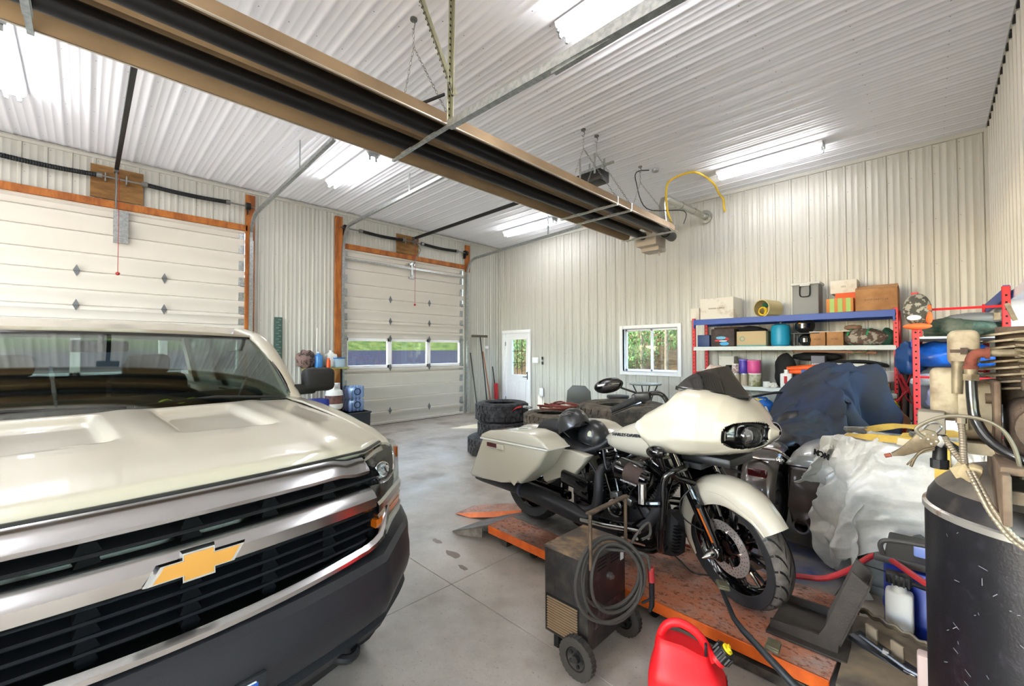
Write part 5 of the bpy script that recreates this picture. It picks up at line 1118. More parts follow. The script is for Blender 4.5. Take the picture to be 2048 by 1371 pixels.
mb = MB(); mb.lathe([(CR-.003, 1.078), (CR-.008, 1.11), (CR-.025, 1.14)], 72, cap=False); mb.build('dome_shoulder', mat('dark_dome', '1c1b1f', .4, .2, col2='4d463f', vs=7, amt=(.5, .75)), tk_)
mb = MB(); mb.lathe([(CR-.025, 1.14), (CR-.045, 1.162), (CR-.09, 1.195), (CR-.17, 1.22), (.0, 1.23)], 72); mb.build('tank_dome', mat('dusty_dome', '6b6258', .7, col2='3a3733', vs=5, amt=(.35, .7)), tk_)
mb = MB(); mb.ring([(CR-.004, 1.062), (CR+.005, 1.066), (CR+.005, 1.082), (CR-.004, 1.086)], 72); mb.build('weld_seam', mat('bare_weld', 'b9b6b0', .3, .8, col2='84603f', vs=16, amt=(.55, .7)), tk_)
for k in range(3): a = 2*PI*k/3+.5; mb = MB(); mb.box((CR*.86*math.cos(a), CR*.86*math.sin(a), .09), (.06, .06, .18)); mb.build('foot', m_tank, cm)
mb = MB()
rs_ = random.Random(11)
for k in range(90):
    a = R(-150+110*rs_.random()); z = .3+.75*rs_.random(); l = rs_.uniform(.002, .010); an = rs_.random()*3; q = []
    for d1, d2 in ((-l, -.0008), (l, -.0008), (l, .0008), (-l, .0008)):
        aa = a+(d1*math.cos(an)-d2*math.sin(an))/CR; q.append(mb.v(((CR+.0006)*math.cos(aa), (CR+.0006)*math.sin(aa), z+d1*math.sin(an)+d2*math.cos(an))))
    mb.f(q)
mb.build('paint_scratch', mat('scratch_grey', '6f6f76', .6), tk_)
mb = MB(); mb.loft([[((CR+.0008)*math.cos(R(a)), (CR+.0008)*math.sin(R(a)), z) for a in (-118, -111, -104, -98)] for z in (.35, .43, .50)], closed=False); mb.build('worn_decal', mat('worn_decal', '4a4c50', .6, col2='25262a', vs=30), tk_)
W = Matrix.Translation((-CX, -CY, 0))
def cmp_(nm, m, fn, par=cm, ang=35):
    mb = MB(W); fn(mb); return mb.build(nm, m, par, ang)
# deck carrying the pump
cmp_('pump_deck', m_rust, lambda mb: (mb.box((.33, 1.78, 1.262), (.44, .46, .02), bev=.006), mb.box((.118, 1.70, 1.20), (.016, .38, .12), bev=.005), mb.box((.33, 1.56, 1.20), (.42, .012, .03)), mb.box((.33, 1.98, 1.20), (.42, .012, .1))))
def canister(mb, c, w_, d_, h):
    mb.box(c, (w_, d_, h), bev=min(w_, h)*.28, seg=4)
cmp_('intake_filter', m_gpaint, lambda mb: canister(mb, (.062, 1.76, 1.557), .062, .11, .10))
cmp_('filter_strap', m_cast, lambda mb: (mb.box((.064, 1.76, 1.548), (.058, .114, .009)), mb.box((.062, 1.70, 1.548), (.014, .01, .018))))
cmp_('intake_pipe', m_alu, lambda mb: mb.tube([(.050, 1.71, 1.52), (.047, 1.71, 1.43)], [.013, .011], 16))
cmp_('filter_canister', m_gpaint, lambda mb: (canister(mb, (.024, 1.77, 1.425), .062, .10, .15), mb.box((.058, 1.76, 1.40), (.02, .10, .14), bev=.004)))
cmp_('pressure_switch', mat('grey_box', '736c61', .7), lambda mb: (mb.box((-.005, 1.70, 1.348), (.056, .08, .062), bev=.006), mb.box((-.005, 1.658, 1.345), (.053, .004, .002))))
cmp_('riser_pipe', m_dark, lambda mb: (mb.tube([(.012, 1.72, 1.31), (.010, 1.72, 1.235)], [.014, .016], 14), mb.cyl((.010, 1.72, 1.24), (.010, 1.72, 1.215), .020, n=8), mb.box((.03, 1.71, 1.285), (.05, .012, .02), rot=(0, .7, 0))))
el = cmp_('rusty_elbow', mat('rusty_iron', '70392a', .85, col2='55291d', vs=20, bump=.3, bs=90), lambda mb: (mb.tube(spline([(.072, 1.66, 1.505), (.073, 1.66, 1.525), (.082, 1.66, 1.540), (.100, 1.66, 1.543)], 6), .012, 18), mb.cyl((.072, 1.66, 1.50), (.072, 1.66, 1.509), .015, n=20), mb.cyl((.098, 1.66, 1.543), (.106, 1.66, 1.543), .0155, n=20)))
cmp_('hose_nut', m_alu, lambda mb: (mb.cyl((.072, 1.66, 1.50), (.072, 1.66, 1.487), .013, n=20), mb.cyl((.072, 1.66, 1.487), (.072, 1.66, 1.470), .017, n=6)))
cmp_('black_hose', mat('shiny_hose', '161618', .25, coat=.4), lambda mb: mb.tube(spline([(.072, 1.66, 1.475), (.073, 1.655, 1.42), (.078, 1.65, 1.37), (.10, 1.63, 1.32), (.14, 1.60, 1.29), (.20, 1.58, 1.275), (.27, 1.60, 1.27)], 8), .0115, 16))
cmp_('discharge_pipe', m_alu, lambda mb: (mb.cyl((.104, 1.66, 1.543), (.20, 1.655, 1.543), .0095, n=16), mb.cyl((.148, 1.658, 1.543), (.158, 1.657, 1.543), .014, n=6)))
# finned cylinder heads
def fins(mb, c, rx, ry, z0, z1, n, tilt=0):
    for i in range(n):
        z = z0+(z1-z0)*i/(n-1); mb.prism([(rx*(1-.0*i)*math.copysign(abs(math.cos(a))**.6, math.cos(a)), ry*math.copysign(abs(math.sin(a))**.6, math.sin(a))) for a in [2*PI*k/28 for k in range(28)]], -.0022, .0022, Matrix.Translation((c[0], c[1], z)) @ Matrix.Rotation(tilt, 4, 'Y'))
hd_ = cmp_('rear_cylinder', m_cast, lambda mb: mb.cyl((.175, 1.82, 1.40), (.175, 1.82, 1.615), .048, n=24))
m_fine = mat('fin_alloy', '82775f', .5, .3, col2='5c4f3d', vs=12)
for i in range(9):
    cmp_('cooling_fin', m_fine, lambda mb: fins(mb, (.175, 1.82), .078, .085, 1.452+.0185*i, 1.452+.0185*i+.001, 2, -.14), hd_)
cy2 = cmp_('front_cylinder', m_cast, lambda mb: mb.tube([(.212, 1.63, 1.38), (.205, 1.61, 1.58)], [.036, .036], 20))
for i in range(12):
    cmp_('cooling_fin', m_fine, lambda mb: fins(mb, (.212-.0006*i, 1.625), .050+.001*i, .050, 1.425+.0128*i, 1.425+.0128*i+.001, 2, .16), cy2)
cmp_('cylinder_lug', m_alu, lambda mb: (mb.box((.155, 1.79, 1.655), (.010, .010, .05), rot=(0, -.3, 0)), mb.box((.13, 1.8, 1.645), (.012, .02, .02)), mb.box((.205, 1.62, 1.62), (.012, .012, .03))))
cmp_('crankcase', m_cast, lambda mb: (mb.box((.235, 1.74, 1.345), (.19, .26, .16), bev=.03, seg=3), mb.cyl((.20, 1.60, 1.36), (.20, 1.63, 1.36), .06, n=24), mb.box((.165, 1.622, 1.465), (.022, .02, .028), bev=.003)))
cmp_('flange', m_rust, lambda mb: (mb.box((.118, 1.74, 1.375), (.014, .15, .19), bev=.006, seg=2), mb.cyl((.10, 1.72, 1.42), (.128, 1.72, 1.42), .014, n=12), mb.cyl((.10, 1.74, 1.31), (.128, 1.74, 1.31), .014, n=12)))
cmp_('motor_body', m_gpaint, lambda mb: (mb.cyl((.06, 1.80, 1.38), (.115, 1.80, 1.38), .085, n=32), mb.box((.09, 1.78, 1.28), (.05, .12, .03))))
cmp_('copper_line', mat('dull_copper', '6a6456', .5, .6), lambda mb: mb.tube(spline([(-.02, 1.60, 1.315), (-.035, 1.60, 1.335), (-.01, 1.60, 1.36), (.03, 1.60, 1.378), (.08, 1.59, 1.378), (.115, 1.58, 1.36), (.135, 1.58, 1.32), (.145, 1.58, 1.27), (.15, 1.60, 1.24)], 8), .0045, 8))
def conduit(mb, pts, r_):
    P = spline(pts, 14); mb.tube(P, [r_*(1.0 if i % 2 else .84) for i in range(len(P))], 10)
cmp_('flexible_conduit', mat('conduit_grey', '7d7466', .5, .5), lambda mb: (conduit(mb, [(.052, 1.66, 1.36), (.054, 1.66, 1.32), (.055, 1.66, 1.27), (.058, 1.66, 1.235)], .0085), conduit(mb, [(.02, 1.66, 1.315), (.035, 1.66, 1.28), (.055, 1.67, 1.245)], .0075), mb.cyl((.052, 1.66, 1.355), (.052, 1.66, 1.375), .011, n=8)), ang=15)
cmp_('braided_line', mat('braid', '857c6c', .5, .5), lambda mb: (conduit(mb, [(.062, 1.63, 1.235), (.075, 1.60, 1.20), (.10, 1.575, 1.14), (.14, 1.575, 1.085), (.22, 1.575, 1.045), (.30, 1.585, 1.04)], .0058), conduit(mb, [(.07, 1.63, 1.235), (.085, 1.605, 1.195), (.108, 1.575, 1.145), (.145, 1.57, 1.095), (.22, 1.57, 1.058), (.30, 1.58, 1.05)], .0058)), ang=15)
cmp_('inspection_tag', mat('beige_tag', '9a8c6e', .8), lambda mb: (mb.box((.055, 1.655, 1.228), (.04, .03, .035), rot=(.3, .5, .4), bev=.008), mb.box((.048, 1.64, 1.23), (.034, .003, .030), rot=(.2, -.5, .2)), mb.box((.072, 1.66, 1.225), (.03, .03, .05), rot=(.3, .2, .1), bev=.01)))
vg = thing('locking_pliers', 'rusty locking pliers clamped on the pipe over the compressor tank', 'pliers', (-.02, 1.665, 1.30))
Wv = Matrix.Translation((.02, -1.665, -1.30))
mb = MB(Wv); mb.prism([(.004, 1.325), (.012, 1.30), (-.005, 1.272), (-.035, 1.262), (-.062, 1.248), (-.086, 1.243), (-.090, 1.252), (-.066, 1.268), (-.046, 1.298), (-.035, 1.318), (-.015, 1.330)], -1.672, -1.656, XZ, bev=.003); mb.build('upper_handle', m_alu, vg)
mb = MB(Wv); mb.tube([(-.090, 1.664, 1.246), (-.104, 1.664, 1.240)], .006, 10); mb.build('adjusting_screw', mat('rusty_iron', '8c4a33'), vg)
mb = MB(Wv); mb.tube(spline([(-.0, 1.655, 1.282), (-.022, 1.652, 1.272), (-.038, 1.652, 1.250), (-.048, 1.652, 1.222)], 5), [.006]*16, 8, flat=.6); mb.tube(spline([(-.0, 1.655, 1.277), (-.028, 1.652, 1.262), (-.046, 1.652, 1.240), (-.056, 1.652, 1.225)], 5), [.004]*16, 8, flat=.6); mb.build('lower_handle', m_alu, vg)
mb = MB(Wv); mb.tube(spline([(.004, 1.66, 1.322), (.014, 1.66, 1.338), (.006, 1.66, 1.350), (-.01, 1.66, 1.346), (-.022, 1.66, 1.33)], 5), .0035, 6); mb.box((.012, 1.665, 1.30), (.022, .016, .03), rot=(0, .5, 0), bev=.003); mb.build('jaw', m_steel, vg)
for q in ((-.018, 1.318), (-.026, 1.305), (-.012, 1.304), (-.002, 1.317), (-.006, 1.292), (.004, 1.30)):
    mb = MB(Wv); mb.cyl((q[0], 1.656, q[1]), (q[0], 1.652, q[1]), .0028, n=8); mb.build('rivet', m_steel, vg)
# ================================================================ TYRES, TOOLS, FURNITURE ALONG THE BACK
m_tyd = mat('tyre_dark', '4a4b50', .85, bump=.2, bs=60, col2='26272a', vs=9)
m_tyb = mat('tyre_brownish', '6f685d', .9, bump=.2, bs=60, col2='504a42', vs=9)
m_tyt = mat('tyre_truck', '3b3732', .9, bump=.3, bs=50, col2='675c4e', vs=6)
def tyre_thing(x, y, z, r, w_, ri, m, label, group, pat=32):
    t = thing('tire', label, 'tire', (x, y, z), group=group); M = Matrix.Translation((0, 0, w_/2)); h = w_/2
    mb = MB(); mb.ring([(ri, -h*.8), (ri+.03, -h*.98), (r-.06, -h), (r-.022, -h*.93), (r-.004, -h*.76), (r, 0), (r-.004, h*.76), (r-.022, h*.93), (r-.06, h), (ri+.03, h*.98), (ri, h*.8), (ri+.03, h*.6), (r-.05, h*.5), (r-.05, -h*.5), (ri+.03, -h*.6)], 56, M); mb.build('carcass', m, t)
    mb = MB()
    for row, (za, zb) in enumerate(((-.78, -.44), (-.36, -.05), (.05, .36), (.44, .78))):
        for k in range(pat):
            a = 2*PI*(k+.5*(row % 2))/pat; da = PI/pat*.66; s_ = .12*(1 if row % 2 else -1)/1
            q = [[((r+dr)*math.cos(a+t_*da+zz*s_*.6), (r+dr)*math.sin(a+t_*da+zz*s_*.6), h+zz*h) for t_, zz in ((-1, za), (1, za), (1, zb), (-1, zb))] for dr in (-.006, .011)]
            mb.loft(q)
    mb.build('tread_blocks', m, t, ang=20); return t
def stack(x, y, spec, group):
    z = 0
    for dx, dy, r, w_, ri, m, lab in spec: tyre_thing(x+dx, y+dy, z, r, w_, ri, m, lab, group); z += w_+.002
stack(-4.75, 4.56, [(-.04, -.08, .43, .27, .22, m_tyd, 'bottom tire of the dark stack nearest the garage door, wider than those above'), (.03, .0, .385, .22, .22, m_tyd, 'middle tire of the dark stack nearest the garage door'), (0, 0, .40, .28, .23, m_tyd, 'top tire of the dark stack nearest the garage door')], 'stacked tires behind the motorcycle')
stack(-3.60, 4.38, [(0, .02, .37, .25, .21, m_tyb, 'bottom tire of the brownish stack in the middle, under the red hose'), (.02, -.01, .36, .24, .21, m_tyb, 'middle tire of the brownish stack, under the red hose'), (0, 0, .37, .255, .21, m_tyb, 'top tire of the brownish stack, carrying the red hose')], 'stacked tires behind the motorcycle')
stack(-2.62, 4.50, [(0, 0, .52, .31, .28, m_tyt, 'bottom one of the large truck tires behind the handlebar'), (.02, 0, .51, .31, .28, m_tyt, 'middle one of the large truck tires behind the handlebar'), (0, 0, .52, .31, .28, m_tyt, 'top one of the large truck tires behind the handlebar')], 'stacked tires behind the motorcycle')
mb = MB(); rnd = random.Random(5); pts = []
for k in range(44): a = k*.68; r_ = .10+.16*rnd.random(); pts.append((-3.48+r_*math.cos(a)*1.35, 4.42+r_*math.sin(a), .775+.05*rnd.random()+.0010*k))
mb.tube(spline(pts, 4), .011, 7); tag(mb.build('air_hose', mat('red_brown_hose', '7d3b30', .6)), 'coil of red-brown air hose heaped on the brownish tire stack', 'hose', 'hose and strap on the tires')
rs = thing('ratchet_strap', 'red ratchet strap with steel buckle at the edge of the brownish tire stack', 'strap', (-3.86, 4.2, .78))
mb = MB(); mb.grid(lambda u, v: (-.04-.16*u+.02*v, -.10-.02*u, .02-.07*u*u+.025*v), 8, 2, th=.003); mb.build('webbing', mat('red_webbing', 'b3252a', .7), rs)
mb = MB(); mb.box((.06, -.08, .035), (.14, .05, .03), bev=.01); mb.tube([(.02, -.1, .02), (.08, -.12, .05), (.12, -.10, .03), (.07, -.08, .01)], .005, 6, closed=True); mb.build('buckle', m_galv, rs)
mb = MB(); mb.tube([(.04, -.12, .03), (.05, -.125, -.25), (.05, -.13, -.5)], .004, 5); mb.build('dangling_cord', m_dark, rs)

# brooms and handles leaning in the corner
sq = thing('floor_squeegee', 'wide black floor squeegee standing head-up against the left wall near the corner', 'squeegee', (XL+.12, 7.1, 0))
mb = MB(); mb.box((.0, 0, 1.94), (.05, .52, .06), bev=.01); mb.build('blade', mat('grey_brown_blade', '5b554c', .7), sq)
mb = MB(); mb.tube([(.02, .0, 1.92), (.10, .08, .9), (.18, .12, .02)], .014, 8); mb.build('pole', m_dark, sq)
def pole(nm, x0, y0, z0, x1, y1, m, label, extra=None):
    t = thing(nm, label, 'tool', (x1, y1, 0), group='long-handled tools in the corner'); mb = MB(); mb.tube([(x0-x1, y0-y1, z0), (0, 0, .02)], .015, 8); mb.build('handle', m, t)
    if extra: mb = MB(); extra(mb); mb.build('head', extra_m, t)
    return t
extra_m = m_dark
pole('pry_bar', XL+.04, 6.86, 1.52, XL+.16, 7.0, mat('grey_handle', '4c4f4c', .6), 'dark straight pole leaning on the left wall, first right of the garage door')
pole('push_broom', XL+.04, 7.28, 1.55, XL+.2, 7.45, mat('tan_handle', '9c5f3a', .6), 'tan wooden broom handle leaning on the left wall in the corner', lambda mb: mb.box((0, 0, .05), (.1, .3, .08), bev=.02))
pole('spade', XL+.04, 7.62, 1.15, XL+.12, 7.74, m_dark, 'short dark handle with a red lower part, in the corner beside the white door')
mb = MB(); mb.box((XL+.1, 7.70, .35), (.04, .12, .7), rot=(.04, 0, 0), bev=.01); tag(mb.build('red_scraper', mat('red_webbing', 'b3252a')), 'red upright scraper board in the corner beside the white door', 'tool')
# table and stools
bt = thing('bistro_table', 'small round black metal table under the back window', 'table', (-3.62, 7.0, 0))
mb = MB(); mb.lathe([(.27, .955), (.28, .965), (.28, .98), (.0, .98)], 36); mb.build('table_top', mat('glass_top_grey', '8b9192', .2, .3), bt)
for k in range(4):
    a = PI/4+k*PI/2; mb = MB(); mb.tube(spline([(.22*math.cos(a), .22*math.sin(a), .955), (.08*math.cos(a), .08*math.sin(a), .55), (.24*math.cos(a), .24*math.sin(a), .01)], 5), .011, 6); mb.build('leg', m_dark, bt)
sl = thing('bar_stool', 'low black stool beside the round table behind the truck tires', 'stool', (-4.2, 7.05, 0))
mb = MB(); mb.lathe([(.0, .66), (.19, .665), (.21, .69), (.20, .72), (.0, .735)], 28); mb.build('seat', m_leather, sl)
for k in range(4): a = PI/4+k*PI/2; mb = MB(); mb.tube([(.15*math.cos(a), .15*math.sin(a), .66), (.2*math.cos(a), .2*math.sin(a), .01)], .012, 6); mb.build('leg', m_dark, sl)
chb = thing('folding_chair', 'dark vinyl chair back showing above the red hose behind the tires', 'chair', (-4.62, 6.3, 0), R(20))
mb = MB(); mb.prism([(-.24, 0), (-.22, .26), (-.12, .36), (.12, .36), (.22, .26), (.24, 0)], -.03, .03, Matrix.Translation((0, .2, .55)) @ XZ, bev=.02); mb.build('backrest', mat('grey_vinyl', '55554f', .4), chb)
mb = MB(); mb.box((0, 0, .46), (.44, .42, .06), bev=.02); mb.build('seat', mat('grey_vinyl', '55554f'), chb)
for sx in (-1, 1):
    for sy in (-1, 1): mb = MB(); mb.tube([(sx*.2, sy*.18, .46), (sx*.22, sy*.22, .01)], .012, 6); mb.build('leg', m_dark, chb)

# ---------------------------------------------------------------- ledge between the garage doors
lg = thing('wooden_ledge', 'narrow wooden ledge on a bracket at the timber post left of the windowed garage door', 'shelf', (XL+.2, 3.2, 1.25))
mb = MB(); mb.box((0, 0, -.012), (.36, .76, .024)); mb.build('board', mat('olive_board', '8d8a45', .6), lg)
mb = MB(); mb.box((.0, .3, -.62), (.03, .03, 1.2)); mb.box((-.14, -.3, -.15), (.03, .03, .3)); mb.tube([(.14, -.3, -.02), (-.14, -.3, -.28)], .012, 6); mb.build('bracket', m_dark, lg)
def jug(nm, label, loc, w_, d_, h, m, capm, cat='jug', rz=0, neck=.025, grp=None):
    t = thing(nm, label, cat, loc, rz, grp); mb = MB(); mb.box((0, 0, h*.40), (w_, d_, h*.80), bev=min(w_, d_)*.22, seg=3); mb.tube([(0, 0, h*.76), (0, 0, h*.93)], [min(w_, d_)*.42, neck], 16); mb.build('bottle_body', m, t)
    mb = MB(); mb.cyl((0, 0, h*.92), (0, 0, h), neck*1.15, n=14); mb.build('cap', capm, t); return t
m_wplas = mat('white_plastic', 'dcdcd8', .45); m_blueliq = mat('blue_fluid', '3d7fc4', .3, coat=.5)
jug('washer_fluid_jug', 'jug of bright blue washer fluid on the wooden ledge', (XL+.22, 3.06, 1.25), .16, .12, .30, m_blueliq, m_wplas)
jug('white_jug', 'white plastic jug with moulded handle on the wooden ledge', (XL+.14, 3.32, 1.25), .18, .2, .33, m_wplas, m_wplas)
mb = MB(); mb.cyl((0, 0, 0), (0, 0, .14), .035, n=18); mb.cyl((0, 0, .14), (0, 0, .18), .022, n=14); o = mb.build('spray_can', mat('orange_label', 'd4551f', .4), loc=(XL+.33, 3.20, 1.25)); tag(o, 'small orange and white can in front of the white jug', 'can')
mb = MB(); mb.box((0, 0, .085), (.14, .17, .17), bev=.01); o = mb.build('clear_bin', mat('clear_blue_bin', '9db4c8', .3), loc=(XL+.28, 3.42, 1.25)); tag(o, 'clear blue-lidded plastic bin at the right end of the wooden ledge', 'bin')
mb = MB(); mb.box((0, 0, .18), (.16, .19, .02), bev=.005); mb.build('lid', mat('bright_blue', '2f6fb0', .5), o)
mb = MB(); mb.tube([(0, 0, .0), (0, .01, .75)], .012, 8); o = mb.build('white_rod', m_wplas, loc=(XL+.12, 3.06, 1.25)); tag(o, 'thin white rod standing upright on the wooden ledge', 'rod')
def lump(nm, label, cat, c, s, m, seed=1, n=28, amp=.25, fr=2.2, grp=None, zcut=True):
    mb = MB(); mb.ell((0, 0, 0), s, (0, 0, 0), n, n//2+4)
    mx = max(s)
    for v_ in mb.bm.verts:
        k = 1+amp*nz((v_.co.x/mx, v_.co.y/mx, v_.co.z/mx), fr, seed)+amp*.4*nz((v_.co.x/mx, v_.co.y/mx, v_.co.z/mx), fr*2.7, seed+3); v_.co *= k
        if zcut and v_.co.z < -s[2]*.8: v_.co.z = -s[2]*.8
    o = mb.build(nm, m, ang=60, loc=(c[0], c[1], c[2]+(s[2]*.8 if zcut else 0))); return tag(o, label, cat, grp)
lump('camouflage_bag', 'crumpled dark patterned bag at the left end of the wooden ledge', 'bag', (XL+.15, 2.86, 1.25), (.12, .17, .19), mat('dark_camo', '3c3433', .8, col2='7c6460', vs=16, amt=(.45, .5)), 2)
pt = thing('propane_tank', 'white propane tank with brown label on the floor stack left of the water packs', 'propane tank', (-7.850, 3.247, 0.334))
pt.location.z = .50
mb = MB(); mb.lathe([(.13, 0), (.15, .04), (.155, .12), (.155, .26), (.14, .33), (.08, .375), (.0, .385)], 32); mb.build('cylinder', m_wplas, pt)
mb = MB(); mb.lathe([(.157, .10), (.157, .25)], 32, cap=False); mb.build('label_band', mat('brown_band', '6f4840', .5, col2='332625', vs=10), pt)
mb = MB(); mb.lathe([(.10, .35), (.10, .47), (.094, .47), (.094, .35)], 28, cap=False, a0=.4, a1=5.9); mb.cyl((0, 0, .38), (0, 0, .45), .022, n=12); mb.build('collar', m_wplas, pt)
for k in range(2):
    wp = thing('water_pack', ['lower', 'upper'][k]+' one of two shrink-wrapped packs of water bottles in front of the garage door post', 'water pack', (-7.88, 3.66, .42+.25*k), group='water packs')
    for i in range(3):
        for j in range(4):
            mb = MB(); mb.lathe([(.03, 0), (.034, .02), (.034, .15), (.028, .19), (.012, .215), (.012, .235)], 14); b_ = mb.build('water_bottle', mat('water_blue', 'cfe0f4', .2), wp, loc=(-.09+.072*i, -.12+.072*j, 0))
    mb = MB(); mb.box((-.018, -.012, .115), (.24, .31, .235), bev=.03, seg=3); mb.build('shrink_wrap', glass('shrink_wrap', 'cfe0fa', .18, .2, k=.4), wp)
    mb = MB(); mb.ring([(.05, -.002), (.068, -.002), (.068, .002), (.05, .002)], 24, basis((.105, .0, .12), (0, 1, 0), (0, 0, 1))); mb.build('round_logo', mat('navy_print', '1c3558', .5), wp)
mb = MB(); mb.box((0, 0, .21), (.50, .62, .41), bev=.03, tz=1.04); mb.box((0, 0, .40), (.54, .66, .03), bev=.008); tag(mb.build('storage_tote', mat('dark_tote', '2c3036', .5), loc=(-7.90, 3.55, 0)), 'black plastic tote under the water packs by the garage door', 'tote')
mb = MB(); mb.box((0, 0, .25), (.45, .5, .5), bev=.02); tag(mb.build('cooler_box', mat('pale_red_box', '8c5a5e', .6, col2='57484f', vs=5), loc=(-7.95, 3.0, 0)), 'dull red box mostly hidden behind the truck mirror', 'box')
mb = MB(); mb.box((0, 0, .1), (.3, .28, .2), bev=.02); tag(mb.build('blue_case', mat('deep_blue', '26398f', .5), loc=(-7.9, 2.98, .5)), 'deep blue case on the box behind the truck mirror', 'case')
mb = MB(); 
for k in range(40): a = rnd.random()*6.28; mb.tube([(0, 0, 0), (.05*math.cos(a), .05*math.sin(a), .18+.1*rnd.random()), (.12*math.cos(a), .12*math.sin(a), .30+.1*rnd.random())], .004, 4)
tag(mb.build('straw_brush', mat('straw', 'b98d57', .9), loc=(-8.05, 3.32, .88)), 'straw-coloured brush bristles under the wooden ledge', 'brush')
mb = MB(); mb.box((0, 0, .44), (.2, .2, .88), bev=.02); tag(mb.build('brush_pail', mat('orange_pail', 'a8613c', .7), loc=(-8.05, 3.32, 0)), 'rusty orange stand under the straw brush', 'stand')

# ================================================================ SHELVING ALONG THE BACK WALL
m_rred = mat('rack_red', 'd4262b', .45); m_rblue = mat('rack_blue', '1747a0', .45); m_deckg = mat('rack_deck', 'c9cfcc', .5)
m_hole = mat('slot_black', '120a0a', .8)
def upright(par, x, y, h, face=(0, -1)):
    mb = MB(); mb.box((x, y, h/2), (.05, .04, h), bev=.004, seg=1); u = mb.build('upright', m_rred, par)
    mb = MB(); k = .1
    while k < h-.03:
        mb.box((x, y-.021, k), (.014, .003, .016)); k += .06
    mb.build('slot_hole', m_hole, u)
def rack(label, loc, L_, D_, levels, h, hi=None):
    t = thing('storage_rack', label, 'shelving', loc)
    for x in (.025, L_-.025):
        for y in (.02, D_-.02): upright(t, x, y, h)
        for z in [.35+.42*k for k in range(int(h/.42))]: mb = MB(); mb.tube([(x, .02, z), (x, D_-.02, z)], .010, 6); mb.build('cross_brace', m_rred, t)
    for z in levels:
        top = z == levels[-1]
        mb = MB(); mb.box((L_/2, D_/2, z-.006), (L_-.06, D_-.02, .012)); mb.build('shelf_deck', m_deckg, t)
        mb = MB()
        for y in (.0, D_): mb.box((L_/2, y, z-(.045 if top else .032)), (L_-.05, .03, .09 if top else .06), bev=.004, seg=1)
        if top: mb.box((.04, -.0, z-.07), (.02, .04, .15)); mb.box((L_-.04, 0, z-.07), (.02, .04, .15))
        mb.build('shelf_beam', m_rblue if top else m_deckg, t)
    return t
rack('red and blue boltless shelving loaded with boxes along the back wall', (-2.90, 7.28, 0), 2.60, .60, (.22, 1.0, 1.62, 2.075), 2.10)
YS = 7.30
def bxo(nm, label, cat, A, B, dep, zs, m, dy=0., bev=.006, grp=None, parts=None):
    """A, B: opposite corners of the front face; stands on zs"""
    x0, x1 = min(A[0], B[0]), max(A[0], B[0]); h = max(A[2], B[2])-zs
    t = MB(); t.box((0, 0, h/2), (x1-x0, dep, h), bev=bev); o = t.build(nm, m, loc=((x0+x1)/2, A[1]+dep/2+dy, zs+.001)); tag(o, label, cat, grp)
    if parts: parts(o, x1-x0, dep, h)
    return o
m_card = mat('cardboard', 'b08358', .8, col2='9c7048', vs=4); m_cardw = mat('white_carton', 'd6d2c8', .7, col2='b9aa97', vs=5, amt=(.55, .7)); m_ink = mat('faded_ink', '5c5148', .8)
def flapped(o, w_, d_, h):
    mb = MB(); mb.grid(lambda u, v: (-w_/2+w_*u, -d_/2+d_*.45*v, h+.07*v), 2, 2, th=.004); mb.grid(lambda u, v: (-w_/2+w_*u, d_/2-d_*.45*v, h+.05*v), 2, 2, th=.004); mb.build('carton_flap', m_card, o)
def ink(txt, sz, dz=0, m=None, dx=0): 
    def f(o, w_, d_, h): text_mesh('printed_marking', txt, sz, m or m_ink, o, basis((dx, -d_/2-.001, h/2+dz), (1, 0, 0), (0, 0, 1)))
    return f
Z3 = 2.076
bxo('cardboard_box', 'white carton with faded writing at the left end of the top shelf', 'box', (-2.785, 7.340, 2.427), (-2.261, 7.340, 2.123), .46, Z3, m_cardw, parts=ink('MARINE SUPPLY', .035))
bxo('cardboard_box', 'low white carton end poking out left of the written carton on the top shelf', 'box', (-2.988, 7.420, 2.286), (-2.835, 7.420, 2.163), .3, Z3, m_cardw)
bk2 = thing('bucket', 'yellowed bucket lying on its side on the top shelf with yellow rope inside', 'bucket', (-1.82, 7.48, Z3+.13), R(-25))
mb = MB(); M = basis((0, -.12, 0), (1, 0, 0), (0, 0, 1)); mb.lathe([(.125, 0), (.14, .0), (.13, -.30), (.0, -.30), (.0, -.29), (.12, -.285)], 32, M, cap=False); mb.build('pail', mat('yellowed_plastic', 'c0b083', .5), bk2)
mb = MB()
pts = [(.08*math.cos(k*1.1)*(.5+.5*rnd.random()), -.10+.02*rnd.random(), -.04+.06*math.sin(k*1.1)) for k in range(26)]; mb.tube(spline(pts, 4), .009, 6); mb.build('yellow_rope', mat('yellow_rope', 'd9b81f', .7), bk2)
mb = MB(); mb.ell((.02, -.06, .05), (.05, .03, .04)); mb.build('green_rag', mat('deep_green', '1f5a44', .8), bk2)
def tote(o, w_, d_, h):
    mb = MB(); mb.box((0, 0, h-.01), (w_+.04, d_+.04, .035), bev=.01); mb.box((0, -d_/2-.02, h-.035), (w_*.4, .02, .03), bev=.004); mb.build('lid', mat('pale_lid', 'c7cac8', .5), o)
    mb = MB(); mb.tube(spline([(-w_*.18, -d_/2-.02, h-.02), (-w_*.19, -d_/2-.035, h-.16), (-w_*.12, -d_/2-.035, h-.20), (w_*.12, -d_/2-.035, h-.20), (w_*.19, -d_/2-.035, h-.16), (w_*.18, -d_/2-.02, h-.02)], 4), .008, 6); mb.build('carry_handle', m_black, o)
bxo('cooler', 'tall grey cooler with pale lid and black handle on the top shelf', 'cooler', (-1.459, 7.360, 2.534), (-1.137, 7.360, 2.112), .32, Z3, mat('cooler_grey', '85888a', .5), bev=.02, parts=tote)
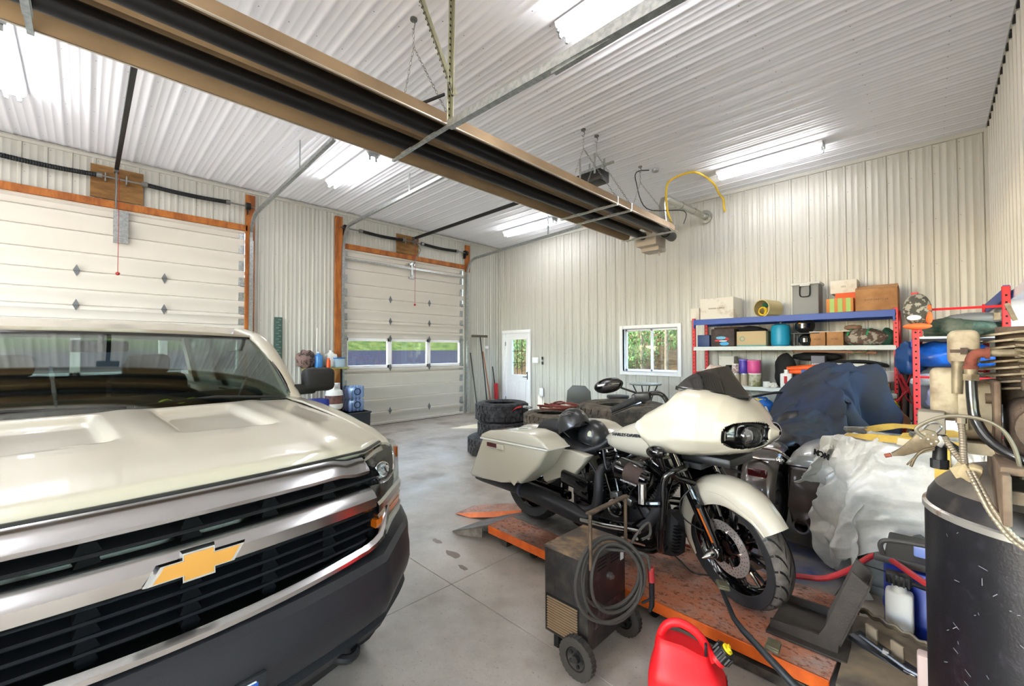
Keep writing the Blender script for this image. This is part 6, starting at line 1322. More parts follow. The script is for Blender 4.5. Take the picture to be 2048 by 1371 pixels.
bxo('orange_box', 'orange carton under the white carton at the right of the top shelf', 'box', (-0.959, 7.420, 2.357), (-0.711, 7.420, 2.114), .30, Z3, mat('orange_carton', 'cf5a30', .7))
bxo('cardboard_box', 'white carton on top of the orange carton on the top shelf', 'box', (-1.013, 7.420, 2.533), (-0.718, 7.420, 2.320), .32, Z3+.27, m_cardw, parts=ink('LED', .03))
def stripes(o, w_, d_, h):
    for k in (-.28, .02, .32): mb = MB(); mb.box((k*w_, -d_/2-.001, h/2), (w_*.17, .002, h*.98)); mb.build('green_tape', mat('lime_tape', '9ec06a', .6), o)
bxo('taped_box', 'small orange box with three lime green tape bands at the front of the top shelf', 'box', (-1.044, 7.290, 2.269), (-0.746, 7.290, 2.080), .12, Z3, mat('orange_card', 'c98247', .7), parts=stripes)
bxo('cardboard_box', 'brown carton with raised flaps at the right end of the top shelf', 'box', (-0.727, 7.300, 2.363), (-0.303, 7.300, 2.064), .48, Z3, m_card, parts=lambda o, w_, d_, h: (flapped(o, w_, d_, h), ink('SHOP PARTS 24', .035)(o, w_, d_, h)))
# middle shelf
Z2 = 1.621
bxo('blue_crate', 'dark blue crate at the left end of the middle shelf', 'crate', (-2.833, 7.340, 1.817), (-2.639, 7.340, 1.628), .28, Z2, mat('dark_blue_crate', '27406f', .5))
bxo('dark_box', 'dark brown box behind the printed bag on the middle shelf', 'box', (-2.637, 7.550, 1.945), (-2.218, 7.550, 1.625), .22, Z2, mat('dark_brown_card', '4a372c', .8))
bg1 = bxo('printed_bag', 'bag with light blue, red and white print on the middle shelf', 'bag', (-2.612, 7.320, 1.910), (-2.246, 7.320, 1.624), .14, Z2, mat('printed_dark', '3c3232', .7, col2='4f4440', vs=8), bev=.02)
for (dx, dz, w_, h_, c) in ((-.02, .14, .16, .05, '6fb4d8'), (-.07, .095, .1, .035, 'c23a44'), (.07, .12, .06, .05, 'c23a44'), (.0, .09, .15, .025, 'dfe3e2'), (.03, .045, .14, .06, '4aa3d6')): mb = MB(); mb.ell((dx, -.072, dz), (w_/2, .006, h_/2), n=14, m=8); mb.build('colour_patch', mat('patch_'+c, c, .6), bg1)
def ringlogo(o, w_, d_, h):
    mb = MB(); mb.ring([(.028, -.001), (.038, -.001), (.038, .001), (.028, .001)], 24, basis((-w_*.3, -d_/2-.001, h*.5), (1, 0, 0), (0, 0, 1))); mb.box((0, -d_/2-.001, .012), (w_, .002, .018)); mb.build('teal_print', mat('teal_print', '5f9a95', .6), o)
bxo('cardboard_box', 'pale brown carton with teal ring logo on the middle shelf', 'box', (-2.214, 7.320, 1.855), (-1.801, 7.320, 1.619), .30, Z2, mat('pale_card', 'c0ab85', .8), parts=ringlogo)
lump('black_jacket', 'black bundle lying on the pale carton of the middle shelf', 'bundle', (-2.05, 7.5, Z2+.20), (.22, .12, .07), mat('black_cloth', '1b1b1e', .9), 4)
tb_ = thing('gas_cylinder', 'turquoise refrigerant cylinder on the middle shelf', 'cylinder', (-1.635, 7.46, Z2))
mb = MB(); mb.lathe([(.10, .0), (.125, .02), (.13, .06), (.13, .27), (.115, .315), (.06, .335), (.0, .34)], 36); mb.build('shell', mat('turquoise', '1f93b8', .4), tb_)
mb = MB(); mb.cyl((0, 0, .33), (0, 0, .37), .012, n=10); mb.tube([(-.04, 0, .38), (.04, 0, .38)], .01, 8); mb.build('valve', m_galv, tb_)
def hel(label, c, k=1., m=None, z0=0):
    t = thing('motorcycle_helmet', label, 'helmet', c, R(-15)); mb = MB(); mb.ell((0, 0, .11*k), (.12*k, .14*k, .125*k), n=28, m=16)
    for v_ in mb.bm.verts: v_.co.z = max(v_.co.z, .0)
    mb.build('shell', m or mat('gloss_helmet', '111113', .15, coat=.8), t)
    mb = MB(); mb.grid(lambda u, v: (.122*k*math.cos(R(-150+120*u)), .143*k*math.sin(R(-150+120*u)), (.07+.07*v)*k), 12, 3, th=.004); mb.build('visor', m_smoke, t); return t
hel('glossy black helmet standing on the middle shelf beside the turquoise cylinder', (-1.30, 7.40, Z2), .78)
mb = MB(); mb.box((0, 0, 0), (.34, .3, .012)); mb.box((-.14, .1, -.09), (.02, .02, .17)); mb.box((.14, .1, -.09), (.02, .02, .17)); mb.box((-.14, -.1, -.09), (.02, .02, .17)); mb.box((.14, -.1, -.09), (.02, .02, .17)); tag(mb.build('small_riser', m_dark, loc=(-1.30, 7.46, Z2+.18)), 'small dark riser board on the middle shelf, between the two black helmets', 'riser')
h_ = hel('matt black full-face helmet with tiny orange mark on the riser of the middle shelf', (-1.32, 7.44, Z2+.187), .98, mat('helmet_black_matte', '1a1a1b', .5)); mb = MB(); mb.box((0, -.142, .14), (.04, .004, .014)); mb.build('orange_mark', mat('orange_mark', 'd08a3c', .5), h_)
for i, (a, b) in enumerate((((-1.243, 7.330, 1.815), (-1.065, 7.330, 1.612)), ((-1.051, 7.330, 1.815), (-0.864, 7.330, 1.610)))): bxo('parts_box', ['left', 'right'][i]+' one of two small brown parts boxes on the middle shelf', 'box', a, b, .22, Z2, m_card, grp='small parts boxes', parts=ink('MOBIL', .03, -.01))
mb = MB(); mb.box((0, 0, 0), (.46, .22, .01)); tag(mb.build('thin_board', m_cardw, loc=(-1.02, 7.42, Z2+.196)), 'thin pale board laid across the two small parts boxes', 'board')
dk = thing('camouflage_duffel', 'camouflage duffel with green straps at the right of the middle shelf', 'bag', (-.66, 7.46, Z2))
mb = MB(); mb.ell((0, 0, .11), (.27, .13, .115), n=32, m=16)
for v_ in mb.bm.verts: v_.co += V((0, 0, 1))*.02*nz(v_.co, 9); v_.co.z = max(v_.co.z, .003)
mb.build('bag_body', mat('camouflage', '5a4a40', .85, col2='a39a8c', vs=14, amt=(.5, .56)), dk)
m_grn = mat('green_strap', '1f8a55', .7)
for x in (-.12, .08): mb = MB(); mb.tube([(x+.04*math.cos(a), .13*math.cos(a), .112+.117*math.sin(a)) for a in [R(-100+18*k) for k in range(16)]], .011, 6, flat=.4); mb.build('strap', m_grn, dk)
mb = MB(); mb.tube(spline([(-.12, -.145, .02), (-.11, -.15, -.06), (-.08, -.15, -.10), (.0, -.15, -.10), (.06, -.15, -.06), (.10, -.14, .03)], 5), .011, 6, flat=.4); mb.build('hanging_strap', m_grn, dk)
lump('green_sack', 'dark green sack at the right end of the middle shelf', 'sack', (-.42, 7.52, Z2), (.10, .11, .12), mat('deep_green_cloth', '1c4434', .9), 6)
lump('brown_boot', 'small brown boot-like lump on the camouflage duffel', 'boot', (-.78, 7.52, Z2+.215), (.10, .05, .04), mat('brown_leather', '8c6d5a', .8), 7)
# lower shelf (z = 1.0)
Z1 = 1.001
def cyl_thing(nm, label, cat, P, r_, h, m, lid=None, zs=Z1, grp=None, dy=0):
    t = thing(nm, label, cat, (P[0], P[1]+dy, zs), group=grp); mb = MB(); mb.lathe([(r_*.96, 0), (r_, .008), (r_, h*.92), (r_*.97, h*.94), (.0, h*.94)], 28); mb.build('can_body', m, t)
    if lid: mb = MB(); mb.lathe([(r_*1.03, h*.90), (r_*1.03, h), (.0, h)], 28); mb.build('lid', lid, t)
    return t
lump('rag_heap', 'heap of peach and white rags at the left of the lower shelf', 'rags', (-2.56, 7.46, Z1), (.24, .13, .16), mat('peach_rags', 'd3a88e', .9, col2='e6e0d8', vs=7), 8, amp=.4)
cyl_thing('yellow_bottle', 'yellow squeeze bottle among the rags on the lower shelf', 'bottle', (-2.709, 7.320, 1.226), .035, .24, mat('yellow_bottle', 'e0a51d', .4), m_wplas)
cyl_thing('white_canister', 'white canister at the far left of the lower shelf', 'canister', (-2.831, 7.340, 1.222), .05, .17, m_wplas, m_wplas)
bxo('red_edged_box', 'white box with red ends behind the cans on the lower shelf', 'box', (-2.561, 7.550, 1.460), (-2.329, 7.550, 1.230), .2, Z1, m_cardw)
for i, (px_, r_, h, m, l, lab) in enumerate((((-2.352, 7.380, 1.235), .045, .32, mat('steel_thermos', '6d7478', .2, .8), m_dark, 'steel thermos with dark cap on the lower shelf'), ((-2.230, 7.300, 1.241), .052, .15, mat('floral_can', 'cfc2bd', .5, col2='7e5a56', vs=30), m_wplas, 'pale flowered can on top of the tan can, lower shelf'), ((-2.125, 7.340, 1.243), .062, .22, mat('purple_can', '4b3a9c', .35), mat('violet_lid', '7f74cf', .4), 'purple can on the tan can, lower shelf'), ((-1.970, 7.320, 1.248), .092, .20, mat('pink_tub', 'd0508c', .4), mat('pink_lid', 'd86a9c', .4), 'bright pink tub on the white tub, lower shelf'))):
    cyl_thing('paint_can', lab, 'can', px_, r_, h, m, l, zs=Z1+(0 if i == 0 else (.195 if i < 3 else .205)), grp='cans and tubs on the lower shelf')
for i, (px_, lab) in enumerate((((-2.229, 7.340, 1.080), 'tan can under the flowered can, lower shelf'), ((-2.112, 7.340, 1.086), 'tan can under the purple can, lower shelf'))): cyl_thing('paint_can', lab, 'can', px_, .055, .194, mat('tan_can', 'a89a86', .5), m_galv, grp='cans and tubs on the lower shelf')
cyl_thing('paint_tub', 'white tub with olive picture label under the pink tub', 'tub', (-1.963, 7.340, 1.093), .09, .204, mat('olive_label_tub', 'b4b19c', .5, col2='77774f', vs=10), m_wplas, grp='cans and tubs on the lower shelf')
lump('black_case', 'tall black padded case with small white mark on the lower shelf', 'case', (-1.58, 7.46, Z1), (.15, .1, .29), mat('black_nylon', '161617', .8), 9, amp=.12)
lump('black_tarp', 'black folded covers pushed under the middle shelf above the orange cones', 'cover', (-1.22, 7.6, Z1+.40), (.30, .12, .07), mat('black_nylon', '161617'), 10, amp=.2)
for k in range(2):
    t = thing('traffic_cone', ['lower', 'upper'][k]+' of two orange safety cones lying on the lower shelf', 'cone', (-1.18, 7.36, Z1+.24+.055*k), group='orange cones'); mb = MB(); mb.tube([(-.36, 0, .0-.01*k), (.10, 0, .005+.02*k)], [.028, .058-.008*k], 24); mb.build('cone_body', mat('safety_orange', 'f2601c', .45), t)
bxo('support_box', 'dark box under the orange cones on the lower shelf', 'box', (-1.470, 7.360, 1.247), (-1.082, 7.360, 1.062), .2, Z1, mat('dark_box_card', '2a2a2c', .8))
bxo('tool_case', 'grey carton with white lettering on the lower shelf', 'box', (-1.237, 7.340, 1.477), (-1.077, 7.340, 1.274), .2, Z1+.19, mat('grey_carton', '6e6d78', .6), parts=ink('APOLLO', .04, .02, mat('paper_white', 'dcdee2')))
bxo('blue_bin', 'white and blue flat bin on the lower shelf behind the navy cover', 'bin', (-1.353, 7.300, 1.275), (-1.073, 7.300, 1.136), .05, Z1, mat('blue_white', '2b57a5', .5))
bxo('cardboard_box', 'white long carton under black hoses on the lower shelf', 'box', (-1.030, 7.340, 1.374), (-0.645, 7.340, 1.074), .3, Z1, m_cardw)
mb = MB(); mb.tube(spline([(-.32, -.05, .0), (-.1, -.08, .03), (.15, -.06, .035), (.33, -.05, .0), (.36, .05, -.03), (.1, .1, .02), (-.25, .08, .02)], 6), .018, 7); tag(mb.build('black_hose_coil', m_rubber, loc=(-.80, 7.50, 1.37)), 'black hoses on top of the long white carton', 'hose')
mb = MB(); mb.box((0, 0, 0), (.95, .06, .03), rot=(0, .03, 0)); tag(mb.build('copper_bar', mat('copper_brown', '8f5c3e', .6), loc=(-1.0, 7.40, Z2-.085)), 'long brown batten lying just under the middle shelf', 'batten')
jug('oil_jug', 'white jug with red label on the lower shelf behind the windscreen', (-1.536, 7.300, 1.026), .15, .09, .27, m_wplas, m_wplas)
mb = MB(); mb.box((0, -.047, .12), (.04, .004, .11)); bpy.data.objects['oil_jug'].location.z = Z1; mb.build('red_label', mat('red_webbing', 'b3252a'), bpy.data.objects['oil_jug'])
cyl_thing('cup', 'small white cup at the front of the lower shelf', 'cup', (-1.787, 7.260, 1.014), .045, .09, m_wplas)
lump('work_glove', 'crumpled white glove beside the small white cup', 'glove', (-1.70, 7.25, Z1), (.05, .03, .04), mat('white_cloth', 'd9d6cc', .9), 12, amp=.5)
jug('teal_bottle', 'slim teal bottle on the lower shelf near the right upright', (-0.578, 7.400, 1.121), .06, .06, .34, mat('teal_glass', '3c8f8d', .2), m_dark); bpy.data.objects['teal_bottle'].location.z = Z1
bxo('cardboard_box', 'brown carton under the white bowl at the right of the lower shelf', 'box', (-0.556, 7.320, 1.119), (-0.396, 7.320, 0.986), .2, Z1, m_card)
mb = MB(); mb.lathe([(.10, .0), (.14, .12), (.15, .13), (.145, .13), (.135, .12), (.095, .01), (.0, .01)], 32, cap=False); tag(mb.build('bowl', m_wplas, loc=(-.45, 7.42, Z1+.145)), 'white plastic bowl on the brown carton, right end of the lower shelf', 'bowl')
lump('blue_tarp', 'bright blue tarp bundle low behind the motorcycle windscreen', 'tarp', (-1.86, 7.38, .62), (.13, .1, .12), mat('bright_tarp', '1f63b8', .5, bump=.5, bs=12), 13)
bxo('support_crate', 'dark crate under the blue tarp bundle', 'crate', (-2.110, 7.340, 0.676), (-1.770, 7.340, 0.192), .4, .221, mat('dark_box_card', '2a2a2c'))
bpy.data.objects['support_crate'].dimensions
bxo('yellow_sign', 'yellow board with black letters low between windscreen and navy cover', 'sign', (-2.008, 7.310, 0.812), (-1.818, 7.310, 0.584), .02, .222, mat('sign_yellow', 'e7c41c', .5), parts=ink('CAUTION', .035, .27, m_dark))
lump('silver_bag', 'silver grey plastic bag below the yellow board', 'bag', (-1.75, 7.06, 0), (.08, .07, .40), mat('silver_plastic', 'b9bdc4', .3, .3), 14)
# stuff on the floor right of the rack
lump('yellow_bag', 'yellow plastic bag beside the red tangle right of the rack', 'bag', (-0.397, 6.600, 0.706), (.13, .10, .17), mat('lemon_plastic', 'e6d51c', .4), 15)
lump('beige_sack', 'beige and peach sack in front of the yellow bag', 'sack', (-0.417, 6.200, 0.604), (.24, .16, .20), mat('beige_cloth', 'c2a98c', .9, col2='b5805e', vs=5), 16)
ch_ = thing('chainsaw', 'orange and white power tool among red cords right of the rack', 'power tool', (-0.252, 6.300, 0.732)); 
mb = MB(); mb.ell((0, 0, 0), (.09, .12, .10)); mb.build('tool_housing', mat('tool_orange', 'ef7a1c', .4), ch_); mb = MB(); mb.box((.06, -.08, -.02), (.03, .03, .16), rot=(.3, .2, 0)); mb.box((-.05, -.1, -.03), (.12, .04, .03), rot=(0, .6, 0)); mb.build('white_guard', m_wplas, ch_)
mb = MB(); pts = [(.14*math.cos(k*1.3)*(.4+.6*rnd.random()), .05*rnd.random(), .13*math.sin(k*1.7)*(.4+.6*rnd.random())) for k in range(40)]; mb.tube(spline(pts, 3), .012, 6); tag(mb.build('extension_cord', mat('bright_red_cord', 'b8222c', .5), loc=(-0.324, 6.100, 0.685)), 'tangle of bright red cord hanging beside the orange tool', 'cord')
mb = MB(); pts = [(.10*math.cos(k*1.3)*(.4+.6*rnd.random()), .05*rnd.random(), .30*math.sin(k*.9)*(.4+.6*rnd.random())) for k in range(30)]; mb.tube(spline(pts, 4), .008, 6); tag(mb.build('jumper_cable', mat('bright_red_cord', 'b8222c'), loc=(-0.219, 6.600, 1.182)), 'loops of red jumper cable hanging between the two racks', 'cable')
for i, (px_, z0) in enumerate((((-0.287, 6.900, 0.773), 1.3), ((-0.230, 6.800, 0.848), 1.25), ((-0.185, 6.700, 0.805), 1.2))): mb = MB(); mb.tube([(0, 0, 0), (.02*i, .05, z0)], .014, 8); tag(mb.build('black_pole', m_dark, loc=(px_[0], px_[1], .02)), ['left', 'middle', 'right'][i]+' one of three dark poles standing between the two racks', 'pole', 'dark poles between the racks')
mb = MB(); mb.tube(spline([(-0.521, 6.700, 0.950), (-0.381, 6.600, 0.900), (-0.271, 6.500, 0.773), (-0.127, 6.400, 0.735)], 6), .035, 10); tag(mb.build('vacuum_hose', m_rubber), 'thick black hose curving right of the navy cover', 'hose')
# ---------------------------------------------------------------- second rack on the right wall
rk2 = thing('storage_rack', 'bright red end frame of the second rack standing against the right wall', 'shelving', (-.13, 5.55, 0))
for x, y in ((.02, 0), (.585, 0), (.02, 2.0), (.585, 2.0)): upright(rk2, x, y, 2.10)
for y in (0, 2.0):
    for z in (.3, .8, 1.3, 1.93): mb = MB(); mb.tube([(.02, y, z), (.585, y, z)], .012, 6); mb.build('cross_brace', m_rred, rk2)
for z in (.35, .95, 1.68):
    mb = MB(); mb.box((.30, 1.0, z-.01), (.60, 1.96, .02)); mb.build('shelf_deck', m_deckg, rk2)
mb = MB(); mb.box((.60, 1.0, 2.05), (.03, 1.95, .10)); mb.box((.0, 1.0, 1.62), (.03, 1.95, .07)); mb.box((.59, .03, 2.0), (.04, .02, .22)); mb.build('shelf_beam', m_rblue, rk2)
m_tarp = mat('blue_tarp_plastic', '1c5fc0', .35, col2='123f86', vs=5, bump=.8, bs=9)
lump('blue_tarpaulin', 'large shiny blue tarpaulin bundle on the second rack behind the red post', 'tarp', (.12, 5.95, 1.39), (.30, .24, .14), m_tarp, 17, amp=.3)
lump('navy_tarpaulin', 'dark blue tarpaulin bundle left of the red post', 'tarp', (-.17, 6.1, 1.30), (.12, .2, .19), mat('navy_tarp', '123a6e', .5, bump=.6, bs=10), 18, amp=.3)
lump('support_bale', 'grey bale under the blue tarpaulin bundles on the second rack', 'bale', (.1, 6.2, .951), (.28, .34, .27), mat('grey_cloth', '6f727a', .9), 19, amp=.1)
lump('green_grey_covers', 'grey-green folded covers heaped on top of the second rack', 'covers', (.20, 6.0, 1.681), (.26, .3, .10), mat('grey_green_cloth', '6e7468', .9, col2='2c4a3c', vs=4), 20, amp=.4)
lump('flat_bag', 'flat grey bag on the folded covers at the top of the second rack', 'bag', (.30, 6.0, 1.80), (.22, .16, .06), mat('mid_grey_cloth', '85878a', .8), 21, amp=.3)
for i, (c, s, col, lab) in enumerate((((.0, 5.75, 1.21), (.15, .10, .06), 'b9bcc2', 'silver grey bag under the blue tarpaulin on the second rack'), ((.05, 5.70, .96), (.10, .09, .16), '8e93b5', 'pale violet bag hanging beside the red post'), ((.2, 5.68, 1.10), (.12, .08, .12), 'a5a9ad', 'light grey bag behind the compressor canister'))): lump('cloth_bag', lab, 'bag', c, s, mat('bag_'+col, col, .5), 30+i, amp=.3, grp='bags on the second rack')
cap = thing('baseball_cap', 'camouflage and orange cap hanging on top of the red post', 'cap', (-0.096, 5.500, 1.904))
mb = MB(); mb.ell((0, 0, .03), (.10, .09, .15), n=24, m=14); mb.build('crown', mat('cap_camo', '4c4a44', .8, col2='a19c90', vs=22, amt=(.5, .55)), cap)
mb = MB(); mb.ell((.0, -.05, -.13), (.10, .05, .03)); mb.ell((.08, -.03, -.05), (.025, .04, .06)); mb.ell((.08, -.03, .04), (.02, .04, .03)); mb.build('orange_panel', mat('blaze_orange', 'f4713a', .7), cap)
mb = MB(); mb.ell((-.02, -.088, -.05), (.05, .008, .025)); mb.build('white_emblem', m_wplas, cap)
# ================================================================ COVERED MOTORCYCLE
m_gbike = mat('bronze_grey_paint', '5d5753', .25, .5, coat=.8)
m_navy = mat('navy_cover', '252e44', .8, col2='2a2b2f', vs=1.8, amt=(.42, .58), bump=.5, bs=16)
gb2 = thing('covered_motorcycle', 'bronze-grey touring motorcycle with twin saddlebags, rear end sticking out of the navy cover', 'motorcycle', (-.98, 4.05, 0), R(90))
def bag2(s):
    y0, y1 = s*.17, s*.44; y0, y1 = min(y0, y1), max(y0, y1)
    b = MB(); b.prism([(y0+.02, .22), (y1-.02, .22), (y1, .35), (y1, .68), (y0, .68), (y0, .3)], -.22, .45, YZ, bev=.035, seg=4); b = b.build('saddlebag', m_gbike, gb2)
    mb = MB(); mb.loft([[(x, y0-.005+(y1-y0+.01)*k/12, .69+zz*math.sin(PI*min(1, max(0, k/12)))**.5) for k in range(13)]+[(x, y1+.005, .685), (x, y0-.005, .685)] for x, zz in ((-.235, .005), (-.22, .07), (-.1, .12), (.2, .125), (.45, .10), (.47, .01))]); mb.build('bag_lid', mat('grey_lid', '8b8d8c', .3, .2, coat=.5), b)
    mb = MB(); mb.box((.11, (y0+y1)/2, .683), (.70, .285, .010)); mb.build('chrome_band', m_chrome, b)
    mb = MB(); mb.ring([(.042, -.30), (.055, -.30), (.055, .5), (.042, .5)], 28, basis((0, s*.27, .25), (0, 1, 0), (0, 0, 1))); mb.build('muffler', m_chrome, gb2)
for s in (-1, 1): bag2(s)
mb = MB(); mb.grid(lambda u, v: (-.02+(.40-.03*(2*v-1)**4)*math.cos(R(200-130*u)), (2*v-1)*.125, .38+(.42-.06*(2*v-1)**4)*math.sin(R(200-130*u))), 24, 14, th=.006); mb.build('rear_fender', m_gbike, gb2)
for wx in (0, 1.62):
    M = basis((wx, 0, .33), (1, 0, 0), (0, 0, 1)); mb = MB(); tyre(mb, M, .33, .075, .21, 48); w_ = mb.build('wheel', m_tireb, gb2); rim(w_, M, .21, .06, 5, m_steel)
mb = MB(); mb.tube(spline([(-.32, -.20, .74), (-.36, -.12, .80), (-.36, .12, .80), (-.32, .20, .74)], 5), .012, 8); mb.build('luggage_rail', m_chrome, gb2)
for s in (-1, 1): mb = MB(); mb.tube([(-.30, 0, .70), (-.34, s*.13, .72)], .012, 8); mb.ell((-.35, s*.15, .72), (.035, .03, .03)); mb.build('turn_signal', m_chrome, gb2)
mb = MB(); mb.box((-.36, 0, .60), (.03, .14, .07), bev=.015); mb.build('tail_light', mat('dark_red_reflector', '4a0e10'), gb2)
mb = MB(); mb.box((.75, 0, .42), (.8, .32, .36), bev=.08); mb.ell((1.0, 0, .80), (.34, .17, .15)); mb.ell((.45, 0, .74), (.35, .18, .09)); mb.tube([(1.62, -.1, .33), (1.30, -.1, 1.0)], .03, 10); mb.tube([(1.62, .1, .33), (1.30, .1, 1.0)], .03, 10); mb.tube(spline([(1.05, -.42, 1.05), (1.25, -.2, 1.10), (1.3, 0, 1.05), (1.25, .2, 1.10), (1.05, .42, 1.05)], 5), .014, 8); mb.build('engine_and_frame', m_satin, gb2)
# cover: draped sheet
rows = [(4.28, .80, .28, .50), (4.45, .86, .36, .42), (4.75, .90, .40, .38), (5.05, 1.0, .42, .34), (5.30, 1.22, .43, .34), (5.48, 1.35, .44, .34), (5.70, 1.35, .45, .34), (5.95, 1.18, .45, .36), (6.20, .90, .42, .42), (6.35, .55, .38, .42)]
def cover(u, v):
    t = u*(len(rows)-1); i = min(int(t), len(rows)-2); f_ = t-i; f_ = f_*f_*(3-2*f_); a, b = rows[i], rows[i+1]; y, zt, hw, zb = [a[k]*(1-f_)+b[k]*f_ for k in range(4)]
    q = 2*v-1; aq = abs(q); cx = -.92+.07*ss(4.9, 5.6, y)
    xw = math.copysign(min(1, aq/.55)**.85*hw*(.80+.3*max(0, aq-.55)/.45), q); xw *= .86 if q > 0 else 1.08; top = zt-.03-.10*min(1, aq/.55)**2-.10*(q < 0)*min(1, aq/.55)
    k = max(0, (aq-.50)/.50); z = top*(1-k)+(zb-.14*(q > 0)*k-.25*(q > 0)*k*(1-ss(4.6, 5.2, y)))*k
    fold = math.sin(y*13+3*q+2*nz((y*2, q*2, 0), 1.3))*.045*(k**.7)+.05*nz((y*3, q*3, z*3), 1.)*(.25+k)
    cr = .022*nz((y*9, q*8, 5), 1.)
    for (u0, v0, du, wd, am) in ((.52, .5, .25, .022, .07), (.60, .55, -.05, .02, .08), (.42, .5, .5, .02, .07), (.68, .6, -.2, .02, .06), (.35, .45, .1, .025, .06), (.48, .4, -.5, .02, .06), (.57, .7, .3, .018, .07), (.30, .6, .35, .02, .06), (.45, .8, -.15, .018, .06), (.64, .75, .15, .02, .06)):
        cr += am*math.exp(-((u-u0-du*(v-v0)-.02*math.sin(v*12))/wd)**2)*ss(.0, .25, abs(v-v0)+.08)
    return (cx+xw+math.copysign(fold, q)+cr, y+.03*nz((q*4, z*3, 2), 1.)+.05*k*math.sin(q*9), max(.02, z+.02*nz((y*5, q*6, 1), 1.)+cr))
mb = MB(); mb.grid(cover, 130, 110, th=.004); cv = mb.build('motorcycle_cover', m_navy, ang=80); tag(cv, 'navy fabric cover draped over the second motorcycle', 'cover')
mb = MB(); mb.grid(lambda u, v: (-.52+.30*v+.05*math.sin(u*7)*v, 4.02+.55*u, .50*(1-v)**1.3+.012+.03*nz((u*5, v*5, 0), 1.)*(1-v)+.10*(1-v)*math.sin(9*u+2*v)*.3), 30, 24, th=.004); tag(mb.build('blue_drop_cloth', mat('blue_cloth', '2a4a8e', .8, bump=.3, bs=20), ang=80), 'blue cloth hanging to the floor between the grey saddlebag and the plastic-wrapped pile', 'cloth')
mb = MB(); mb.grid(lambda u, v: (-1.25+.75*u+.1*v, 3.15+.95*v-.15*u, .006+.010*abs(nz((u*4, v*4, 0), 1.2))), 40, 40, th=.003); tag(mb.build('blue_floor_sheet', mat('mottled_blue_sheet', '4b5a82', .9, col2='8a8279', vs=3, amt=(.35, .65), bump=.3, bs=30), ang=80), 'thin mottled blue sheet spread on the floor under the grey motorcycle bags', 'cloth')  # thin sheet just above the floor, blue mottled with grey-brown

# ================================================================ PLASTIC-WRAPPED PILE
m_film = mat('milky_plastic_film', 'd2d0c9', .3, col2='b4b6b2', vs=3, bump=1., bs=16, coat=.35)
blk = thing('wrapped_crate', 'large grey foam-wrapped block under crumpled clear plastic beside the compressor', 'crate', (-.10, 3.85, 0))
mb = MB(); mb.box((0, 0, .50), (.74, .66, .90), bev=.05, seg=3); mb.box((0, 0, .04), (.66, .6, .08)); mb.build('block', mat('foam_grey', '7f8380', .8, col2='6a6e6c', vs=6, bump=.4, bs=25), blk)
def crk(p, s=1.):
    return .030*(1-abs(nz(p, 6*s))*2.2)**2+.016*(1-abs(nz(p, 13*s, 2))*2.2)**2
def film(u, v):
    """skirt hanging from the top of the block round its left and camera sides"""
    a = R(35-215*u+20); c, s_ = math.cos(a), math.sin(a); e = .38
    x = .41*math.copysign(abs(c)**e, c); y = .37*math.copysign(abs(s_)**e, s_)
    if v < .3: k = v/.3; z = .965+.01*(1-k); x *= k; y *= k; out = 0
    else: k = (v-.3)/.7; z = .965-k*(.62+.22*nz((a*1.7, 0, 0), 1.)+.10*math.sin(a*3)); out = .06*k+.06*math.sin(a*11+k*4)*k+.10*nz((a*3, k*3, 1), 1.)*min(1, k*3)
    d = V((x, y, 0)); L_ = d.length or 1; d = d/L_; cr = .03*nz((x*8, y*8, z*9), 1.)+crk((x, y, z*.7+u))
    if v < .3: return (-.10+x, 3.85+y, z+crk((x, y, 0)))
    return (-.10+x+d.x*(out+cr), 3.85+y+d.y*(out+cr), z+.03*nz((a*5, k*5, 3), 1.))
mb = MB(); mb.grid(film, 230, 130, th=.003); fl = mb.build('plastic_sheet', m_film, ang=50); tag(fl, 'crumpled milky plastic sheet draped over the block', 'plastic sheet')
def flap(u, v):
    p = V((-.48, 3.50, .92)).lerp(V((-.66, 3.42, .66)), v)+V((.02, .28, 0))*u*(1-v*.5)+V((.16, .1, -.02))*u*v
    return p+V((-.75, -.65, .1))*crk((p.x*1.5, p.y*1.5, p.z))+V((.02*nz((u*6, v*6, 0), 1.), .03*nz((u*6, v*6, 4), 1.), .03*nz((u*5, v*5, 9), 1.)))
mb = MB(); mb.grid(lambda u, v: flap(u, v), 24, 24, th=.003); mb.build('pointed_flap', m_film, fl, ang=50)
def low(u, v):
    p = V((-.53, 3.78, .62)).lerp(V((-.26, 3.44, .60)), u); p.z -= v*(.56+.04*math.sin(u*9)); k = .05*math.sin(u*14+2*v)+.05*nz((u*6, v*4, 2), 1.)+.05*math.sin(PI*v)
    return p+V((-.75, -.65, 0))*(k+.02+crk((p.x*1.3, p.y, p.z*.6)))
mb = MB(); mb.grid(low, 60, 60, th=.003); mb.build('lower_fold', m_film, fl, ang=50)
text_mesh('printed_letters', 'MCM', .05, m_dark, fl, basis((-.535, 3.462, .862), (-.8, .55, .12), (.05, -.1, -1)), ext=.001, bold=.003)
text_mesh('printed_letters', 'SPLINE', .06, m_dark, fl, basis((-.47, 3.56, .40), (.55, -.5, -.62), (.45, -.35, .75)), ext=.001, bold=.002)
m_ystr = mat('yellow_webbing', 'cfae4e', .75, col2='b4974a', vs=6)
def ribbon(nm, pts, w_, m, par=None, up=(0, 0, 1)):
    P = spline(pts, 8); mb = MB(); L = []
    for i, p in enumerate(P):
        d = (P[min(i+1, len(P)-1)]-P[max(i-1, 0)]).normalized(); s_ = d.cross(V(up)); s_ = s_.normalized() if s_.length > .05 else V((1, 0, 0)); L.append((p-s_*w_/2, p+s_*w_/2))
    mb.loft([[a, b, b+V((0, .001, .003)), a+V((0, .001, .003))] for a, b in L]); return mb.build(nm, m, par)
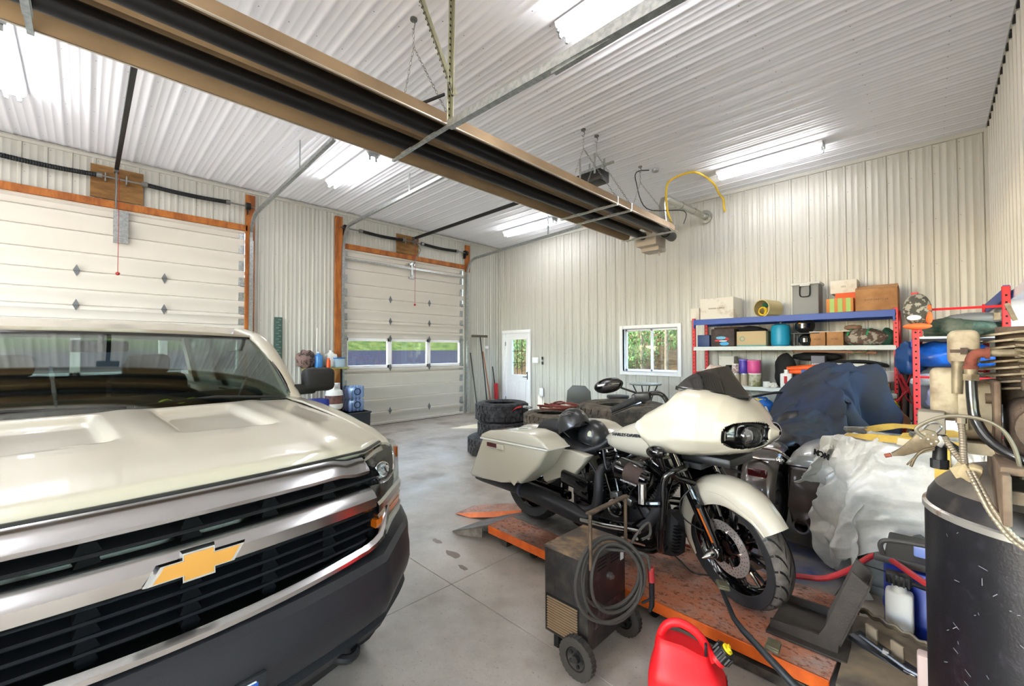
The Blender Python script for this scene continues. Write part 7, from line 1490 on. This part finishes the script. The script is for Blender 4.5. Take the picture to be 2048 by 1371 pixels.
ys = thing('cargo_strap', 'yellow ratchet straps and buckles heaped on top of the plastic-wrapped block', 'strap', (-.05, 3.72, .98))
Ws = V((.05, -3.72, -.98))
for pts in ([(-.42, 3.62, .985), (-.30, 3.52, 1.00), (-.15, 3.60, .995), (.0, 3.70, 1.0), (.15, 3.72, 1.0)], [(-.25, 3.50, 1.00), (-.10, 3.50, 1.005), (.05, 3.52, 1.0), (.2, 3.56, 1.0)], [(-.35, 3.85, .99), (-.2, 3.9, 1.03), (-.05, 3.82, 1.05), (.12, 3.9, 1.02), (.22, 3.8, 1.01)], [(-.15, 3.66, 1.01), (.0, 3.58, 1.05), (.12, 3.66, 1.05), (.2, 3.62, 1.02)]): ribbon('webbing', [V(p)+Ws for p in pts], .05, m_ystr, ys, up=(.3, -.6, .75))
mb = MB(); L0 = [V((.03, 3.475, 1.0))+Ws, V((.03, 3.43, .98))+Ws, V((.03, 3.42, .85))+Ws, V((.03, 3.42, .66))+Ws]
for a, b in zip(L0, L0[1:]): mb.loft([[a+V((-.032, 0, 0)), a+V((.032, 0, 0)), a+V((.032, .003, 0)), a+V((-.032, .003, 0))], [b+V((-.032, 0, 0)), b+V((.032, 0, 0)), b+V((.032, .003, 0)), b+V((-.032, .003, 0))]])
mb.build('hanging_end', m_ystr, ys)
for c in ((-.38, 3.68, 1.01), (-.05, 3.60, 1.03)): mb = MB(); mb.box(V(c)+Ws, (.12, .05, .03), rot=(.2, .1, .5), bev=.008); mb.tube([V(c)+Ws+V(q) for q in ((-.05, -.03, .02), (.05, -.03, .03), (.06, .03, .02), (-.04, .03, .01))], .005, 6, closed=True); mb.build('ratchet_buckle', m_steel, ys)
mb = MB(); mb.box(V((-.13, 3.47, 1.0))+Ws, (.06, .004, .05), rot=(.5, .1, .1)); mb.build('paper_tag', mat('cream_tag', 'e3d6bb', .7), ys)
lump('white_bag', 'white plastic bag behind the locking pliers on the wrapped block', 'bag', (.12, 3.75, 1.0), (.13, .1, .10), mat('white_film', 'e4e4e0', .35), 41, amp=.3)

# ================================================================ THINGS BETWEEN LIFT AND COMPRESSOR
bb_ = thing('blue_barrel', 'deep blue plastic drum partly hidden behind the compressor tank', 'barrel', (-.02, 3.12, 0))
mb = MB(); mb.lathe([(.17, 0), (.19, .03), (.19, .16), (.196, .17), (.196, .19), (.19, .20), (.19, .40), (.175, .43), (.0, .435)], 40); mb.build('drum_body', mat('drum_blue', '1a3590', .45), bb_)
tr_ = thing('plastic_tray', 'dark plastic carrier with rounded hand hole above the blue drum', 'tray', (-.02, 3.14, .44))
mb = MB(); mb.box((-.02, -.17, .02), (.40, .03, .04), bev=.01); mb.box((.10, -.17, .22), (.04, .03, .40), bev=.01); mb.tube(spline([(-.18, -.17, .04), (-.19, -.17, .09), (-.15, -.17, .12), (.02, -.17, .135), (.07, -.17, .12), (.09, -.17, .05)], 5), .012, 8); mb.box((0, .05, .02), (.36, .4, .03), bev=.01); mb.build('carrier_frame', mat('charcoal_plastic', '3a3734', .6), tr_)
mb = MB(); mb.box((.0, -.10, .08), (.13, .02, .07), bev=.008); mb.build('lilac_panel', mat('lilac_film', '7c8cc4', .3), tr_)
jg = jug('spray_jug', 'white jug with black clamp top standing before the blue drum', (-.135, 2.86, .17), .105, .08, .24, mat('white_jug_plastic', 'cfd0cc', .45), m_black)
mb = MB(); mb.box((0, 0, .25), (.10, .07, .05), bev=.01)
for k in range(5): mb.box((-.035+.018*k, -.038, .25), (.007, .01, .05))
mb.tube([(.04, -.02, .25), (.22, .0, .22)], .012, 8); mb.tube([(-.04, 0, .265), (-.16, -.03, .285)], .003, 6); mb.build('clamp_head', m_black, jg)
wn = thing('cable_winch', 'grimy steel winch with bolts and wire rope on the end of the lift', 'winch', (-.10, 2.66, .0))
mb = MB(); mb.tube([(-.16, -.10, .225), (.0, -.16, .185), (.05, -.17, .18)], [.01, .01, .01], 8); mb.box((-.07, -.10, .175), (.26, .09, .02), rot=(0, .16, -.4), bev=.004); mb.box((-.01, -.12, .13), (.18, .10, .09), rot=(0, .1, -.4), bev=.03); mb.build('frame_plate', mat('greasy_steel', '3f4146', .35, .7), wn)
for q in ((-.12, -.06, .22), (-.03, -.10, .205)): mb = MB(); mb.box(q, (.05, .012, .10), rot=(.2, .1, -.5), bev=.003); mb.build('side_lug', mat('dusty_lug', '8a7d6b', .6, .3), wn)
for q in ((-.07, -.13, .205), (.0, -.15, .175)): mb = MB(); mb.tube([q, (q[0]+.10, q[1]-.02, q[2]-.04)], .008, 8); mb.cyl(V(q)-V((.01, 0, 0)), V(q)+V((.01, 0, -.004)), .016, n=6); mb.build('bolt', m_steel, wn)
mb = MB()
for j in range(3):
    P = [V((-.22, .10+.01*j, .27-.012*j)).lerp(V((.14, .0+.01*j, .22-.010*j)), t/30)+V((0, 0, .006*math.sin(t*1.4))) for t in range(31)]; mb.tube(P, .0075, 6)
mb.build('wire_rope', mat('wire_rope', '6b6050', .6, .4), wn)
mb = MB(); mb.box((.03, .06, .08), (.4, .3, .10), bev=.01); mb.build('dirty_base', m_cast, wn)
mb = MB(); mb.tube(spline([(-0.657, 2.736, 0.300), (-0.527, 2.739, 0.330), (-0.421, 2.769, 0.350), (-0.325, 2.848, 0.400), (-0.219, 3.050, 0.440), (-.02, 2.62, .52), (.06, 2.6, .56)], 7), .014, 10); tag(mb.build('red_air_hose', mat('red_rubber_hose', 'a3262c', .5)), 'red rubber air hose stretching from the compressor past the front wheel', 'hose')
mb = MB(); mb.tube(spline([(-1.358, 2.893, 0.165), (-1.207, 2.791, 0.165), (-1.089, 2.701, 0.165), (-0.996, 2.735, 0.165)], 6), .005, 6); tag(mb.build('thin_black_wire', m_black), 'thin black wire lying on the orange deck behind the front wheel', 'wire')
mb = MB(); mb.tube(spline([(-1.302, 3.030, 0.170), (-1.195, 3.027, 0.170), (-1.114, 3.065, 0.170)], 5), .012, 8); tag(mb.build('red_hose_piece', mat('red_brown_hose', '7d3b30')), 'short piece of red-brown hose on the far side of the lift deck', 'hose')
mb = MB(); mb.box((.02, .04, .15), (.05, .06, .30), bev=.01); tag(mb.build('torn_carton', mat('pale_pink_carton', 'b9a6a0', .8), loc=(-.06, 2.42, 0)), 'torn pale carton edge at the foot of the compressor tank', 'carton')
# stains near the lift: drips have their own thin shapes
for i, (x, y, r_) in enumerate(((-2.62, 2.0, .05), (-2.42, 1.93, .03), (-2.9, 2.05, .035))):
    mb = MB(); mb.prism([(r_*(1+.4*nz((math.cos(a), math.sin(a), i), 1.5))*math.cos(a)*1.7, r_*(1+.4*nz((math.cos(a), math.sin(a), i), 1.5))*math.sin(a)*.6) for a in [2*PI*k/30 for k in range(30)]], .0002, .0012); tag(mb.build('oil_stain', mat('oil_stain', '7d6f62', .5), loc=(x, y, 0)), ['largest', 'middle', 'smallest'][i]+' brown oil stain on the concrete before the grey ramp', 'stain', 'oil stains')
